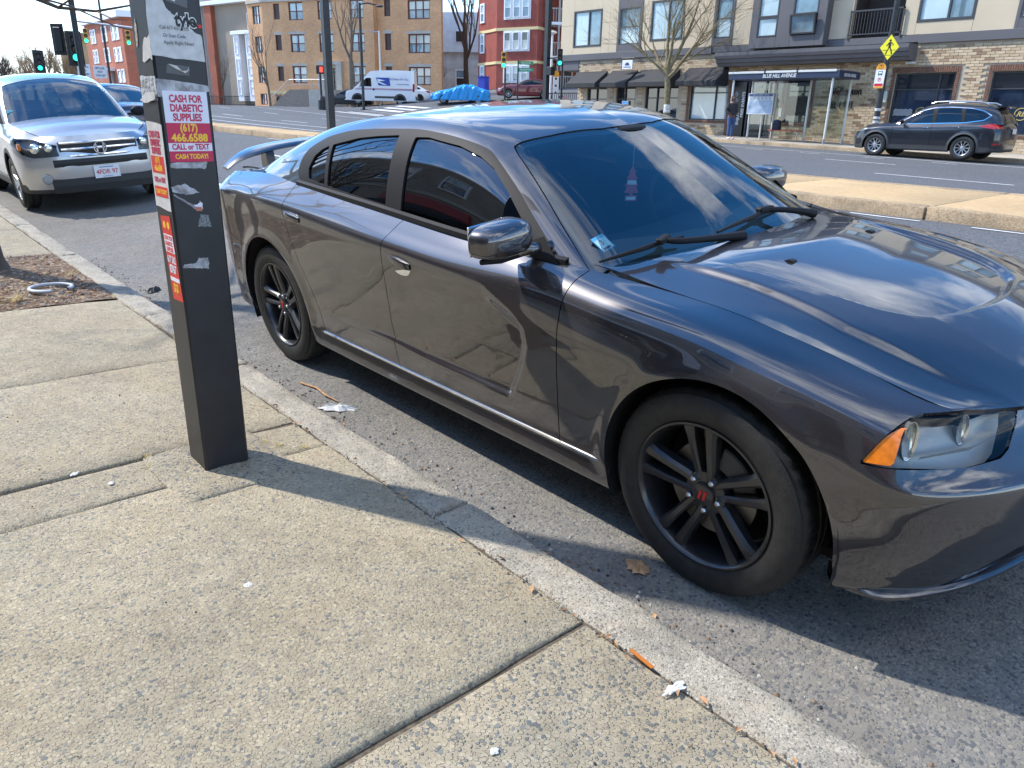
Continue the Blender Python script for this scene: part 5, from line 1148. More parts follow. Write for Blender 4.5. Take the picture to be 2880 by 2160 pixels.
# upper floors
def upper(zb, lvl):
    wins = [(-29.94, -27.90, zb+.35, zb+2.13), (-24.66, -22.70, zb+.40, zb+2.2), (-11.93, -9.95, zb+.42, zb+2.2), (-5.9, -3.9, zb+.42, zb+2.2), (.2, 2.2, zb+.42, zb+2.2), (5.5, 7.5, zb+.42, zb+2.2)]
    strips = [(-26.80, -25.20), (-21.0, -19.92), (-8.6, -7.1), (-2.6, -1.1), (3.2, 4.7)]
    rec = (-14.45, -12.45, zb+.02, zb+2.6); bay = (-18.75, -15.33)
    holes = wins+[(a, c, zb, zb+2.9) for a, c in strips]+[(bay[0], bay[1], zb, zb+2.9), rec]
    for c in cells(BX0, BX1, zb, zb+2.9, holes, (-31, -27.35, -23.7, -6.8, 3), (zb+1.45,)):
        MB().box(c[0]+.006, c[1]-.006, FY, FY+.2, c[2]+.006, c[3]-.006).build('wall_panel', STUC, BLK)
    MB().box(BX0+.02, BX1, FY+.12, FY+.3, zb, zb+2.9).build('wall_core', CHARD, BLK) if False else None
    for a, c in strips:
        for p in cells(a, c, zb, zb+2.9, [(a+.12, c-.10, zb+.33, zb+2.02)]): MB().box(p[0]+.004, p[1]-.004, FY-.03, FY+.2, p[2], p[3]).build('charcoal_strip', CHAR, BLK)
        window(BLK, a+.12, c-.10, zb+.33, zb+2.02, FY+.0, [WIN_L, WIN_B], CHARD, (), (zb+1.15,))
    for i, w in enumerate(wins): window(BLK, w[0], w[1], w[2], w[3], FY-.0, [WIN_L, WIN_B], CHARD, ((w[0]*.45+w[1]*.55),), (), fw=.09)
    bw_ = [(-18.43, -17.47), (-16.82, -15.70)]
    for p in cells(bay[0], bay[1], zb-.22, zb+2.9, [(a, c, zb+.20, zb+2.4) for a, c in bw_]): MB().box(p[0]+.004, p[1]-.004, FY-.45, FY+.2, p[2], p[3]).build('bay_panel', CHAR, BLK)
    for i, (a, c) in enumerate(bw_):
        window(BLK, a, c, zb+.98, zb+2.4, FY-.44, WIN_B if i else WIN_L, CHARD)
        o = window(BLK, a, c, 0, .76, 0, WIN_B if i else WIN_L, CHARD); o.location = (0, FY-.44, zb+.21); o.rotation_euler = (0, 0, 0)
        if i: o.rotation_euler = (R(9), 0, 0); o.location.z += .02; o.location.y -= .10
    b = MB(); b.box(rec[0], rec[1], FY+1.3, FY+1.5, zb, zb+2.6); b.box(rec[0]-.1, rec[0], FY+.21, FY+1.5, zb, zb+2.6); b.box(rec[1], rec[1]+.1, FY+.21, FY+1.5, zb, zb+2.6); b.box(rec[0], rec[1], FY+.0, FY+1.5, zb-.1, zb+.02); b.box(rec[0], rec[1], FY+.2, FY+1.5, zb+2.6, zb+2.7); b.build('balcony_recess', SOFF, BLK)
    rl = MB(); rl.box(rec[0]-.05, rec[1]+.05, FY-.10, FY-.04, zb+.94, zb+1.0); rl.box(rec[0]-.05, rec[1]+.05, FY-.10, FY-.04, zb+.10, zb+.14); rl.box(rec[0]-.05, rec[0], FY-.10, FY-.04, zb-.05, zb+1.0); rl.box(rec[1], rec[1]+.05, FY-.10, FY-.04, zb-.05, zb+1.0); R_ = rl.build('balcony_rail', CHARD, BLK)
    for k in range(16): MB().box(rec[0]+.06+k*.12, rec[0]+.078+k*.12, FY-.08, FY-.06, zb+.14, zb+.94).build('baluster', CHARD, R_)
for i in range(3): upper(4.72+2.9*i, i)
MB().box(BX0-.1, BX1, FY-.3, FY+14, 13.42, 13.8, .02).build('roof_parapet', CHAR, BLK); MB().box(BX0, BX0+.2, FY+.2, FY+14, 4.4, 13.42).build('end_wall', STUC, BLK)
MB().box(BX0+.25, BX1, FY+1.55, FY+14, 4.4, 13.42).build('core', SOFF, BLK)
# small fittings on the brick wall
o = MB().box(-12.72, -12.50, FY-.12, FY-.01, 2.30, 2.72, .02).build('meter_box', mat('pale_green_metal', (.50, .55, .48), rough=.5), BLK)
b = MB(); b.box(-11.95, -11.65, FY-.28, FY-.01, 3.68, 3.76, .01); b.box(-11.85, -11.75, FY-.12, FY-.01, 3.76, 3.86, .01); b.build('wall_light', mat('pale_metal', (.55, .55, .55), rough=.5), BLK)
b = MB(); b.box(-17.12, -16.96, FY-.06, FY-.01, 1.7, 2.05, .01); b.build('intercom', mat('pale_metal', (.55, .55, .55), rough=.5), BLK)
b = MB(); b.box(-20.4, -19.9, FY-.02, FY-.001, 0, .1); 
op = window(BLK, -26.25, -25.83, 2.02, 2.36, FY+.10, mat('blue_sign_face', (.02, .12, .5), rough=.4, emit=(.03, .25, 1.), estr=.8), mat('white_plastic', (.8, .8, .8), rough=.4), fw=.03, dep=.05); text('open_lettering', 'OPEN', .14, WP, op, (-26.04, FY+.10, 2.19), (R(90), 0, 0), bold=.03)
# hanging sign
hs = empty('hanging_sign', (-25.6, 28.75, 3.9), 0, 'small white hanging sign with a dark blue dome emblem on a bracket', 'sign')
MB().box(-.34, .34, -.02, .02, -.05, .37, .01).build('sign_board', mat('sign_white', (.72, .73, .75), rough=.5), hs); MB().box(-.36, -.335, -.024, .024, -.07, .39).build('sign_edge', INK, hs)
NAVY = mat('navy_ink', (.03, .05, .18), rough=.5); b = MB(); b.lathe([(.0, -.024), (.15, -.024)], 20, 'y', c=(0, 0, .12), a0=0, a1=math.pi); b.box(-.24, .24, -.025, -.022, .03, .07); b.build('dome_emblem', NAVY, hs)
MB().tube([(-.38, 0, .47), (.42, 0, .47), (.42, .45, .47)], .018, 6).build('bracket', INK, hs)
for x in (-.25, .25): MB().tube([(x, 0, .37), (x, 0, .47)], .008, 6).build('hanger', INK, hs)
# ---------------------------------------------------------------- bus stop
SH = empty('bus_shelter', (-15.6, 27.1, FZ(-15.6, 27.1)), 0, 'glass bus shelter with dark blue roof fascia and pale posts', 'bus shelter')
sz = SH.location.z; NV = mat('navy_fascia', (.022, .032, .07), rough=.4); PST = mat('pale_post_paint', (.62, .62, .58), rough=.4); SGL = glass('shelter_glass', (.88, .92, .90), ior=1.5)
def shb(nm, m, x0, x1, y0, y1, z0, z1, b=.01): return MB().box(x0+15.6, x1+15.6, y0-27.1, y1-27.1, z0-sz, z1-sz, b).build(nm, m, SH)
rf = shb('roof', NV, -17.95, -13.18, 26.3, 28.0, 3.10, 3.36); shb('roof_edge', PST, -17.97, -13.3, 26.27, 26.3, 3.32, 3.40, .005); shb('roof_top', mat('roof_sheet', (.28, .2, .17), rough=.7), -17.9, -13.25, 26.4, 27.95, 3.365, 3.40)
for k in (-16.3, -14.9): MB().box(k+15.6-.02, k+15.64, -.84, -.80, 3.3-sz, 3.5-sz).build('roof_clip', INK, SH)
text('fascia_lettering', 'BLUE HILL AVENUE', .20, WP, rf, (-.05, 26.288-27.1, 3.21-sz), (R(90), 0, 0), sx=.85, bold=.01, shear=.15); text('fascia_lettering', 'BLUE HILL AVENUE', .16, WP, rf, (-13.172+15.6, 27.15-27.1, 3.21-sz), (R(90), 0, R(90)), sx=.7, bold=.01, shear=.15)
for (x, y) in ((-17.75, 26.4), (-13.45, 26.4), (-17.75, 27.9), (-16.6, 27.9), (-15.1, 27.9), (-13.45, 27.9)):
    MB().tube([(x+15.6, y-27.1, 0), (x+15.6, y-27.1, 3.12-sz)], .042, 12).build('post', PST, SH, smooth=.8); MB().tube([(x+15.6, y-27.1, -.02), (x+15.6, y-27.1, .16)], .05, 12).build('post_foot', STEEL, SH)
for x0, x1 in ((-17.7, -16.65), (-16.55, -15.15), (-15.05, -13.5)): shb('glass_panel', SGL, x0, x1, 27.89, 27.902, sz+.2, 3.05, 0)
shb('glass_panel', SGL, -13.455, -13.443, 26.5, 27.85, sz+.2, 3.05, 0)
ip = empty('information_panel', (-17.2, 27.75, FZ(-17.2, 27.75)), 0, 'blue and white INFORMATION map panel on a pale post', 'information panel'); iz = ip.location.z
MB().box(-.60, .60, -.03, .03, 1.78-iz, 2.62-iz, .005).build('panel_frame', mat('panel_white', (.7, .74, .78), rough=.3), ip); MB().box(-.56, .56, -.036, -.03, 2.50-iz, 2.60-iz).build('panel_header', mat('panel_blue', (.05, .09, .26), rough=.4), ip)
text('panel_title', 'INFORMATION', .085, WP, ip, (0, -.038, 2.55-iz), (R(90), 0, 0), sx=1.1, bold=.01, space=1.3)
mp_ = mat('transit_map', (.30, .46, .66), rough=.35, nscale=7, col2=(.58, .62, .70)); MB().box(-.56, .56, -.035, -.031, 1.83-iz, 2.34-iz).build('map_print', mp_, ip)
for k in range(6): MB().box(-.52+.18*k, -.40+.18*k, -.035, -.031, 2.37-iz, 2.47-iz).build('route_table', mat('print_grey', (.45, .5, .55), rough=.5), ip)
MB().tube([(.12, .05, 0), (.12, .05, 2.75-iz)], .03, 10).build('post', PST, ip)
bn = empty('shelter_bench', (-15.8, 27.6, FZ(-15.8, 27.6)), 0, 'narrow red bench inside the bus shelter', 'bench'); RB = mat('red_bench', (.5, .03, .02), rough=.45)
for k in range(3): MB().box(-.72, .72, -.16+.11*k, -.07+.11*k, .40, .43, .008).build('seat_slat', RB, bn)
for x in (-.62, .55):
    MB().tube([(x, 0, 0), (x, 0, .40)], .025, 8).build('leg', STEEL, bn); MB().box(x-.03, x+.03, -.16, .16, .37, .40).build('bracket', STEEL, bn)
bp_ = empty('backpack', (-16.2, 27.6, bn.location.z+.432), 0, 'dark navy backpack standing on the red shelter bench', 'backpack'); NB = mat('navy_nylon', (.012, .016, .035), rough=.6)
b = MB(); b.prism([(-.15, 0), (.15, 0), (.16, .1), (.14, .30), (.08, .38), (-.02, .40), (-.10, .37), (-.15, .25)], -.11, .09); b.build('bag_body', NB, bp_, smooth=.5); MB().box(-.10, .11, -.15, -.11, .03, .20, .02).build('front_pocket', NB, bp_); MB().tube([(-.03, 0, .39), (0, 0, .44), (.04, 0, .39)], .010, 6).build('grab_loop', NB, bp_)
# pole with bus stop and crossing signs
bpz = FZ(-11.45, 26.2); PBL = mat('black_pole_paint', (.020, .021, .023), rough=.45, noise=.25, nscale=6)
pp = empty('street_pole', (-11.5, 26.25, bpz), 0, 'thick black street pole carrying the yellow crossing sign and bus stop sign', 'pole'); MB().lathe([(.16, 0), (.16, .35), (.12, .42), (.105, .5), (.095, 4), (.085, 9)], 20).build('shaft', PBL, pp, smooth=.7)
TAPE = mat('torn_tape', (.55, .55, .55), rough=.4, noise=.4, nscale=12)
for z in (.88, 1.02, 1.30): MB().lathe([(.108, 0), (.113, .02), (.112, .07), (.108, .09)], 20, c=(0, 0, z)).build('tape_wrap', TAPE, pp)
ys = empty('crossing_sign', (-11.42, 26.10, 4.04), 0, 'yellow diamond pedestrian crossing sign on the black pole', 'sign'); YEL = mat('sign_yellow', (.80, .72, .02), rough=.4)
MB().prism([(0, -.41), (.33, 0), (0, .41), (-.33, 0)], -.006, .006).build('sign_plate', YEL, ys); b = MB(); b.ball((0, -.008, .22), .042, 10, 6, (1, .1, 1)); b.prism([(-.05, .17), (.05, .17), (.04, -.02), (-.04, -.02)], -.009, -.007)
for q in ([(-.03, 0), (-.13, -.22), (-.09, -.23), (0, -.02)], [(.0, 0), (.06, -.13), (.09, -.23), (.13, -.22), (.10, -.11), (.04, 0)], [(-.045, .16), (-.12, .06), (-.10, .03), (-.03, .12)], [(.045, .16), (.11, .05), (.14, .07), (.06, .17)]): b.prism(q, -.009, -.007)
b.box(-.22, -.08, -.009, -.007, -.10, -.085); b.box(.08, .22, -.009, -.007, -.10, -.085); b.box(-.13, .13, -.009, -.007, -.26, -.245); b.build('walking_figure', INK, ys)
ts = empty('bus_stop_sign', (-11.58, 26.10, 2.70), 0, 'tall white and orange bus stop sign with rounded top', 'sign')
pl_ = [(-.17, 0), (.17, 0), (.17, .66)]+[(.17*math.cos(t), .66+.17*math.sin(t)) for t in np.linspace(0, math.pi, 12)]+[(-.17, .66)]; MB().prism(pl_, -.006, .006).build('sign_plate', mat('sign_white', (.72, .73, .75), rough=.5), ts)
ORG = mat('sign_orange', (.75, .33, .02), rough=.4); MB().prism([(-.17, .62), (.17, .62)]+pl_[3:15]+[], -.009, -.006).build('orange_cap', ORG, ts); MB().box(-.17, .17, -.009, -.006, .0, .06).build('orange_base', ORG, ts); MB().box(-.15, .15, -.009, -.006, .07, .16).build('red_band', mat('sign_red', (.6, .02, .03), rough=.4), ts)
b = MB(); b.lathe([(.075, -.010), (.088, -.010)], 24, 'y', c=(0, 0, .72)); b.box(-.05, .05, -.011, -.009, .75, .768); b.box(-.012, .012, -.011, -.009, .68, .755); b.build('round_letter_emblem', INK, ts)
b = MB(); b.box(-.075, .075, -.009, -.007, .45, .57, .002); b.box(-.06, -.03, -.009, -.007, .42, .45); b.box(.03, .06, -.009, -.007, .42, .45); b.build('bus_pictogram', mat('dark_green_ink', (.02, .07, .05), rough=.5), ts); MB().box(-.055, .055, -.012, -.0095, .49, .55).build('bus_window', WP, ts)
b = MB(); b.lathe([(.05, -.009), (.065, -.009)], 24, 'y', c=(0, 0, .29)); rd_ = b.build('no_parking_ring', mat('sign_red', (.6, .02, .03), rough=.4), ts); text('no_parking_letter', 'P', .10, mat('sign_red', (.6, .02, .03)), rd_, (0, -.009, .29), (R(90), 0, 0), bold=.03)
# ---------------------------------------------------------------- far houses
def brick_mat(name, c1, c2, mortar, scale=1., bw=.22, bh=.075):
    m = bpy.data.materials.new(name); m.use_nodes = True; t = m.node_tree; b = t.nodes['Principled BSDF']; b.inputs['Roughness'].default_value = .85
    tc = t.nodes.new('ShaderNodeTexCoord'); sp = t.nodes.new('ShaderNodeSeparateXYZ'); cb = t.nodes.new('ShaderNodeCombineXYZ'); ad = t.nodes.new('ShaderNodeMath'); t.links.new(tc.outputs['Object'], sp.inputs[0])
    t.links.new(sp.outputs[0], ad.inputs[0]); t.links.new(sp.outputs[1], ad.inputs[1]); t.links.new(ad.outputs[0], cb.inputs[0]); t.links.new(sp.outputs[2], cb.inputs[1])
    br = t.nodes.new('ShaderNodeTexBrick'); br.inputs['Scale'].default_value = 1; br.inputs['Brick Width'].default_value = bw; br.inputs['Row Height'].default_value = bh; br.inputs['Mortar Size'].default_value = .008; br.inputs['Color1'].default_value = (*c1, 1); br.inputs['Color2'].default_value = (*c2, 1); br.inputs['Mortar'].default_value = (*mortar, 1); t.links.new(cb.outputs[0], br.inputs['Vector'])
    n = noise_node(t, tc.outputs['Object'], .6, 5); c = mixc(t, .8, br.outputs['Color'], ramp(t, n.outputs['Fac'], [(.3, .82), (.7, 1.12)]), 'MULTIPLY'); t.links.new(c, b.inputs['Base Color'])
    bp = t.nodes.new('ShaderNodeBump'); bp.inputs['Strength'].default_value = .5; bp.inputs['Distance'].default_value = .01; bp.invert = True; t.links.new(br.outputs['Fac'], bp.inputs['Height']); t.links.new(bp.outputs[0], b.inputs['Normal']); MATS[name] = m; return m
def siding_mat(name, c, pitch=.13, c2=None):
    m = bpy.data.materials.new(name); m.use_nodes = True; t = m.node_tree; b = t.nodes['Principled BSDF']; b.inputs['Roughness'].default_value = .75
    tc = t.nodes.new('ShaderNodeTexCoord'); w = t.nodes.new('ShaderNodeTexWave'); w.wave_type = 'BANDS'; w.bands_direction = 'Z'; w.wave_profile = 'SAW'; w.inputs['Scale'].default_value = .314/pitch*1.0; t.links.new(tc.outputs['Object'], w.inputs['Vector'])
    n = noise_node(t, tc.outputs['Object'], 1.3, 6); cc = mixc(t, 1., c, ramp(t, n.outputs['Fac'], [(.3, .78), (.7, 1.15)]), 'MULTIPLY'); cc = mixc(t, 1., cc, ramp(t, w.outputs['Fac'], [(.0, .55), (.12, .98), (1, 1.)]), 'MULTIPLY'); t.links.new(cc, b.inputs['Base Color'])
    bp = t.nodes.new('ShaderNodeBump'); bp.inputs['Strength'].default_value = .6; bp.inputs['Distance'].default_value = .02; t.links.new(w.outputs['Fac'], bp.inputs['Height']); t.links.new(bp.outputs[0], b.inputs['Normal']); MATS[name] = m; return m
def footprint(name, m, pts, z0, z1, parent):
    return MB().prism(pts, z0, z1, 'z').build(name, m, parent)
STONE = mat('grey_trim_stone', (.42, .39, .34), rough=.85, noise=.1, nscale=3); DKRED = mat('oxblood_frame', (.11, .018, .02), rough=.5); CREAM = mat('cream_trim', (.62, .50, .26), rough=.7); WFR = mat('white_frame', (.74, .75, .77), rough=.5); BLOCKED = mat('boarded_window', (.075, .055, .05), rough=.6)
# tan apartment house
TB = brick_mat('tan_house_brick', (.70, .37, .17), (.58, .28, .12), (.50, .37, .25)); CHEV = brick_mat('grey_brown_brick', (.25, .20, .16), (.17, .14, .12), (.3, .27, .24))
bz = T(-68, 36)-.3; TN = empty('apartment_house', (-75.2, 32.2, bz), math.atan2(.44, .898), 'three-storey tan brick apartment house with dark red window frames', 'building')
def ZT(z): return z-bz
b = MB()
cols = [(3.16, 4.82), (6.5, 8.1), (10.08, 11.55)]; holesL = [(u0, u1, a, c) for u0, u1 in cols for a, c in ((9.70, 11.26), (6.88, 8.46), (4.1, 5.63))]+[(1.38, 2.1, a, c) for a, c in ((9.8, 11.18), (7.05, 8.43), (4.28, 5.61))]
holesL = [h for h in holesL if not (h[0] == 6.5 and h[2] == 4.1)]+[(7.0, 8.35, 3.4, 5.45), (.9, 1.6, 1.7, 3.0)]
holesR = [(15.86, 18.15, a, c) for a, c in ((9.57, 11.15), (6.75, 8.36), (4.02, 5.58))]+[(13.38, 14.05, a, c) for a, c in ((9.88, 11.27), (7.03, 8.43), (4.74, 5.63))]
for c in cells(0, 12.6, ZT(1.2), ZT(12.5), [(h[0], h[1], ZT(h[2]), ZT(h[3])) for h in holesL]): b.box(c[0], c[1], 0, .35, c[2], c[3])
for c in cells(12.6, 19.27, ZT(1.2), ZT(12.5), [(h[0], h[1], ZT(h[2]), ZT(h[3])) for h in holesR]): b.box(c[0], c[1], .6, .95, c[2], c[3])
b.prism([(0, .36), (12.6, .36), (12.6, .96), (19.25, .96), (13.2, 12), (1, 12)], 0, ZT(12.4), 'z'); b.box(12.3, 12.59, .2, .9, ZT(1.2), ZT(12.5)); b.build('wall', TB, TN)
ang = math.atan2(.10, .995)-math.atan2(.44, .898); L2 = 2.75; fx0, fy0 = -L2*math.cos(ang), -L2*math.sin(ang)
ft = empty('corner_bay'); ft.parent = TN; ft.location = (fx0, fy0, 0); ft.rotation_euler = (0, 0, ang)
fh = [(.95, 2.40, 9.5, 11.1), (1.05, 2.35, 6.87, 8.38), (1.15, 2.4, 4.1, 5.62), (1.2, 2.5, 2.04, 3.09)]
b = MB()
for c in cells(0, L2, ZT(1.2), ZT(12.5), [(h[0], h[1], ZT(h[2]), ZT(h[3])) for h in fh]): b.box(c[0], c[1], 0, .35, c[2], c[3])
b.box(.05, L2, .36, 5, 0, ZT(12.4)); b.build('bay_wall', TB, ft)
for h in fh: window(ft, h[0], h[1], ZT(h[2]), ZT(h[3]), .12, [WIN_C, WIN_B, WIN_L], DKRED, (h[0]*.66+h[1]*.34, h[0]*.33+h[1]*.67), (ZT(h[2]*.5+h[3]*.5),), sill=STONE)
for h in holesL:
    w = h[1]-h[0]; dr = h[2] == 3.4
    if dr: window(TN, h[0], h[1], ZT(h[2]), ZT(h[3]), .2, WIN_D, CHARD, (h[0]+w*.6,), (ZT(5.1),), fw=.08); continue
    if w < .8: window(TN, h[0], h[1], ZT(h[2]), ZT(h[3]), .12, BLOCKED, DKRED, (), (ZT((h[2]+h[3])/2),), sill=STONE)
    else: window(TN, h[0], h[1], ZT(h[2]), ZT(h[3]), .12, [WIN_B, WIN_L], DKRED, ((h[0]+h[1])/2,), (ZT((h[2]+h[3])/2),), fw=.09, sill=STONE)
for h in holesR:
    w = h[1]-h[0]
    if w < .8: window(TN, h[0], h[1], ZT(h[2]), ZT(h[3]), .72, BLOCKED, DKRED, (), (ZT((h[2]+h[3])/2),), sill=STONE)
    else: window(TN, h[0], h[1], ZT(h[2]), ZT(h[3]), .72, [WIN_B, WIN_C], DKRED, (h[0]+w/3, h[0]+2*w/3), (ZT((h[2]+h[3])/2),), fw=.10, sill=STONE)
for h in holesL+holesR:
    if h[3] < 9 and h[2] != 1.7:
        yy = -.03 if h in holesL else .57; b = MB(); b.prism([(h[0]-.22, ZT(h[3])+.02), (h[1]+.22, ZT(h[3])+.02), (h[1]+.12, ZT(h[3])+.22), ((h[0]+h[1])/2+.14, ZT(h[3])+.24), ((h[0]+h[1])/2+.10, ZT(h[3])+.36), ((h[0]+h[1])/2-.10, ZT(h[3])+.36), ((h[0]+h[1])/2-.14, ZT(h[3])+.24), (h[0]-.12, ZT(h[3])+.22)], yy, yy+.1); b.build('lintel', STONE, TN)
MB().box(-.1, 12.7, -.14, .2, ZT(11.32), ZT(11.60), .02).build('cornice', STONE, TN); MB().box(12.7, 19.4, .46, .8, ZT(11.32), ZT(11.60), .02).build('cornice', STONE, TN); MB().box(0, L2, -.14, .2, ZT(11.32), ZT(11.60), .02).build('cornice', STONE, ft)
MB().box(0, 12.6, -.05, .1, ZT(3.1), ZT(3.32)).build('stone_band', CREAM, TN); MB().box(12.6, 19.27, .55, .7, ZT(3.1), ZT(3.32)).build('stone_band', CREAM, TN); MB().box(6.3, 6.95, -.3, .1, ZT(3.3), ZT(5.75)).build('door_surround', STONE, TN); MB().box(8.4, 9.0, -.3, .1, ZT(3.3), ZT(5.75)).build('door_surround', STONE, TN); MB().box(6.3, 9.0, -.32, .1, ZT(5.75), ZT(6.05)).build('door_surround', STONE, TN)
text('house_number', '4', .5, INK, TN, (7.7, -.02, ZT(6.35)), (R(90), 0, 0), bold=.02)
st = MB().prism([(2.0, 0), (2.0, ZT(1.75)), (4.4, ZT(3.42)), (6.6, ZT(3.46)), (6.6, 0)], -2.3, -.2).build('entry_stair_wall', CHEV, TN)
for k in range(9): MB().box(2.1+.26*k, 2.4+.26*k, -2.2, -.3, ZT(1.75)+.185*k-.02, ZT(1.75)+.185*k+.17).build('stair_step', STONE, st)
MB().box(6.6, 9.5, -2.3, -.2, 0, ZT(3.44)).build('entry_landing', STONE, TN)
b = MB(); b.tube([(2.0, -2.25, ZT(2.6)), (4.4, -2.25, ZT(4.3)), (9.4, -2.25, ZT(4.34))], .035, 6); b.tube([(2.0, -2.25, ZT(2.2)), (4.4, -2.25, ZT(3.85)), (9.4, -2.25, ZT(3.9))], .025, 6)
for u, z in ((2.0, 1.75), (3.2, 2.6), (4.4, 3.42), (5.6, 3.45), (7, 3.46), (8.2, 3.46), (9.4, 3.46)): b.tube([(u, -2.25, ZT(z)), (u, -2.25, ZT(z)+.88)], .028, 6)
b.build('stair_rail', STEEL, TN)
# dark fence in front of the neighbour
fz = T(-84, 29); FN = empty('area_fence', (-93, 29.5, fz), math.atan2(.35, .94), 'long low black railing in front of the siding building', 'fence'); FB = mat('black_iron', (.02, .02, .02), rough=.5)
MB().box(0, 19, -.02, .02, .95, 1.02).build('top_rail', FB, FN); MB().box(0, 19, -.02, .02, .12, .18).build('bottom_rail', FB, FN)
for k in range(95): MB().box(.2*k, .2*k+.03, -.012, .012, 0, .98).build('picket', FB, FN)
# siding building left of it
sz_ = T(-88, 33)-.5; SD = empty('siding_building', (-96.5, 31.0, sz_), math.atan2(.20, .98), 'grey-brown rendered building with a rust pilaster and white siding end', 'building')
footprint('wall', mat('taupe_render', (.30, .245, .19), rough=.85, noise=.08, nscale=.5), [(8.3, 0), (17, 0), (17, 10), (8.3, 10)], 0, 12.1-sz_, SD); footprint('siding_wall', siding_mat('cream_siding', (.62, .60, .55)), [(-2, -.4), (6.3, -.4), (6.3, 10), (-2, 10)], 0, 13.2-sz_, SD)
MB().box(6.3, 7.3, -.1, 1, 0, 12.7-sz_).build('grey_pilaster', mat('grey_render', (.30, .28, .26), rough=.85), SD); MB().box(7.3, 8.5, -.5, 1, 0, 12.6-sz_).build('rust_pilaster', mat('rust_render', (.30, .085, .045), rough=.8, noise=.12, nscale=.8), SD)
MB().box(-2.2, 17.2, -.7, 10, 12.1-sz_, 12.5-sz_, .02).build('roof_trim', WFR, SD); MB().box(-2.2, 6.4, -.8, 10, 13.2-sz_, 13.6-sz_).build('roof_trim', WFR, SD)
MB().box(12.3, 16.2, -.9, 0, 9.0-sz_, 9.35-sz_, .02).build('bay_cornice', WFR, SD)
for a, c in ((12.5, 13.5), (14.6, 15.9)):
    MB().box(a, c, -.7, 0, 2.4-sz_, 9.0-sz_).build('white_bay', WFR, SD)
    for k in range(3): window(SD, a+.2, c-.2, 3.0-sz_+2.05*k, 4.6-sz_+2.05*k, -.74, [WIN_B, WIN_L], WFR, (), (3.8-sz_+2.05*k,))
for z in (10.2, 7.4, 4.6):
    for u in (.6, 4.6): window(SD, u, u+1.0, z-sz_, z+1.5-sz_, -.44, [WIN_B, WIN_L], WFR, (), (z+.75-sz_,))
window(SD, 14.3, 15.2, 9.6-sz_, 11.1-sz_, -.04, [WIN_L], WFR)
# red brick corner building far left
RB1 = brick_mat('red_house_brick', (.50, .135, .07), (.40, .10, .05), (.38, .2, .14)); rz0 = T(-126, 31)-.5
RBD = empty('red_brick_building', (-136.2, 30.9, rz0), 0, 'red brick corner building with white cornice and tall white windows', 'building')
footprint('wall', RB1, [(2, 0), (20.5, 0), (26, 10.5), (2, 10.5)], 0, 12.8-rz0, RBD); footprint('cornice', WFR, [(1.6, -.6), (20.8, -.6), (26.8, 10.6), (1.6, 10.6)], 12.8-rz0, 13.6-rz0, RBD)
for h in ((10.83, 13.44, 10.18, 12.15), (15.58, 19.03, 10.13, 12.05), (10.85, 13.5, 7.5, 9.4), (15.6, 19.05, 7.4, 9.26), (15.93, 19.16, 4.7, 6.44), (5, 7.6, 10.18, 12.1), (5, 7.6, 7.5, 9.4)):
    mid = (h[0]+h[1])/2
    for a, c in ((h[0], mid-.18), (mid+.18, h[1])): window(RBD, a, c, h[2]-rz0, h[3]-rz0, -.06, [WIN_L, WIN_D], WFR, (), ((h[2]+h[3])/2-rz0,), fw=.2)
MB().box(12.84, 14.1, -.08, .1, 1.9-rz0, 6.3-rz0).build('door', BLOCKED, RBD); MB().box(12.2, 14.8, -1.2, 0, 6.3-rz0, 6.7-rz0).build('door_hood', WFR, RBD)
sd_ = empty('side_wall'); sd_.parent = RBD; sd_.location = (20.52, 0, 0); sd_.rotation_euler = (0, 0, math.atan2(10.5, 5.5))
for z in (10.3, 7.6, 4.6): window(sd_, 6.5, 7.6, z-rz0, z+1.8-rz0, -.06, [WIN_L, WIN_D], WFR, (), (z+.9-rz0,), fw=.2)
# tan flat-roofed block behind the signals
tz = T(-150, 22)-1; TBK = empty('tan_corner_block', (-157, 32.2, tz), math.atan2(.75, .66), 'small tan flat-roofed block behind the traffic signals', 'building'); footprint('wall', mat('ochre_wall', (.42, .29, .15), rough=.85, noise=.1, nscale=.3), [(0, 0), (5.4, 0), (5.4, 9), (0, 9)], 0, 11, TBK); footprint('parapet', mat('brown_parapet', (.26, .15, .08), rough=.8), [(-.3, -.3), (5.7, -.3), (5.7, 9.3), (-.3, 9.3)], 11, 12.2, TBK)
for u in (1.2,):
    for z in (1.5, 6.3): window(TBK, u, u+2.6, z, z+3, -.05, WIN_D, CHARD, (u+1.3,), (), fw=.15)
lz = T(-150, 8); LH = empty('low_house', (-170, -6, lz), 1.2, 'distant low tan house beyond the bare trees', 'building'); footprint('wall', mat('ochre_wall', (.42, .29, .15)), [(0, 0), (14, 0), (14, 9), (0, 9)], 0, 6, LH); MB().prism([(-.5, 6), (14.5, 6), (14.5, 6.1), (7, 9.4), (-.5, 6.1)], -.5, 9.5).build('roof', BLOCKED, LH); window(LH, 3, 5, 2, 4, -.05, WIN_D, WFR); window(LH, 8, 10, 2, 4, -.05, WIN_D, WFR)
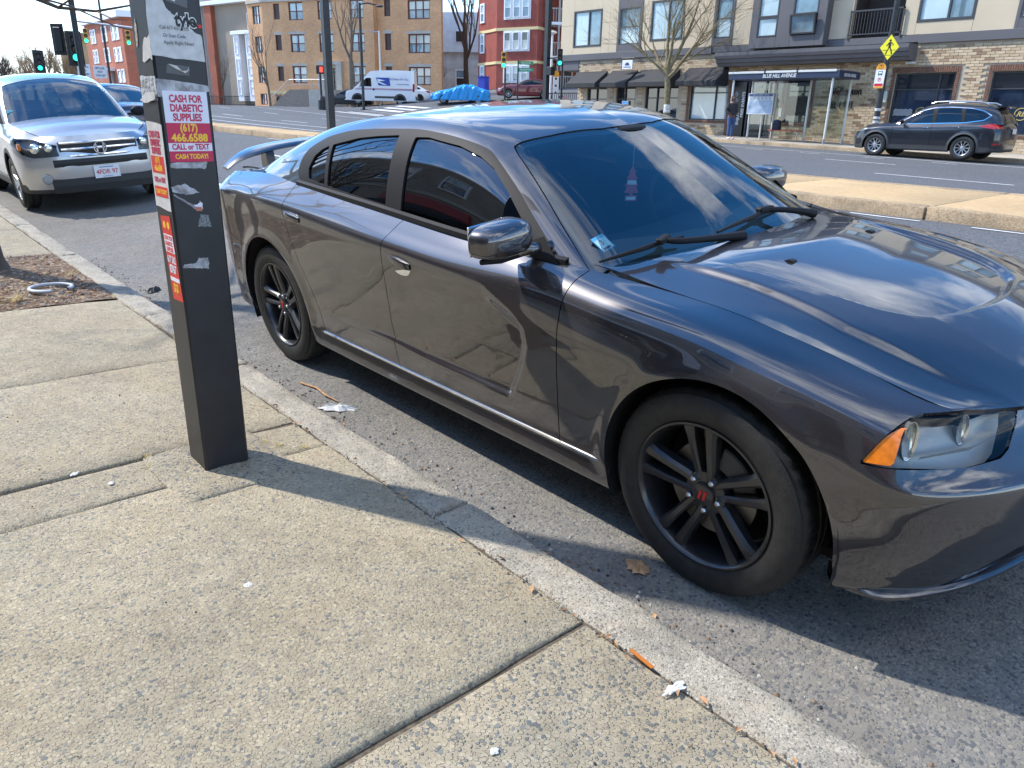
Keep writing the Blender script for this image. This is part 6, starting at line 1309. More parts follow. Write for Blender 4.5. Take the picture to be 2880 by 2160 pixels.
# red shingled three-decker
RS = siding_mat('red_shingle', (.30, .066, .046), .155); hz_ = 2.9; RH = empty('three_decker', (-52.11, 42.62, hz_), math.atan2(.278, .961), 'red shingled three-decker house with cream bands and white triple windows', 'building')
fp = [(0, 0), (4.05, 0), (4.05, 9), (-4.6, 9), (-4.4, 1.75), (-3.15, 1.6), (-1.05, .62), (-.75, .62)]
fp = [(0, 0), (4.05, 0), (4.05, 10), (-3.3, 10), (-3.17, 1.83), (-.97, .66)]
footprint('wall', RS, fp, .8, 12.2, RH); footprint('foundation', mat('foundation_grey', (.22, .21, .20), rough=.9, noise=.15, nscale=2), [(p[0]*.99, p[1]+.03) for p in fp], -1.2, .82, RH)
for z in (8.42, 5.82): footprint('cream_band', CREAM, [(p[0]+(.06 if p[0] > 3 else -.06), p[1]-.06) for p in fp], z-hz_-.11, z-hz_+.11, RH)
footprint('cream_cornice', CREAM, [(p[0]+(.3 if p[0] > 3 else -.3), p[1]-.3) for p in fp], 12.2, 12.6, RH)
for i, (a, c, z0, z1) in enumerate(((.72, 3.36, 9.2, 10.9), (.71, 3.32, 6.73, 8.28), (.73, 3.36, 4.24, 5.68))):
    MB().box(a, c, -.05, -.005, z0-hz_-.05, z1-hz_+.05).build('white_casing', WFR, RH)
    for k in range(3):
        w = (c-a)/3; window(RH, a+w*k+.13, a+w*(k+1)-.13, z0-hz_+.08, z1-hz_-.12, -.13, [WIN_B, WIN_L] if i != 1 else [WIN_C, WIN_D, WIN_C], WFR, (), ((z0+z1)/2-hz_,), fw=.05)
fl_ = empty('side_bay'); fl_.parent = RH; fl_.location = (-3.17, 1.83, 0); fl_.rotation_euler = (0, 0, math.atan2(-1.17, 2.2))
for z0, z1 in ((9.15, 10.7), (6.7, 8.27), (4.25, 5.72)): window(fl_, .45, 1.25, z0-hz_, z1-hz_, -.08, [WIN_B, WIN_L], WFR, (), ((z0+z1)/2-hz_,), fw=.14)
# porches at its right side
PWD = mat('grey_porch_wood', (.36, .34, .31), rough=.8); PO_ = empty('porch_stack', (-48.0, 44.6, hz_), math.atan2(.75, .66), 'stacked grey wooden porches beside the red three-decker', 'porch')
for i, z in enumerate((3.75, 6.35, 8.95, 11.5)):
    MB().box(0, 5.2, 0, 2.2, z-hz_-.22, z-hz_, .02).build('porch_deck', WFR, PO_)
    if i < 3:
        rl_ = MB().box(0, 5.2, .02, .08, z-hz_+.98, z-hz_+1.06).build('porch_rail', PWD, PO_)
        for k in range(26): MB().box(.1+.2*k, .15+.2*k, .03, .07, z-hz_, z-hz_+.98).build('baluster', PWD, rl_)
        MB().box(0, 5.2, 2.1, 2.3, z-hz_, z-hz_+2.4).build('porch_wall', RS, PO_); MB().box(1.6, 2.5, 2.0, 2.1, z-hz_, z-hz_+2.1).build('door_casing', CREAM, PO_); MB().box(1.75, 2.35, 1.96, 2.0, z-hz_+.1, z-hz_+1.95).build('door', BLOCKED, PO_)
for u in (.06, 1.0, 2.7, 5.1): MB().box(u-.07, u+.07, .02, .16, -1.5, 11.4-hz_).build('porch_post', PWD, PO_)
# pale house behind the big tree
wz = T(-74, 52)+1; WH = empty('pale_house', (-76.5, 50.5, wz), math.atan2(.65, .76), 'pale grey house with white gambrel roof behind the big bare tree', 'building'); PG = siding_mat('pale_siding', (.60, .60, .58))
footprint('wall', PG, [(0, 0), (12, 0), (12, 9), (0, 9)], -2, 5.2, WH); MB().prism([(-.4, 5.2), (12.4, 5.2), (11.6, 7.8), (9.5, 9.3), (2.5, 9.3), (.4, 7.8)], -.4, 9.4).build('roof', mat('white_shingles', (.66, .68, .70), rough=.8, noise=.08, nscale=2), WH)
for u in (2, 5.2, 8.6): window(WH, u, u+1.2, 1.6, 3.4, -.06, [WIN_D, WIN_B], WFR, (), (2.5,), fw=.12)
window(WH, 5.3, 6.5, 6.2, 7.4, -.5, WIN_D, WFR)
MB().box(0, 12, -1.6, -.1, .6, 1.0).build('porch_roof', mat('rust_roof', (.24, .09, .06), rough=.8), WH)
# ---------------------------------------------------------------- shop row behind the viewer (seen in the car's glass)
SR = empty('shop_row', (-34, -9.4, SWZ(-10, -9)), math.pi, 'low brick shop row with dark awnings on the near pavement', 'building')
ST_ = mat('shop_stone', (.32, .27, .22), rough=.85, noise=.15, nscale=1); ln = 46
sh_ = [(1.2+6.0*k, 5.6+6.0*k, .5, 2.9) for k in range(7)]
b = MB()
for c in cells(-44+0, 0+2, -.3, 4.3, [(-h[1], -h[0], h[2], h[3]) for h in sh_]): b.box(c[0], c[1], 0, .4, c[2], c[3])
b.box(-44, 2, .6, 10, -.3, 8.0); b.box(-44, 2, 0, .55, 4.3, 8.1); b.build('wall', ST_, SR); MB().box(-44.1, 2.1, -.12, .3, 8.1, 8.6).build('parapet', STONE, SR); MB().box(-44.1, 2.1, -.10, -.003, 4.35, 4.7).build('string_course', STONE, SR)
for k in range(11): window(SR, -3.2-4*k, -1.6-4*k, 5.3, 7.2, -.06, [WIN_D, WIN_B], WFR, (), (6.25,), fw=.08)
RS2 = mat('red_sign_board', (.38, .05, .05), rough=.5)
for k, h in enumerate(sh_):
    window(SR, -h[1], -h[0], h[2], h[3], .15, [WIN_D], CHARD, (-(h[0]+h[1])/2,), (2.3,)); MB().box(-h[1], -h[0], -.12, -.01, 3.3, 4.1, .01).build('sign_board', (RS2, WFR, NV)[k % 3], SR)
    MB().prism([(0, 3.25), (-1.0, 2.75), (-1.0, 2.55), (0, 2.55)], -h[1], -h[0], 'x').build('awning', AWN, SR)
# ---------------------------------------------------------------- bare trees
def grow(mb, twig, r, p, d, length, rad, lvl, maxl, rnd, spread, kids, droop, up):
    n = 4 if lvl < 3 else 3; pts = [p]; q = p.copy(); dd = d.copy(); seg = length/n
    for i in range(n):
        dd = (dd+Vector((rnd.uniform(-1, 1), rnd.uniform(-1, 1), rnd.uniform(-1, 1)))*(.16 if lvl else .06)+Vector((0, 0, up if lvl else 0))).normalized(); q = q+dd*seg; pts.append(q.copy())
    end = rad*(.62 if lvl < maxl else .35); rr = [rad+(end-rad)*i/n for i in range(n+1)]
    (mb if lvl < 2 else twig).tube(pts, rr, 9 if lvl == 0 else (6 if lvl == 1 else (4 if lvl == 2 else 3)), caps=False)
    if lvl >= maxl: return
    k = kids[min(lvl, len(kids)-1)]
    for i in range(k):
        t = rnd.uniform(.35, 1.) if lvl else rnd.uniform(.45, 1.); t = 1. if i == 0 else t; j = min(int(t*n), n-1); f = t*n-j; base = pts[j].lerp(pts[j+1], f)
        ax = Vector((rnd.uniform(-1, 1), rnd.uniform(-1, 1), rnd.uniform(-.3, .3))).cross(dd)
        if ax.length < .01: ax = Vector((1, 0, 0))
        a = rnd.uniform(.3, 1.)*spread; nd = (Matrix.Rotation(a, 3, ax.normalized())@dd)
        if lvl >= 1: nd.z -= droop
        nd.normalize(); grow(mb, twig, r, base, nd, length*rnd.uniform(.55, .85), max(rr[min(j+1, n)]*rnd.uniform(.5, .72), .004), lvl+1, maxl, rnd, spread, kids, droop, up)
def bare_tree(name, label, loc, h, rad, seed, bark, spread=.75, kids=(5, 4, 4, 3), maxl=4, droop=0., up=.05, lean=(0, 0), trunk=.38, group=None, minr=None):
    t = empty(name, loc, 0, label, 'tree', group); rnd = random.Random(seed); mb, tw = MB(), MB()
    grow(mb, tw, None, Vector((0, 0, -.1)), Vector((lean[0], lean[1], 1)).normalized(), h*trunk, rad, 0, maxl, rnd, spread, kids, droop, up)
    mb.build('trunk', bark, t, smooth=True); tw.build('crown', bark, t, smooth=True); return t
BK1 = mat('grey_bark', (.16, .125, .095), rough=.9, noise=.3, nscale=12, bump=.5, bscale=30); BK2 = mat('brown_bark', (.10, .075, .055), rough=.9, noise=.3, nscale=8, bump=.5, bscale=25); BK3 = mat('tan_twigs', (.30, .205, .12), rough=.9, noise=.2, nscale=3); BK4 = mat('mossy_bark', (.20, .16, .085), rough=.9, noise=.35, nscale=8, bump=.5, bscale=25)
# street tree in front of the block
tx, ty = -21.45, 26.9; tz_ = FZ(tx, ty)
t = empty('street_tree', (tx, ty, tz_), 0, 'bare street tree with mossy limbs and white tape on its trunk', 'tree'); rnd_ = random.Random(5); mb, tw = MB(), MB()
mb.tube([(0, 0, -.1), (-.03, 0, 1.2), (-.1, 0, 2.1), (-.2, 0, 2.9)], [.17, .145, .135, .13], 10, caps=False)
for d_, L_, r_ in (((-1.05, .1, .55), 2.0, .085), ((-.5, .3, .9), 2.2, .09), ((.05, -.2, 1), 2.3, .085), ((.55, .2, .75), 2.4, .09), ((1.0, -.2, .45), 2.2, .075), ((-.8, -.4, .7), 1.9, .07), ((.35, .5, .8), 2.0, .07)):
    grow(mb, tw, None, Vector((-.17, 0, 2.35+.35*rnd_.random())), Vector(d_).normalized(), L_, r_, 1, 5, rnd_, .75, (5, 4, 4, 4, 3), 0., .06)
mb.build('trunk', BK4, t, smooth=True); tw.build('crown', BK4, t, smooth=True)
for z in (.95, 1.1): MB().lathe([(.155, 0), (.162, .03), (.16, .16), (.15, .2)], 14, c=(-.02, 0, z)).build('tape_band', mat('white_tape', (.6, .58, .55), rough=.5, noise=.3, nscale=14), t)
bare_tree('tall_tree', 'tall dark bare tree between the tan house and the red three-decker', (-61.3, 46.6, T(-61, 46)), 18, .30, 21, BK2, spread=.6, kids=(6, 5, 4, 3), maxl=4, trunk=.42)
bare_tree('twin_tree', 'pale bare tree with forked trunk in front of the tan apartment house', (-61.2, 33.6, T(-61, 33)), 13, .34, 8, BK1, spread=.42, kids=(3, 4, 3, 3), maxl=4, trunk=.30)
bare_tree('slim_tree', 'slim young bare tree beside the tan house stair', (-70.6, 30.2, T(-70, 30)), 9, .12, 9, BK1, spread=.45, kids=(6, 4, 3, 3), maxl=4, trunk=.35, up=.12)
bare_tree('slim_tree', 'thin bare sapling before the rust pilaster', (-82.5, 30.5, T(-82, 30)), 7, .09, 19, BK2, spread=.5, kids=(6, 4, 3, 3), maxl=4, trunk=.3, up=.1)
bare_tree('side_tree', 'low bare tree beside the tall dark tree', (-63.5, 44.5, T(-63, 44)), 8, .12, 31, BK2, spread=.7, kids=(5, 4, 4, 3), maxl=4, trunk=.25)
for i, (px, py_, hh, lab) in enumerate(((-123, 22.5, 15, 'largest tan bare tree left of the signal pole'), (-118, 24.5, 12, 'tan bare tree just behind the near signal pole'), (-113.5, 16.0, 10.5, 'grey bare tree at the left picture edge'), (-121, 19, 9, 'small tan bare tree low behind the silver SUV roof'), (-150, 26, 15, 'pale distant bare tree beyond the tan trees'))):
    bare_tree('bare_tree', lab, (px, py_, T(px, py_)), hh, .3, 40+i, BK3 if i != 2 else BK1, spread=.62, kids=(8, 6, 5, 4), maxl=4, trunk=.22, up=.06, group='bare trees far up the street')
# near street tree: trunk at the left edge, limbs over the pavement
nt_ = empty('pavement_tree', (-6.42, -1.98, SWZ(-6.4, -2)-.02), 0, 'bare street tree in the soil pit at the left edge', 'tree'); rnd_ = random.Random(3); mb, tw = MB(), MB()
mb.tube([(.0, 0, -.05), (-.02, -.01, .12), (-.06, -.02, .5), (-.12, -.02, 1.3), (-.18, 0, 2.2)], [.19, .135, .115, .105, .10], 12, caps=False)
for d_, L_, r_ in (((.25, .55, 1.), 2.0, .05), ((-.6, .5, .9), 2.2, .05), ((-.7, -.5, 1.1), 2.2, .055), ((-.2, .1, 1.2), 2.0, .055)):
    grow(mb, tw, None, Vector((-.17, 0, 1.9+.35*rnd_.random())), Vector(d_).normalized(), L_, r_, 1, 4, rnd_, .7, (4, 3, 3, 3), 0., .03)
tw.tube([(-.15, 0, 1.95), (-.6, .5, 2.32), (-1.5, .95, 2.36), (-1.75, 1.25, 2.30), (-1.55, 1.55, 2.28), (-1.2, 1.9, 2.36)], [.035, .03, .024, .018, .014, .008], 6)
tw.tube([(-1.75, 1.25, 2.30), (-1.5, 1.4, 2.42), (-1.3, 1.5, 2.5)], [.012, .009, .005], 4); tw.tube([(-1.5, .95, 2.36), (-1.5, 1.3, 2.30), (-1.35, 1.65, 2.14), (-1.2, 1.9, 2.08)], [.011, .009, .006, .003], 4); tw.tube([(-1.55, 1.55, 2.28), (-1.3, 1.62, 2.2), (-1.1, 1.7, 2.18)], [.008, .006, .003], 4)
mb.build('trunk', BK2, nt_, smooth=True); tw.build('crown', BK2, nt_, smooth=True)
bare_tree('pavement_tree', 'bare tree on the near pavement reflected in the sedan windows', (-14.5, -6.8, SWZ(-14, -6)), 10, .18, 77, BK2, spread=.8, kids=(6, 4, 4, 3), maxl=4, trunk=.3)
# ---------------------------------------------------------------- poles, signals, signs
GRN = mat('signal_green', (.05, .6, .4), rough=.3, emit=(.02, 1., .62), estr=2.2); SIGB = mat('signal_black', (.015, .015, .015), rough=.5); SIGY = mat('signal_yellow_case', (.55, .36, .06), rough=.5); LOFF = mat('signal_lens_off', (.06, .03, .02), rough=.3)
def face_rot(loc): return math.atan2(CAM.y-loc[1], CAM.x-loc[0])+math.pi/2
def signal(loc, label, case=SIGB, s=1., rz=None, back=True, lit=2, group='traffic signals'):
    r = empty('traffic_signal', loc, face_rot(loc) if rz is None else rz, label, 'traffic light', group)
    MB().box(-.17*s, .17*s, -.10*s, .10*s, -.53*s, .53*s, .02).build('case', case, r)
    if back: MB().box(-.30*s, .30*s, .0, .02, -.68*s, .68*s).build('backplate', SIGB, r)
    for k in range(3):
        z = (.35-.35*k)*s; MB().lathe([(0, -.118*s), (.08*s, -.116*s), (.125*s, -.105*s)], 18, 'y', c=(0, 0, z)).build('lens', GRN if k == lit else LOFF, r)
        MB().lathe([(.135*s, -.10*s), (.14*s, -.30*s)], 14, 'y', c=(0, 0, z), a0=R(-10), a1=R(190)).build('visor', case, r)
    return r
def post(name, label, loc, h, r, m=PBL, square=False, cat='pole', base=True):
    o = empty(name, loc, 0, label, cat)
    if square: MB().box(-r, r, -r, r, 0, h, .012).build('shaft', m, o)
    else: MB().lathe([(r*1.0, 0), (r, h*.5), (r*.85, h)], 14).build('shaft', m, o, smooth=.6)
    if base: MB().box(-r*1.7, r*1.7, -r*1.7, r*1.7, 0, .05).build('base_plate', m, o)
    return o
post('median_pole', 'black square pole on the median behind the sedan roof', (-20.15, 8.85, MZ(-20, 8.8)), 8, .10, square=True)
q = post('lamp_post', 'tall thin black lamp post in front of the white mail van', (-52.7, 29.6, T(-52.7, 29.6)), 7.5, .11, cat='lamp post'); MB().tube([(0, 0, 7.4), (.4, .45, 7.5), (.9, 1.0, 7.35)], .05, 8).build('lamp_arm', PBL, q); MB().ball((1.0, 1.1, 7.3), .25, 10, 6, (1.2, 1.2, .35)).build('lamp_head', PBL, q)
q = post('lamp_post', 'short grey lamp post beside the mail van', (-55.5, 33.0, T(-55.5, 33)), 5.6, .08, m=STEEL, cat='lamp post'); MB().tube([(0, 0, 5.5), (-.5, -.6, 5.55)], .05, 8).build('lamp_arm', STEEL, q)
q = post('pedestrian_signal', 'black pedestrian signal post showing a red hand', (-54.9, 27.2, T(-54.9, 27.2)), 3.0, .09, cat='traffic light'); MB().box(-.28, .28, -.2, .2, 2.6, 3.2, .03).build('case', SIGB, q).rotation_euler = (0, 0, face_rot((-54.9, 27.2))); MB().lathe([(.3, 0), (.28, .7), (.12, 1.0)], 12).build('base_box', SIGB, q)
o = MB().box(-.02, .2, -.23, -.21, 2.72, 3.08).build('hand_lamp', mat('hand_red', (.6, .03, .03), emit=(1, .05, .03), estr=1.8), q); o.rotation_euler = (0, 0, face_rot((-54.9, 27.2)))
p5 = (-29.0, 26.35, FZ(-29, 26.3)); q = post('signal_pole', 'thick black square pole at the corner by the first awning', p5, 8, .13, square=True)
MB().box(.14, .48, -.15, .15, 2.55, 2.95, .02).build('control_box', SIGB, q); MB().tube([(0, 0, 3.35), (.9, 0, 3.4)], .04, 8).build('signal_bracket', SIGB, q)
signal((-28.0, 26.3, 4.33), 'black traffic signal on the corner pole left of the beige block', s=.75, back=False); q2 = post('push_button_post', 'slim dark post below the corner signal', (-27.9, 26.4, FZ(-28, 26.4)), 3.1, .05, m=SIGB)
signal((-42.6, 35.2, 5.25), 'yellow traffic signal before the red three-decker', case=SIGY, s=1.0, back=False); post('signal_post', 'thin black and yellow signal post before the red three-decker', (-42.6, 35.35, T(-42.6, 35.3)), 5.3-T(-42.6, 35.3), .07)
q = post('street_name_post', 'black post with two green street name signs', (-39.0, 33.35, T(-39, 33.3)), 5.05-T(-39, 33.3), .05, cat='sign'); rz_ = math.atan2(.75, .66); pz = q.location.z; SGN = mat('street_sign_green', (.01, .28, .14), rough=.4)
for txt_, z, dr in (('BLUE HILL AVE', 4.86, rz_+.25), ('WELLINGTON HILL ST', 4.42, rz_-.30)):
    s_ = MB().box(.05, 1.05, -.015, .015, -.11, .11).build('name_plate', SGN, q, loc=(0, 0, z-pz), rot=(0, 0, dr)); text('name_lettering', txt_, .13, WP, s_, (.55, -.018, 0), (R(90), 0, 0), sx=.62 if len(txt_) > 14 else .8, bold=.02)
lp = (-36.9, 34.4, T(-36.9, 34.4)); q = post('white_lamp_post', 'slim white lamp post before the grey porches', lp, 6.6-lp[2], .075, m=WFR, cat='lamp post'); MB().lathe([(.05, 0), (.28, .12), (.30, .2), (.05, .26)], 16, c=(0, 0, 6.5-lp[2])).build('lamp_head', WFR, q)
tb = (-35.6, 33.6, T(-35.6, 33.6)); q = empty('bus_route_sign', tb, face_rot(tb), 'tall narrow white bus route board with yellow top', 'sign'); MB().box(-.19, .19, -.03, .03, 4.25-2.1-tb[2]+.3, 4.05-tb[2], .01).build('board', WFR, q); MB().lathe([(0, -.031), (.19, -.03), (.19, .03)], 18, 'y', c=(0, 0, 4.1-tb[2])).build('yellow_cap', mat('sign_orange', (.75, .33, .02)), q)
MB().box(-.19, .19, -.034, -.03, 4.05-tb[2]-.12, 4.05-tb[2]+.02).build('yellow_band', mat('sign_orange', (.75, .33, .02)), q)
for k in range(3): MB().box(-.06, .06, -.034, -.03, 3.75-.42*k-tb[2], 3.88-.42*k-tb[2]).build('route_bullet', INK, q)
MB().tube([(0, .05, 0), (0, .05, 3-tb[2])], .04, 8).build('post', STEEL, q)
q = empty('leaning_red_sign', (-31.9, 30.3, T(-31.9, 30.3)+.15), face_rot((-31.9, 30.3)), 'small red and white sign board tilted behind the sedan roof', 'sign'); o = MB().box(-.42, .42, -.01, .01, .9, 1.55).build('board', mat('red_print', (.6, .08, .1), rough=.5, nscale=14, col2=(.75, .7, .68)), q); o.rotation_euler = (0, R(22), 0); MB().box(-.03, .03, -.0, .03, 0, 1.2).build('stake', PWD, q)
q = empty('corner_railing', (-33.6, 30.9, T(-33.6, 30.9)), math.atan2(.1, 1), 'short black railing beside the beige block', 'fence')
zb_ = 2.0-q.location.z; MB().box(0, 2.6, -.02, .02, zb_+.8, zb_+.86).build('top_rail', FB, q)
for k in range(18): MB().box(.15*k, .15*k+.025, -.012, .012, 0, zb_+.84).build('picket', FB, q)
# left-hand signals over the avenue
q = post('signal_pole', 'black signal pole in front of the bare trees at upper left', (-34.6, 5.75, T(-34.6, 5.75)), 9, .11)
signal((-35.0, 5.72, 3.62), 'large black traffic signal with backplate on the left signal pole', s=.95); signal((-35.5, 5.3, 3.95), 'black backs of a second signal head beside the left signal pole', s=.85, rz=face_rot((-35.5, 5.3))+2.6)
signal((-50.7, 7.5, 3.75), 'black traffic signal above the silver SUV roof', s=.9); q = post('signal_post', 'black signal post behind the silver SUV', (-50.7, 7.62, T(-50.7, 7.6)), 3.4-T(-50, 7), .07)
q = post('mast_arm_pole', 'grey mast arm pole over the avenue behind the papered pole', (-62.5, 20.6, T(-62.5, 20.6)), 7.2, .14, m=STEEL); MB().tube([(0, 0, 5.0), (-7.0, -6.3, 5.9)], [.11, .07], 10).build('mast_arm', STEEL, q)
signal((-68.9, 14.65, 6.65), 'yellow traffic signal at the free end of the mast arm', case=SIGY, s=1.0, back=False); signal((-66.3, 17.0, 6.55), 'yellow traffic signal in the middle of the mast arm', case=SIGY, s=1.0, back=False)
q = post('avenue_lamp_post', 'tall dark lamp post in front of the red brick building', (-75, 17.6, T(-75, 17)), 9.2, .10, cat='lamp post'); MB().tube([(0, 0, 9.1), (-.6, -.7, 9.3)], .05, 6).build('lamp_arm', PBL, q)
SW = mat('sign_white', (.72, .73, .75))
for loc, lines, lab in (((-44.2, 8.15, 3.17), ('LEFT TURN', 'YIELD', 'ON GREEN'), 'white lane sign left of the pair above the silver SUV'), ((-43.6, 8.75, 3.12), ('LEFT LANE', 'MUST', 'TURN LEFT'), 'white lane sign right of the pair above the silver SUV')):
    q = empty('lane_sign', loc, face_rot(loc), lab, 'sign'); MB().box(-.29, .29, -.01, .01, -.30, .30, .005).build('sign_plate', SW, q)
    for k, l in enumerate(lines): text('sign_lettering', l, .12, INK, q, (0, -.013, .17-.17*k), (R(90), 0, 0), sx=.75, bold=.02)
    MB().box(-.03, .03, .012, .06, -1.9, .3).build('post', STEEL, q)
# litter bins and boxes at the far corner
q = empty('news_box', (-85.5, 29.3, T(-85.5, 29.3)), .3, 'pale green box beside the dark green bin at the far corner', 'box'); MB().box(-.5, .5, -.4, .4, 0, 2.4, .03).build('box_body', mat('pale_green', (.4, .55, .48), rough=.5), q); MB().box(-.55, .55, -.45, .45, 2.4, 2.5).build('box_lid', WFR, q)
q = empty('litter_bin', (-84.2, 28.9, T(-84.2, 28.9)), .3, 'dark green wheeled bin at the far corner', 'bin'); MB().lathe([(.30, .05), (.36, 1.05)], 10).build('bin_body', mat('bin_green', (.02, .12, .06), rough=.5), q); MB().lathe([(.0, 1.16), (.38, 1.08), (.38, 1.04)], 10).build('bin_lid', mat('bin_green', (.02, .12, .06)), q)
q = empty('litter_bin', (-50.9, 40.2, T(-50.9, 40.2)), .3, 'blue bin behind the tarp-covered car', 'bin'); MB().box(-.35, .35, -.35, .35, .05, 1.35, .04).build('bin_body', mat('bin_blue', (.03, .05, .4), rough=.5), q); MB().box(-.38, .38, -.4, .38, 1.35, 1.42).build('bin_lid', mat('bin_blue', (.03, .05, .4)), q)
# ---------------------------------------------------------------- black SUV across the street
rogue = dict(paint=paint('black_blue_paint', (.012, .014, .020), metal=.2, rough=.3), hw=.92, xf=.92, xr=-3.77, wb=2.706, wr=.36, ar=.405, rim=.215, zb=.23, du=.02, nv=70, spokes=10, clad=.40, cladf=.36, flare=.02,
    edge=[(-3.62, .72, 1.10), (-3.3, .78, 1.13), (-2.7, .82, 1.09), (-1.7, .835, 1.045), (-.8, .825, 1.02), (-.45, .79, 1.03), (-.1, .75, 1.03), (.3, .70, .985), (.6, .64, .93), (.78, .56, .87)], st=[-3.35, -3.0, -2.706, -2.3, -1.7, -1.1, -.6, -.3, 0, .25, .45], shoulder=.16,
    roof=[(-.12, .93), (-.35, 1.07), (-.8, 1.37), (-1.2, 1.585), (-1.5, 1.665), (-2.1, 1.70), (-2.8, 1.68), (-3.2, 1.63), (-3.42, 1.53), (-3.58, 1.30), (-3.66, 1.10)],
    rail=[(.77, .86), (.75, .97), (.68, 1.23), (.63, 1.46), (.61, 1.57), (.60, 1.615), (.59, 1.59), (.58, 1.545), (.58, 1.45), (.60, 1.25), (.62, 1.08)],
    ws=[(.3, -1), (.3, .9), (-.40, .735), (-.90, .645), (-1.22, .56), (-1.30, 0), (-1.30, -1)], bl=[(-3.36, -1), (-3.36, .50), (-3.62, .53), (-3.8, .5), (-3.8, -1)],
    dlo=[(-.55, 1.02), (-.95, 1.27), (-1.30, 1.46), (-1.6, 1.535), (-2.1, 1.56), (-2.7, 1.53), (-3.05, 1.46), (-3.30, 1.32), (-3.12, 1.17), (-2.6, 1.09), (-1.6, 1.05)], ring=.020,
    glass=[('front_window', [(-.78, 1.07), (-1.05, 1.28), (-1.35, 1.44), (-1.60, 1.50), (-1.66, 1.075)]), ('rear_window', [(-1.76, 1.08), (-1.73, 1.505), (-2.40, 1.52), (-2.52, 1.11)]), ('quarter_window', [(-2.60, 1.12), (-2.52, 1.515), (-2.85, 1.48), (-3.03, 1.42), (-3.22, 1.31), (-3.08, 1.19)])],
    gaps=[[(.3, -.50), (1.1, -.50)], [(.3, -1.72), (1.2, -1.70)], [(.3, -2.30), (.55, -2.35), (.78, -2.55), (1.2, -2.60)]], cowl=-.46, mirror=(-.80, .90, 1.09), handles=[(-1.52, .93), (-2.42, .965)], handlemat=CHROME, mirmat=BLACKTRIM,
    lamps=[('headlight', CLEAR, [(.28, .83, .86), (.50, .76, .90), (.74, .56, .86), (.80, .50, .78), (.60, .74, .77), (.42, .84, .80)], 0), ('tail_lamp', REDLENS, [(-3.05, .88, 1.0), (-3.35, .84, 1.08), (-3.62, .66, 1.07), (-3.66, .62, .95), (-3.45, .84, .93)], 0), ('rear_reflector', REDLENS, [(-3.50, .86, .52), (-3.66, .72, .53), (-3.66, .72, .48), (-3.50, .86, .47)], 0)])
RG = loft_car('parked_suv', rogue, 'black compact SUV parked facing left in front of the brick shop wall', (-10.32, 24.62, T(-10.3, 24.6)+.0), math.pi)
for sg in (-1, 1): MB().tube([(-1.45, sg*.56, 1.655), (-1.6, sg*.56, 1.71), (-2.3, sg*.555, 1.735), (-2.95, sg*.55, 1.70), (-3.1, sg*.55, 1.64)], .022, 8).build('roof_rail', ALLOY, RG, smooth=.8)
MB().prism([(-3.30, 1.62), (-3.62, 1.60), (-3.66, 1.56), (-3.36, 1.56)], -.55, .55).build('rear_spoiler', rogue['paint'], RG); plate(RG, None, (-3.79, 0, .88), (R(90), 0, R(-90)))
# ---------------------------------------------------------------- silver SUV behind the sedan
SIL = paint('silver_paint', (.50, .51, .53), metal=.75, rough=.32)
crv = dict(clearlamp=True, paint=SIL, hw=.91, xf=.90, xr=-3.62, wb=2.62, wr=.345, ar=.39, rim=.215, zb=.24, du=.02, nv=70, spokes=7, clad=.36, cladf=.30, cdf=.30, flare=.01,
    edge=[(-3.50, .70, 1.12), (-3.2, .78, 1.14), (-2.6, .83, 1.10), (-1.6, .84, 1.06), (-.8, .83, 1.04), (-.42, .80, 1.06), (-.1, .77, 1.06), (.3, .73, 1.02), (.58, .70, .985), (.78, .64, .93)], st=[-3.2, -2.9, -2.62, -2.2, -1.6, -1.0, -.6, -.3, 0, .25, .48], shoulder=.16, fset=[.12, .06, .02, .0, .0, .008, .03, .075],
    roof=[(-.10, .96), (-.32, 1.10), (-.75, 1.36), (-1.15, 1.575), (-1.45, 1.645), (-2.1, 1.675), (-2.8, 1.65), (-3.2, 1.60), (-3.38, 1.45), (-3.48, 1.25), (-3.55, 1.1)],
    rail=[(.80, .90), (.78, 1.01), (.72, 1.26), (.67, 1.48), (.65, 1.565), (.64, 1.60), (.63, 1.57), (.61, 1.50), (.60, 1.38), (.61, 1.2), (.62, 1.08)],
    ws=[(.3, -1), (.3, .95), (-.34, .765), (-.85, .68), (-1.17, .60), (-1.26, 0), (-1.26, -1)], bl=[(-3.3, -1), (-3.3, .5), (-3.7, .5), (-3.7, -1)],
    dlo=[(-.5, 1.05), (-.9, 1.3), (-1.25, 1.47), (-1.6, 1.53), (-2.4, 1.52), (-2.9, 1.42), (-3.1, 1.25), (-2.7, 1.12), (-1.5, 1.07)],
    glass=[('front_window', [(-.76, 1.09), (-1.05, 1.31), (-1.33, 1.45), (-1.56, 1.49), (-1.60, 1.10)]), ('rear_window', [(-1.70, 1.11), (-1.68, 1.49), (-2.35, 1.48), (-2.45, 1.13)]), ('quarter_window', [(-2.55, 1.14), (-2.48, 1.46), (-2.85, 1.39), (-3.0, 1.25), (-2.75, 1.16)])],
    gaps=[[(.3, -.48), (1.1, -.48)], [(.3, -1.64), (1.2, -1.64)], [(.3, -2.22), (.55, -2.27), (.78, -2.45), (1.2, -2.5)]], cowl=-.44, crown=.06, mirror=(-.72, .90, 1.12), mirmat=BLACKTRIM, handles=[(-1.45, .95), (-2.3, .98)],
    lamps=[('headlight', CLEAR, [(.42, .87, .93), (.60, .80, .91), (.76, .66, .875), (.86, .49, .83), (.87, .47, .70), (.76, .74, .69), (.60, .87, .74)], 0)])
CV = loft_car('parked_suv', crv, 'silver compact SUV parked behind the grey sedan', (-10.75, -.06, T(-10.9, 0)), R(-1.2)); CV.rotation_euler = (R(4.5), R(.9), R(-1.2))
BLKP = mat('grille_black', (.012, .012, .013), rough=.5)
b = MB()
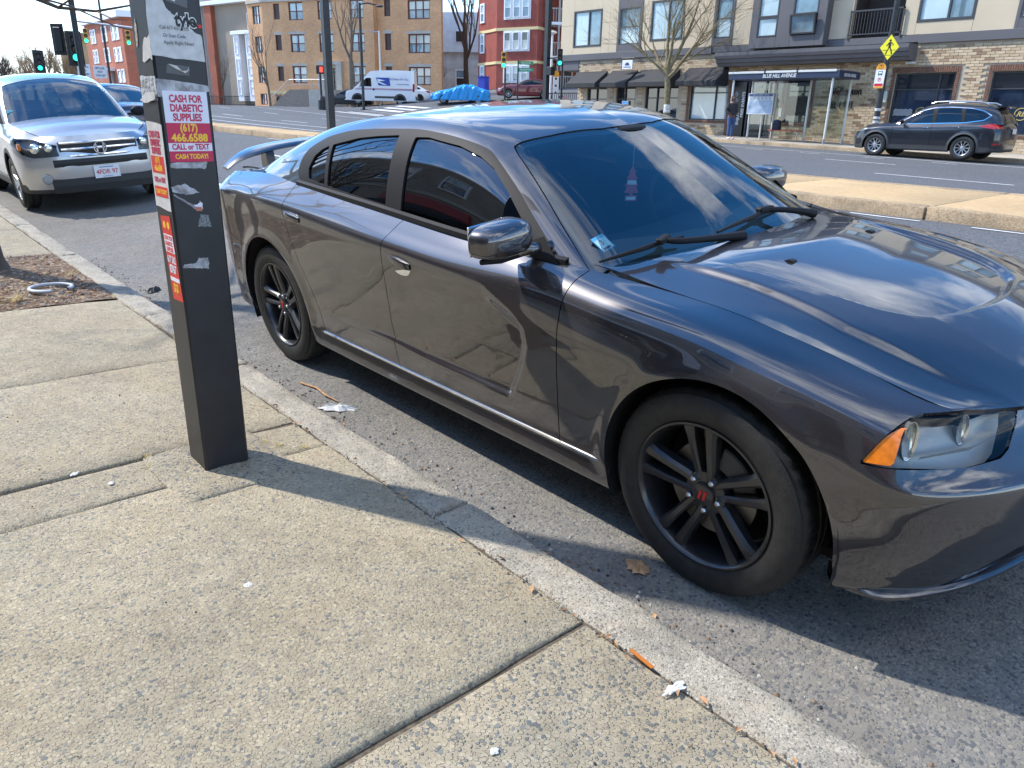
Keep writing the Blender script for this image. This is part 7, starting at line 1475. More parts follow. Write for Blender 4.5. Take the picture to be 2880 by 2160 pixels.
for k in range(21): pass
def bar(z, hw_, th, x0=.895, bow=.035, dp=.03):
    V = []; n = 20
    for i in range(n+1):
        y = -hw_+2*hw_*i/n; x = x0-bow*(y/hw_)**2; V += [(x-dp, y, z-th), (x, y, z-th), (x+.006, y, z), (x, y, z+th), (x-dp, y, z+th)]
    return V, [(i*5+k, i*5+5+k, i*5+5+(k+1) % 5, i*5+(k+1) % 5) for i in range(n) for k in range(5)]
g_ = MB(); g_.add(*bar(.765, .46, .10, .893, .035, .06)); GRL = g_.build('grille', BLKP, CV)
for z, w_ in ((.852, .45), (.775, .44), (.69, .40)): MB().add(*bar(z, w_, .014, .912, .035, .03)).build('grille_bar', CHROME, GRL, smooth=.6)
b = MB()
for s_ in (-1, 1): b.prism([(s_*.034-.009, -.048), (s_*.034+.009, -.048), (s_*.046+.009, .048), (s_*.046-.009, .048)], 0, .01, 'x')
b.box(0, .01, -.045, .045, -.010, .008); em_ = b.build('grille_emblem', CHROME, GRL, loc=(.918, 0, .775))
b = MB(); b.lathe([(.068, 0), (.078, .004), (.078, .012), (.066, .012)], 24, 'x'); b.build('emblem_ring', CHROME, em_)
MB().add(*bar(.612, .56, .045, .912, .045, .06)).build('upper_intake', BLKP, CV); MB().add(*bar(.335, .62, .085, .905, .06, .08)).build('lower_intake', BLKP, CV)
plate(CV, '4FDR 97', (.925, .02, .475), (R(90), 0, R(90)))
for sg in (-1, 1):
    for xx, yy, rr in ((.735, .70, .062), (.805, .56, .052)): MB().ball((xx, sg*yy, .80), rr, 16, 10, (.55, 1, 1)).build('lamp_bulb', mat('lamp_chrome', (.85, .84, .78)), CV, smooth=True)
    MB().lathe([(0, .02), (.05, .018), (.06, 0)], 16, 'x', c=(.835, sg*.66, .43)).build('fog_lamp', CLEAR, CV); MB().box(.55, .66, sg*.835, sg*.868, .78, .87, .02).build('amber_marker', AMBER, CV)
    MB().tube([(-.1, sg*.25-.1, 1.09), (-.13, sg*.3+.25, 1.085)], .01, 6).build('wiper', BLACKTRIM, CV)
MB().box(-.62, -.60, -.72, -.62, 1.16, 1.22).build('inspection_sticker', mat('sticker_cyan', (.25, .6, .65), rough=.4), CV)
# ---------------------------------------------------------------- saloon cars
def saloon(c, nm, label, loc, rz, du=.035, nv=40, wm=None, group=None, **kw):
    sp = dict(paint=paint(nm, c, metal=.25), hw=.90, xf=.93, xr=-3.75, wb=2.75, wr=.325, ar=.37, rim=.21, zb=.20, du=du, nv=nv, spokes=8, wheelmat=wm, cdf=.32,
        edge=[(-3.62, .68, 1.0), (-3.3, .74, 1.03), (-2.9, .80, 1.02), (-1.7, .83, .97), (-.8, .82, .94), (-.45, .77, .94), (0, .72, .92), (.35, .68, .87), (.75, .58, .74)], st=[-3.3, -3.0, -2.75, -2.2, -1.6, -1.0, -.6, -.3, 0, .25, .45],
        roof=[(-.15, .84), (-.45, .98), (-.9, 1.2), (-1.3, 1.37), (-1.6, 1.43), (-2.0, 1.445), (-2.4, 1.42), (-2.8, 1.32), (-3.1, 1.18), (-3.35, 1.03)], rail=[(.76, .78), (.75, .88), (.67, 1.1), (.61, 1.3), (.595, 1.37), (.59, 1.39), (.58, 1.37), (.575, 1.29), (.58, 1.15), (.6, 1.0)],
        ws=[(.3, -1), (.3, .9), (-.5, .74), (-.95, .65), (-1.3, .56), (-1.38, 0), (-1.38, -1)], bl=[(-2.65, -1), (-2.65, .50), (-3.0, .53), (-3.3, .5), (-3.5, -1)],
        dlo=[(-.62, .95), (-1.0, 1.16), (-1.35, 1.31), (-1.8, 1.36), (-2.3, 1.34), (-2.7, 1.22), (-2.9, 1.08), (-2.4, 1.02), (-1.4, .97)],
        glass=[('front_window', [(-.80, .99), (-1.05, 1.15), (-1.38, 1.29), (-1.72, 1.325), (-1.76, 1.0)]), ('rear_window', [(-1.84, 1.01), (-1.82, 1.325), (-2.28, 1.305), (-2.62, 1.19), (-2.75, 1.09), (-2.4, 1.05)])],
        gaps=[[(.3, -.55), (1.1, -.55)], [(.3, -1.75), (1.2, -1.75)], [(.3, -2.3), (.6, -2.38), (.8, -2.6), (1.2, -2.65)]], cowl=-.48, deck=-3.28, mirror=(-.80, .88, 1.0), handles=[(-1.5, .85), (-2.45, .89)],
        lamps=[('headlight', CLEAR, [(.40, .80, .78), (.62, .70, .76), (.76, .50, .70), (.78, .50, .62), (.62, .76, .62), (.48, .82, .68)], 0), ('tail_lamp', REDLENS, [(-3.3, .84, .95), (-3.55, .76, .97), (-3.66, .5, .95), (-3.68, .5, .80), (-3.4, .82, .78)], 0)])
    sp.update(kw); return loft_car('saloon_car', sp, label, loc, rz, group=group)
hd = R(-131.3)
def at_front(wx, wy): return (wx, wy, T(wx, wy))
D2 = saloon((.015, .02, .035), 'midnight_paint', 'dark blue saloon driving behind the silver SUV', (-20.6, 3.55, T(-20.6, 3.5)), R(1), du=.03)
MB().add(*bar(.55, .40, .07, .90, .10, .04)).build('grille', BLKP, D2); plate(D2, None, (.935, 0, .42), (R(90), 0, R(90)), w=.32, h=.16)
saloon((.45, .47, .50), 'pale_silver_paint', 'pale silver car far up the avenue behind the dark blue saloon', (-38.2, 8.2-1.6, T(-38, 6.6)), R(2))
saloon((.012, .014, .018), 'black_saloon_paint', 'black saloon parked left of the white mail van', (-60.3, 30.9, T(-60.3, 30.9)+.05), hd)
saloon((.70, .71, .72), 'white_paint', 'white saloon parked behind the mail van, only its rear showing', (-58.6, 35.8, T(-58, 36)+.15), hd, wm=RIMBLACK)
saloon((.16, .012, .02), 'maroon_paint', 'dark red saloon parked in front of the red three-decker', (-45.2, 38.0, T(-45.1, 38.3)+.1), hd)
# ---------------------------------------------------------------- blue tarp over a parked car
tc_ = empty('covered_car', (-48.7, 34.4, T(-48.5, 34.7)), hd, 'parked car under a crumpled bright blue tarpaulin', 'car'); rn = random.Random(2)
V = []; nx_, ny_ = 64, 44
for i in range(nx_):
    x = 1.0-4.6*i/(nx_-1); zt = interp(x, [(-3.6, .80), (-3.45, 1.0), (-2.9, 1.12), (-2.2, 1.38), (-1.5, 1.37), (-.9, 1.18), (-.4, 1.02), (.3, .90), (.85, .72), (1.0, .55)])
    for j in range(ny_):
        s = -1+2*j/(ny_-1); a = abs(s); hw_ = .98*(1-.35*sst((abs(x+1.3)-1.7)/.8))
        y = math.copysign(hw_*min(1, (a/.62))**.8, s) if a < .62 else math.copysign(hw_+.06*(a-.62), s); z = zt-(.16*(a/.62)**4 if a < .62 else .16+(zt-.16-.28)*((a-.62)/.38))
        f = .05*math.sin(x*9+s*5+3*math.sin(s*4))+.04*math.sin(x*17-s*13)+.025*math.sin(x*31+s*23); V.append((x, y+f*(.9 if a > .4 else .3)*math.copysign(1, s), z+f*(.8 if a < .65 else .35)))
MB().add(V, [(i*ny_+j, i*ny_+j+1, (i+1)*ny_+j+1, (i+1)*ny_+j) for i in range(nx_-1) for j in range(ny_-1)]).build('tarpaulin', mat('blue_tarp', (.015, .30, .70), rough=.35, noise=.12, nscale=5, bump=.4, bscale=7), tc_, smooth=True)
for x in (0, -2.7):
    for sg in (-1, 1): plain_wheel(tc_, (x, sg*.95, .32), sg, .32, .20, .2, 8)
# ---------------------------------------------------------------- mail van
vz = T(-56, 32.5); VN = empty('mail_van', (-56.7, 31.7, vz+.05), hd, 'white high-roof mail van with blue eagle emblem and red stripe', 'van'); VW = paint('van_white', (.72, .73, .74), metal=0., rough=.4)
side = [(.95, .45), (.98, .75), (.90, .98), (.55, 1.10), (.28, 1.22), (-.55, 2.02), (-.95, 2.42), (-1.25, 2.56), (-2.4, 2.64), (-4.55, 2.62), (-4.62, 2.5), (-4.68, .5), (-4.66, .32), (.6, .32)]
def vanside(hw_, dy): return [(x, z) for x, z in side]
V = []; nsec = 9; ys_ = [(-1.02, .90), (-1.02, .97), (-1.0, 1), (-.6, 1.004), (0, 1.006), (.6, 1.004), (1.0, 1), (1.02, .97), (1.02, .90)]
cx, cz = -1.9, 1.4; prof = smooth_loop(side, 3)
for y, k in ys_: V += [(cx+(x-cx)*(k if k < 1 else 1), y*(1-.06*max(0, (z-1.3)/1.3)), cz+(z-cz)*(k if k < 1 else k)) for x, z in prof]
npf = len(prof); b = MB(); b.add(V, [(i*npf+q_, i*npf+(q_+1) % npf, (i+1)*npf+(q_+1) % npf, (i+1)*npf+q_) for i in range(len(ys_)-1) for q_ in range(npf)]+[tuple(range(npf))[::-1], tuple((len(ys_)-1)*npf+q_ for q_ in range(npf))]); b.build('body', VW, VN, smooth=.6)
for sg in (-1, 1):
    def pan(nm, pts, m_, o=1.035, par=VN): 
        n_ = len(pts); bb = MB(); bb.prism(pts, sg*(o-.03), sg*o); return bb.build(nm, m_, par)
    tl = lambda z: 0
    pan('door_window', [(-.18, 1.42), (-.72, 2.02), (-1.12, 2.05), (-1.15, 1.40)], CARGLASS, 1.025); pan('lower_moulding', [(-1.4, .52), (-3.25, .52), (-3.25, .68), (-1.4, .68)], CLAD, 1.04)
    pan('red_stripe', [(.2, 1.22), (-4.6, 1.22), (-4.6, 1.26), (.2, 1.26)], mat('stripe_red', (.5, .03, .04), rough=.5), 1.024); pan('blue_stripe', [(.2, 1.15), (-4.6, 1.15), (-4.6, 1.18), (.2, 1.18)], mat('stripe_blue', (.03, .06, .3), rough=.5), 1.024)
    EB = mat('emblem_blue', (.015, .06, .32), rough=.5); e0 = -1.55; w_ = 1.05 if sg < 0 else 1.05
    dirx = 1 if sg > 0 else 1
    pan('eagle_emblem', [(e0, 2.08), (e0-1.05, 2.08), (e0-.95-.2, 1.48), (e0-.18, 1.48)], EB, 1.012)
    pan('eagle_flash', [(e0-.10, 2.0), (e0-.75, 1.86), (e0-.20, 1.80), (e0-.85, 1.55), (e0-.60, 1.55), (e0-.12, 1.72)], WP, 1.014)
    t_ = text('van_lettering', 'We Deliver For You.', .24, EB, VN, (-3.35, sg*1.0, 1.98), (R(90), 0, math.pi if sg > 0 else 0), sx=.8, shear=.2)
    if True: t_.location.y = sg*.998
    pan('web_line', [(-3.2, 1.60), (-4.2, 1.60), (-4.2, 1.63), (-3.2, 1.63)], EB, 1.018); pan('tail_lamp', [(-4.50, 1.05), (-4.66, 1.05), (-4.66, 1.65), (-4.52, 1.65)], REDLENS, 1.03); pan('handle_dot', [(-1.25, 1.1), (-1.4, 1.1), (-1.4, 1.25), (-1.25, 1.25)], BLACKTRIM, 1.03)
    for xw in (0, -3.45): plain_wheel(VN, (xw, sg*1.0, .34), sg, .34, .20, .22, 12, STEEL)
    for xw in (0, -3.45): MB().lathe([(.38, 0), (.52, 0), (.52, .03), (.38, .03)], 22, 'y', c=(xw, sg*1.012-.015, .36), a0=R(0), a1=R(180)).build('arch_moulding', CLAD, VN); 
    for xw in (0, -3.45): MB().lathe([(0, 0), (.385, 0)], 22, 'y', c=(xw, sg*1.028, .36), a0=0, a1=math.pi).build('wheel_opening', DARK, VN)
    MB().box(-.42, -.30, sg*1.04, sg*1.22, 1.38, 1.75, .03).build('door_mirror', BLACKTRIM, VN)
b = MB(); b.box(.55, 1.0, -.98, .98, .36, .72, .05); b.build('front_bumper', CLAD, VN); MB().box(-4.74, -4.6, -.98, .98, .36, .72, .03).build('rear_bumper', CLAD, VN)
ws_ = [(.30, -.85, 1.26), (.30, .85, 1.26), (-.50, .80, 2.02), (-.50, -.80, 2.02)]; MB().add([(x+.06, y, z+.05) for x, y, z in ws_], [(0, 1, 2, 3)]).build('windscreen', CARGLASS, VN)
for y in (-.7, .7): MB().box(.80, .93, y-.2, y+.2, .82, 1.04, .04).build('headlight', CLEAR, VN)
# ---------------------------------------------------------------- papered steel pole on the near pavement
pz0 = SWZ(-1.78, -1.85)-.01; PX0, PX1, PY0, PY1 = -1.872, -1.690, -1.935, -1.752
NP = empty('steel_pole', (PX1, PY0, pz0), 0, 'square black steel pole on the pavement covered in flyers and tape', 'pole'); PM = mat('weathered_black_paint', (.016, .0165, .0195), rough=.42, noise=.22, nscale=9, bump=.03, bscale=40)
MB().box(PX0-PX1, 0, 0, PY1-PY0, 0, 5.2, .008).build('shaft', PM, NP)
def U(p): return (p[0]-PX1, p[1]-PY0, p[2]-pz0)
TP = glass('clear_tape', (.80, .80, .80), ior=1.45, rough=.12)
def ragged(pts, rnd, amp, n=5):
    out = []
    for i in range(len(pts)):
        a, c = pts[i], pts[(i+1) % len(pts)]
        for k in range(n): t = k/n; out.append((a[0]+(c[0]-a[0])*t+rnd.uniform(-amp, amp), a[1]+(c[1]-a[1])*t+rnd.uniform(-amp, amp)))
    return out
def onx(name, pts, off, m, parent, th=.0006, wave=0., org=None):
    """sheet on the +x face: pts are (y, z)"""
    b = MB(); b.prism([(y, z) for y, z in pts], PX1+off, PX1+off+th, 'x'); 
    o = org or (0, 0, 0); b.v = [(x-o[0], y-o[1], z-o[2]) for x, y, z in b.v]; return b.build(name, m, parent)
def ony(name, pts, off, m, parent, th=.0006, org=None):
    b = MB(); b.prism([(x, z) for x, z in pts], PY0-off-th, PY0-off, 'y'); o = org or (0, 0, 0); b.v = [(x-o[0], y-o[1], z-o[2]) for x, y, z in b.v]; return b.build(name, m, parent)
rt = random.Random(9)
PAPER = mat('flyer_paper', (.70, .72, .80), rough=.55); MAG = mat('flyer_magenta', (.52, .012, .075), rough=.45); YLW = mat('flyer_yellow', (.85, .52, .03), rough=.45); RED_ = mat('flyer_red', (.62, .03, .02), rough=.45); OLDP = mat('weathered_paper', (.55, .55, .54), rough=.7, noise=.12, nscale=30)
fo = (PX1, -1.842, 1.25); F1 = empty('flyer', fo, 0, 'magenta and white CASH FOR DIABETIC SUPPLIES flyer on the pole side facing the sedan', 'flyer')
y0, y1, z0, z1 = -1.920, -1.766, 1.251, 1.490
onx('paper', [(y0, z0), (y1, z0), (y1, z1), (y0, z1)], .0012, PAPER, F1, org=fo); onx('magenta_field', [(y0, 1.316), (y1, 1.316), (y1, 1.384), (y0, 1.384)], .0020, MAG, F1, org=fo); onx('magenta_field', [(y0, z0), (y1, z0), (y1, 1.288), (y0, 1.288)], .0020, MAG, F1, org=fo)
def tx(parent, s_, size, m_, y, z, sx, org, bold=.035): text('lettering', s_, size, m_, parent, (PX1+.0028-org[0], y-org[1], z-org[2]), (R(90), 0, R(90)), depth=.0002, sx=sx, bold=bold)
yc = (y0+y1)/2
tx(F1, 'CASH FOR', .034, MAG, yc, 1.464, .70, fo); tx(F1, 'DIABETIC', .034, MAG, yc, 1.433, .78, fo); tx(F1, 'SUPPLIES', .034, MAG, yc, 1.402, .76, fo); tx(F1, '(617)', .036, YLW, yc, 1.367, .80, fo); tx(F1, '466.6588', .036, YLW, yc, 1.333, .95, fo); tx(F1, 'CALL or TEXT', .027, MAG, yc, 1.302, .78, fo); tx(F1, 'CASH TODAY!', .023, YLW, yc, 1.269, .78, fo)
for sy in (-1, 1):
    b = MB(); b.lathe([(0, .0026), (.013, .0024)], 16, 'x', c=(PX1-fo[0], yc+sy*.058-fo[1], 1.366-fo[2])); b.build('face_icon', mat('icon_lime', (.55, .62, .06), rough=.5), F1)
fs = (-1.77, PY0, 1.09); F2 = empty('flyer', fs, 0, 'narrow wrapped copy of the diabetic supplies flyer on the pole side facing the viewer', 'flyer')
ony('paper', ragged([(-1.862, 1.085), (-1.700, 1.075), (-1.688, 1.378), (-1.850, 1.388)], rt, .002, 4), .0010, OLDP, F2, org=fs)
for za, zb2 in ((1.208, 1.268), (1.122, 1.160)): ony('red_field', [(-1.846, za), (-1.710, za), (-1.710, zb2), (-1.846, zb2)], .0018, RED_, F2, org=fs)
def ty(parent, s_, size, m_, x, z, sx, org, bold=.035): text('lettering', s_, size, m_, parent, (x-org[0], PY0-.0026-org[1], z-org[2]), (R(90), 0, 0), depth=.0002, sx=sx, bold=bold)
for s_, z, m_, q_ in (('CASH FOR', 1.342, MAG, .032), ('DIABETIC', 1.314, MAG, .032), ('SUPPLIES', 1.286, MAG, .032), ('(617)', 1.254, YLW, .028), ('466.6588', 1.225, YLW, .028), ('CALL or TEXT', 1.184, MAG, .024), ('CASH TODAY!', 1.141, YLW, .022)): ty(F2, s_, q_, m_, -1.777, z, .78, fs)
f3 = (-1.765, PY0, .74); F3 = empty('flyer', f3, 0, 'narrow red sticker strip with phone number low on the pole', 'flyer')
def st(u, z): return (-1.832+.104*u+.030*(1.05-z)/.31, z)
ony('red_strip', [st(0, 1.05), st(1, 1.056), st(1, .738), st(0, .733)], .0010, RED_, F3, org=f3); ony('white_field', [st(.05, .985), st(.97, .985), st(.97, .918), st(.05, .918)], .0018, PAPER, F3, org=f3); ony('white_field', [st(.05, .823), st(.97, .823), st(.97, .808), st(.05, .808)], .0018, PAPER, F3, org=f3)
for s_, z, m_, q_, sx in (('CASH FOR', .972, RED_, .022, .85), ('DIABETIC', .950, RED_, .022, .85), ('SUPPLIES', .929, RED_, .022, .85), ('617 362', .890, PAPER, .036, .75), ('8767', .853, PAPER, .044, .8), ('$$', .777, YLW, .060, .8)): ty(F3, s_, q_, m_, st(.5, z)[0], z, sx, f3)
for u in (.3, .7): MB().lathe([(0, -.0022), (.014, -.002)], 14, 'y', c=(st(u, 1.02)[0]-f3[0], 0, 1.02-f3[2])).build('face_icon', YLW, F3)
f4 = (PX1, -1.85, 1.6); F4 = empty('flyer', f4, 0, 'torn weathered white flyer reading Apply Right Now high on the pole', 'flyer')
onx('torn_sheet', ragged([(-1.936, 1.600), (-1.760, 1.592), (-1.758, 1.672), (-1.793, 1.690), (-1.842, 1.728), (-1.872, 1.752), (-1.890, 1.80), (-1.905, 1.90), (-1.936, 1.90)], rt, .0025, 5), .0012, OLDP, F4, org=f4)
GI = mat('grey_ink', (.16, .16, .17), rough=.6)
for s_, z, y, q_ in (('Call 617-637-7295', 1.692, -1.852, .0155), ('Or Scan Code', 1.667, -1.855, .0155), ('Apply Right Now!', 1.645, -1.842, .0165)): tx(F4, s_, q_, GI, y, z, .85, f4, bold=.01)
ony('wrapped_corner', ragged([(-1.800, 1.585), (-1.690, 1.590), (-1.690, 1.665), (-1.760, 1.655)], rt, .006, 4), .0015, OLDP, F4, org=f4)
f5 = (PX1, -1.80, 1.70); F5 = empty('sticker', f5, 0, 'black and white sticker with cut-off word ending in tyle', 'sticker'); text('lettering', 'tyle', .058, WP, F5, (.0014, -.012, .018), (R(90), 0, R(90)), depth=.0003, sx=.85, bold=.085); text('lettering', 'tyle', .058, INK, F5, (.0022, -.012, .018), (R(90), 0, R(90)), depth=.0003, sx=.85, bold=.03)
onx('red_badge', smooth_loop([(-1.772, 1.704), (-1.764, 1.711), (-1.756, 1.704), (-1.764, 1.698)], 4), .002, RED_, F5, org=f5)
f6 = (PX1, -1.83, 1.78); F6 = empty('sticker', f6, 0, 'dark grey plate sticker at the top of the pole in view', 'sticker'); onx('plate_face', [(-1.870, 1.775), (-1.800, 1.758), (-1.794, 1.83), (-1.866, 1.85)], .001, mat('grey_sticker', (.09, .09, .095), rough=.4), F6, org=f6); onx('pale_panel', [(-1.866, 1.781), (-1.840, 1.775), (-1.838, 1.786), (-1.864, 1.792)], .002, OLDP, F6, org=f6)
# tapes and scraps
def scrap(nm, lab, pts, off, m_, face, cat='tape'):
    c = (PX1, pts[0][0], pts[0][1]) if face == 'x' else (pts[0][0], PY0, pts[0][1]); e = empty(nm, c, 0, lab, cat); P_ = ragged(pts, rt, .0022, 6)
    (onx if face == 'x' else ony)('sheet', P_, off, m_, e, org=c); return e
GT = mat('cloudy_tape', (.34, .34, .36), rough=.25, noise=.45, nscale=28, bump=.6, bscale=35)
scrap('tape_band', 'cloudy tape band above the magenta flyer', [(-1.936, 1.470), (-1.756, 1.489), (-1.756, 1.513), (-1.936, 1.528)], .0008, GT, 'x'); scrap('tape_band', 'cloudy tape wrapped round the viewer side of the pole above the flyers', [(-1.86, 1.452), (-1.69, 1.455), (-1.69, 1.535), (-1.85, 1.540)], .0008, GT, 'y'); scrap('paper_scrap', 'white paper fold sticking out left of the magenta flyer', [(-1.872, 1.455), (-1.80, 1.448), (-1.70, 1.462), (-1.70, 1.485), (-1.81, 1.48)], .006, OLDP, 'y', 'paper')
scrap('tape_scrap', 'dark tape patch under the white paper shred', [(-1.898, 1.548), (-1.818, 1.541), (-1.815, 1.572), (-1.89, 1.578)], .0006, mat('grey_sticker', (.09, .09, .095)), 'x')
e = empty('paper_scrap', (PX1, -1.85, 1.56), 0, 'white curled paper shred on the pole above the tape band', 'paper'); b = MB(); b.add([(.002, -.037, .017), (.012, -.012, .012), (.016, .002, -.004), (.012, .014, -.011), (.004, .032, .010), (.02, .024, -.002), (.006, -.016, .003)], [(0, 6, 1), (1, 6, 2), (2, 3, 5), (3, 4, 5), (6, 3, 2)]); b.build('sheet', mat('white_paper', (.75, .75, .76), rough=.6), e)
scrap('tape_scrap', 'crumpled clear tape just below the magenta flyer', [(-1.925, 1.232), (-1.80, 1.225), (-1.79, 1.25), (-1.92, 1.25)], .0008, GT, 'x'); scrap('tape_scrap', 'crumpled clear tape across the middle of the pole', [(-1.93, 1.165), (-1.88, 1.175), (-1.83, 1.143), (-1.87, 1.135), (-1.925, 1.145)], .0008, GT, 'x'); scrap('tape_scrap', 'thin diagonal tape strip on the pole', [(-1.925, 1.135), (-1.92, 1.14), (-1.838, 1.082), (-1.843, 1.075)], .0012, GT, 'x'); scrap('tape_scrap', 'speckled glue patch below the house sticker', [(-1.852, 1.018), (-1.80, 1.014), (-1.808, 1.058), (-1.835, 1.062)], .0006, mat('glue_specks', (.05, .055, .06), rough=.4, nscale=160, col2=(.25, .27, .28)), 'x'); scrap('tape_scrap', 'grey tape smear low on the pole', [(-1.925, .868), (-1.86, .862), (-1.828, .858), (-1.826, .898), (-1.862, .902), (-1.872, .885), (-1.92, .882)], .0006, GT, 'x')
e = scrap('sticker', 'small white and red house-shaped sticker on the pole', [(-1.857, 1.085), (-1.826, 1.083), (-1.826, 1.100), (-1.832, 1.112), (-1.834, 1.103), (-1.856, 1.098)], .0010, PAPER, 'x', 'sticker'); onx('red_base', [(-1.852, 1.076), (-1.829, 1.074), (-1.829, 1.089), (-1.852, 1.091)], .0018, mat('faded_brick_red', (.45, .16, .10), rough=.6), e, org=tuple(e.location))
scrap('sticker', 'pale graffiti doodle sticker on the viewer side of the pole', [(-1.845, 1.63), (-1.825, 1.64), (-1.815, 1.70), (-1.825, 1.73), (-1.84, 1.70)], .0008, mat('doodle_print', (.12, .11, .10), rough=.5, nscale=90, col2=(.6, .55, .45)), 'y', 'sticker')
# ---------------------------------------------------------------- stickers on the sedan
IC = empty('inspection_sticker'); IC.parent = parts['ws']; IC.matrix_local = wmat((.30, .92, -.10), (-.60, .22, -.75), (-.755, -.585, 1.045)); 
IC.matrix_local = wmat((-.22, .97, .07), (.60, .08, .79), (-.672, -.645, 1.052)); IC.scale = (.78, .78, 1)
CY = mat('sticker_blue', (.10, .42, .68), rough=.35); MB().box(-.055, .055, -.045, .045, 0, .0008).build('sticker_face', CY, IC); MB().box(-.050, .048, -.040, .026, .0009, .0013).build('sticker_panel', mat('sticker_pale', (.50, .68, .74), rough=.4), IC); text('month_digit', '3', .042, INK, IC, (-.006, .002, .0018), depth=.0002, bold=.03); MB().box(-.035, .03, -.038, -.026, .0014, .0018).build('bar_code', INK, IC)
af = empty('air_freshener', RWC@Vector((-1.06, -.02, 1.16)), 0, 'red tree-shaped air freshener hanging behind the windscreen', 'air freshener'); tr = [(0, .075), (.012, .05), (.02, .04), (.012, .04), (.026, .012), (.016, .012), (.033, -.02), (.02, -.02), (.036, -.048), (.008, -.05), (.008, -.06), (.028, -.06), (.028, -.085)]; tr = tr+[(-x, z) for x, z in tr[::-1][:-1]]
a_ = MB().prism(tr, -.001, .001).build('card', mat('freshener_red', (.55, .06, .07), rough=.6), af); a_.rotation_euler = (0, 0, R(62)); o = MB().box(-.022, .022, -.0018, -.001, -.012, .006).build('card_label', PAPER, a_); o = MB().box(-.022, .022, -.0018, -.001, -.080, -.066).build('card_label', PAPER, a_); MB().tube([(0, 0, .075), (0, 0, .15)], .0012, 4).build('string', PAPER, af)
# ---------------------------------------------------------------- litter on the pavement and in the gutter
def blob(nm, lab, cat, x, y, z, sx, sy, h, m_, seed, n=22, flat=False):
    r_ = random.Random(seed); e = empty(nm, (x, y, z), r_.uniform(0, 6), lab, cat); V = [(0, 0, h)]; 
    for ring, k in ((.55, .8), (1., .05)):
        for i in range(n): a = 2*math.pi*i/n; q_ = ring*(1+r_.uniform(-.28, .28)); V.append((math.cos(a)*sx*q_, math.sin(a)*sy*q_, h*k*(1+r_.uniform(-.6, .6))+(.004 if flat else 0)))
    F = [(0, 1+i, 1+(i+1) % n) for i in range(n)]+[(1+i, 1+n+i, 1+n+(i+1) % n, 1+(i+1) % n) for i in range(n)]; MB().add(V, F).build('sheet', m_, e); return e
WPAP = mat('dirty_white_paper', (.60, .60, .58), rough=.8, noise=.15, nscale=30); LEAF = mat('dry_leaf', (.42, .24, .12), rough=.8, noise=.3, nscale=40); DKB = mat('dark_scrap', (.03, .03, .032), rough=.6)
gz = lambda x, y: T(x, y)+.005
blob('paper_scrap', 'crumpled white paper in the gutter beside the pole', 'paper', -2.18, -1.06, gz(-2.2, -1.05), .10, .035, .022, WPAP, 1)
blob('dry_leaf', 'dry brown leaf beside the front tyre', 'leaf', -.20, -.97, gz(-.2, -.97), .055, .035, .012, LEAF, 2, flat=True)
blob('paper_scrap', 'wet white tissue stuck along the kerb joint', 'paper', .30, kerb_y(.3)-.03, SWZ(.3, -1.42)+.002, .040, .014, .003, WPAP, 3)
for k, (x, y, lab) in enumerate(((-2.0, -2.35, 'white chewing gum blot on the slab left of the pole'), (-1.83, -2.26, 'smaller white blot between the gum and the pole'), (-.85, -2.12, 'tiny white paper chip in the middle of the big slab'), (.15, -1.94, 'small white paper chip near the front slab joint'))): blob('gum_blot', lab, 'litter', x, y, SWZ(x, y)+.002, .022 if k == 0 else .012, .012, .003, WPAP, 20+k, 12)
e = empty('orange_straw', (.17, kerb_y(.17)-.012, SWZ(.17, -1.4)+.004), R(-7), 'flat orange strip in the joint behind the kerb', 'litter'); MB().box(-.045, .045, -.006, .006, 0, .003).build('strip', mat('rust_orange', (.45, .14, .02), rough=.6), e)
e = empty('yellow_chip', (.44, -2.06, SWZ(.44, -2.06)+.003), .4, 'small yellow-green chip on the front slab', 'litter'); MB().box(-.011, .011, -.008, .008, 0, .005, .002).build('chip', mat('lime_chip', (.6, .65, .12), rough=.6), e)
e = empty('twig', (-2.45, -1.04, gz(-2.45, -1.04)), 0, 'thin brown twig lying in the gutter', 'twig'); MB().tube([(-.2, 0, .008), (-.05, .025, .014), (.08, .01, .012), (.2, .02, .008)], [.006, .006, .005, .003], 6).build('stick', LEAF, e)
e = empty('broken_plastic_ring', (-5.46, -1.72, SWZ(-5.4, -1.7)+.004), .5, 'broken grey plastic ring lying in the tree pit', 'litter'); MB().lathe([(.145+.014*math.cos(t), .02+.014*math.sin(t)) for t in np.linspace(0, 2*math.pi, 8)], 30, a0=.2, a1=5.6).build('ring', mat('grey_plastic', (.45, .48, .52), rough=.5), e, smooth=True)
for k, (x, y, s_) in enumerate(((-5.35, -1.0, .07), (-4.9, -.98, .04), (-4.65, -.93, .03))): blob('rubber_scrap', ('largest black rubber scrap in the gutter by the tree pit', 'middle black rubber scrap in the gutter by the tree pit', 'smallest black rubber scrap in the gutter by the tree pit')[k], 'litter', x, y, gz(x, y), s_, s_*.6, s_*.5, DKB, 60+k)
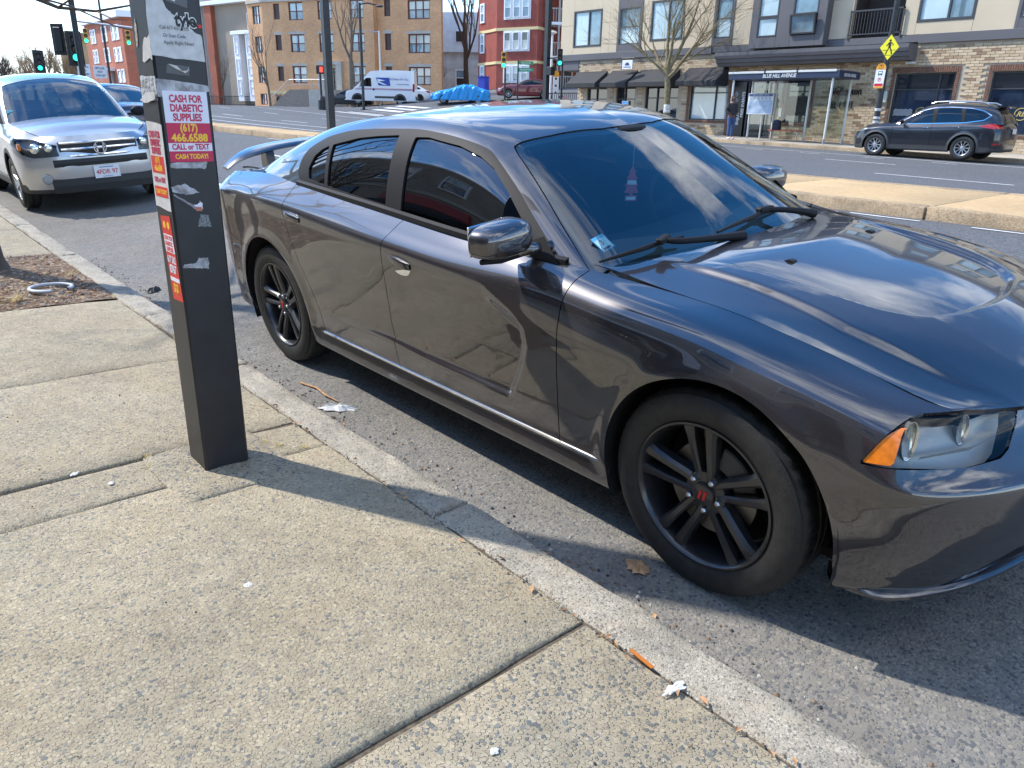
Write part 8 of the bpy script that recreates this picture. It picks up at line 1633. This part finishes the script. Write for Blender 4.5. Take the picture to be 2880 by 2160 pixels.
# pebbles, chips and leaves in the pit and along the joints
rp = random.Random(17); b = MB(); cols_ = [mat('pit_stone', (.36, .31, .25), rough=.9), mat('pit_leaf', (.34, .19, .09), rough=.9), mat('pit_brick', (.40, .16, .10), rough=.9), mat('pit_straw', (.46, .36, .18), rough=.9)]
for k in range(900):
    x, y = rp.uniform(-7.0, -5.0), rp.uniform(-2.6, -1.40); z = SWZ(x, y)+.002; b.cur = rp.choices((0, 1, 2, 3), (5, 6, 1, 3))[0]; s_ = rp.uniform(.006, .028); a = rp.uniform(0, 6.28); c, d_ = math.cos(a), math.sin(a)
    if b.cur in (1, 3): b.add([(x-c*s_, y-d_*s_, z+.004), (x+d_*s_*.4, y-c*s_*.4, z+rp.uniform(.006, .02)), (x+c*s_, y+d_*s_, z+.006), (x-d_*s_*.4, y+c*s_*.4, z+rp.uniform(.004, .016))], [(0, 1, 2), (0, 2, 3)])
    else: b.add([(x+c*s_*q_, y+d_*s_*w_, z+h_) for q_, w_, h_ in ((-1, -.6, 0), (1, -.7, 0), (.8, .8, 0), (-.8, .7, 0), (.1, 0, s_*.8))], [(0, 1, 4), (1, 2, 4), (2, 3, 4), (3, 0, 4)])
tag(b.build('leaf_litter', cols_), 'dry leaves, chips and stones strewn over the tree pit', 'leaf litter', kind='stuff')
b = MB(); rp = random.Random(23)
def tuft(x, y, z, n, h, sp):
    for k in range(n):
        a = rp.uniform(0, 6.28); l = rp.uniform(.5, 1)*h; w_ = .0025; dx, dy = math.cos(a)*sp*rp.random(), math.sin(a)*sp*rp.random(); ex, ey = dx+math.cos(a)*l*.6, dy+math.sin(a)*l*.6
        b.add([(x+dx-w_, y+dy, z), (x+dx+w_, y+dy, z), (x+ex, y+ey, z+l*.6)], [(0, 1, 2)])
tuft(-5.25, -2.03, SWZ(-5.2, -2)-.003, 160, .13, .09); tuft(-5.6, -2.2, SWZ(-5.6, -2.2)-.003, 60, .08, .05); tuft(-6.0, -1.5, SWZ(-6, -1.5)-.003, 60, .08, .08)
for x, y in ((-1.86, -1.62), (-1.78, -1.58), (-2.0, -2.08), (-1.9, -2.10), (-1.70, -1.50), (-1.995, -1.9)): tuft(x, y, SWZ(x, y)-.004, 40, .022, .025)
tag(b.build('dry_grass', mat('straw_grass', (.45, .36, .14), rough=.9)), 'dry yellow grass tufts in the pit and pavement joints', 'grass', kind='stuff')
rp = random.Random(31); b = MB(); bcol = [mat('grit_pale', (.45, .42, .37), rough=.9), mat('grit_dark', (.05, .05, .055), rough=.9), mat('grit_brown', (.22, .13, .07), rough=.9)]
for k in range(1500):
    if k < 1100: x = rp.uniform(-7, 2.5); y = kerb_y(x)+.18+abs(rp.gauss(0, .09)); z = T(x, y)+.005
    elif k < 1300: x = rp.uniform(-3.2, 2); y = rp.uniform(-3., -1.4); z = SWZ(x, y)+.001
    else: x = rp.uniform(-3.2, 2); y = kerb_y(x)-.012+rp.gauss(0, .008); z = SWZ(x, y)-.004
    s_ = rp.uniform(.002, .007)*(1.4 if k < 1100 else .8); b.cur = rp.choices((0, 1, 2), (4, 3, 4))[0]; a = rp.uniform(0, 6); c, d_ = math.cos(a)*s_, math.sin(a)*s_
    b.add([(x+c, y+d_, z), (x-d_, y+c, z), (x-c, y-d_, z), (x+d_, y-c, z), (x, y, z+s_)], [(0, 1, 4), (1, 2, 4), (2, 3, 4), (3, 0, 4)])
for k in range(260):
    x = rp.uniform(-7, 2.6); y = kerb_y(x)+.185+abs(rp.gauss(0, .035)) if k < 200 else kerb_y(x)-.014+rp.gauss(0, .01); z = (T(x, y)+.006) if k < 200 else SWZ(x, y); b.cur = 3; s_ = rp.uniform(.006, .02); a = rp.uniform(0, 6.28); c, d_ = math.cos(a)*s_, math.sin(a)*s_
    b.add([(x-c, y-d_, z), (x+d_*.4, y-c*.4, z+rp.uniform(.002, .012)), (x+c, y+d_, z+.003), (x-d_*.4, y+c*.4, z+rp.uniform(.001, .01))], [(0, 1, 2), (0, 2, 3)])
tag(b.build('street_grit', bcol+[LEAF]), 'loose grit and crumbs along the kerb and gutter', 'grit', kind='stuff')
# ---------------------------------------------------------------- person at the shelter
def skinned(name, m, joints, edges, parent, sub=2, root=0):
    me = bpy.data.meshes.new(name); me.from_pydata([j[0] for j in joints], edges, []); o = link(name, me, parent)
    sk = o.modifiers.new('skin', 'SKIN'); sk.use_smooth_shade = True
    for i, v in enumerate(me.skin_vertices[0].data): r = joints[i][1]; v.radius = r if hasattr(r, '__len__') else (r, r); v.use_root = (i == root)
    sb = o.modifiers.new('sub', 'SUBSURF'); sb.levels = sub; sb.render_levels = sub
    dg = bpy.context.evaluated_depsgraph_get(); nm = bpy.data.meshes.new_from_object(o.evaluated_get(dg)); bpy.data.objects.remove(o); nm.name = name; nm.materials.clear(); nm.materials.append(m); nm.shade_smooth(); return link(name, nm, parent)
px_, py__ = -17.52, 26.18
PN = empty('person', (px_, py__, FZ(px_, py__)+.0), R(-18), 'person in a dark hooded jacket and blue jeans standing at the left shelter post', 'person')   # faces +x (right)
SKIN = mat('skin', (.16, .085, .055), rough=.6); JK = mat('dark_jacket', (.035, .03, .036), rough=.8, noise=.2, nscale=12); JN = mat('blue_jeans', (.05, .09, .20), rough=.85, noise=.2, nscale=20); SHOE = mat('white_red_shoe', (.6, .5, .5), rough=.6)
J = [((0, 0, .92), .115), ((0, 0, 1.12), .105), ((.0, 0, 1.34), .125), ((.01, 0, 1.46), .075), ((.03, 0, 1.53), .05), ((.045, 0, 1.62), .088), ((.05, 0, 1.70), .082),
     ((0, .10, .86), .095), ((.01, .105, .48), .062), ((-.03, .11, .10), .042), ((0, -.10, .86), .095), ((.03, -.10, .48), .062), ((.02, -.11, .10), .042),
     ((0, .20, 1.38), .062), ((-.07, .24, 1.14), .05), ((.10, .17, .98), .038), ((0, -.20, 1.38), .062), ((-.07, -.24, 1.14), .05), ((.10, -.17, .98), .038), ((.10, .12, .04), .04), ((.14, -.12, .04), .04)]
E_ = [(0, 1), (1, 2), (2, 3), (3, 4), (4, 5), (5, 6), (0, 7), (7, 8), (8, 9), (0, 10), (10, 11), (11, 12), (2, 13), (13, 14), (14, 15), (2, 16), (16, 17), (17, 18), (9, 19), (12, 20)]
skinned('body', SKIN, J, E_, PN)
skinned('jacket', JK, [((0, 0, .90), (.16, .20)), ((0, 0, 1.12), (.135, .175)), ((0, 0, 1.33), (.145, .18)), ((.0, 0, 1.44), .10), ((0, .20, 1.38), .078), ((-.08, .25, 1.14), .068), ((.07, .20, .99), .056), ((0, -.20, 1.38), .078), ((-.08, -.25, 1.14), .068), ((.07, -.20, .99), .056)], [(0, 1), (1, 2), (2, 3), (2, 4), (4, 5), (5, 6), (2, 7), (7, 8), (8, 9)], PN, root=0)
skinned('hood', JK, [((-.03, 0, 1.46), .10), ((-.015, 0, 1.60), (.095, .105)), ((-.005, 0, 1.70), (.098, .10)), ((.015, 0, 1.76), .07)], [(0, 1), (1, 2), (2, 3)], PN, root=0)
skinned('jeans', JN, [((0, 0, .94), (.13, .15)), ((0, .10, .84), .105), ((.01, .105, .48), .078), ((-.03, .11, .12), .066), ((0, -.10, .84), .105), ((.03, -.10, .48), .078), ((.02, -.11, .12), .066)], [(0, 1), (1, 2), (2, 3), (0, 4), (4, 5), (5, 6)], PN, root=0)
for x, y in ((-.02, .12), (.03, -.12)): MB().ball((x+.05, y, .045), .06, 12, 8, (2.2, .85, .85)).build('shoe', SHOE, PN, smooth=True)
b = MB(); b.ball((.128, 0, 1.615), .017, 8, 6, (1, .8, 1.3)); b.build('nose', SKIN, PN, smooth=True)
for y in (-.032, .032): MB().ball((.118, y, 1.645), .010, 8, 6).build('eye', INK, PN, smooth=True)
MB().box(.118, .124, -.022, .022, 1.568, 1.574).build('mouth', mat('lip', (.12, .05, .04), rough=.6), PN)
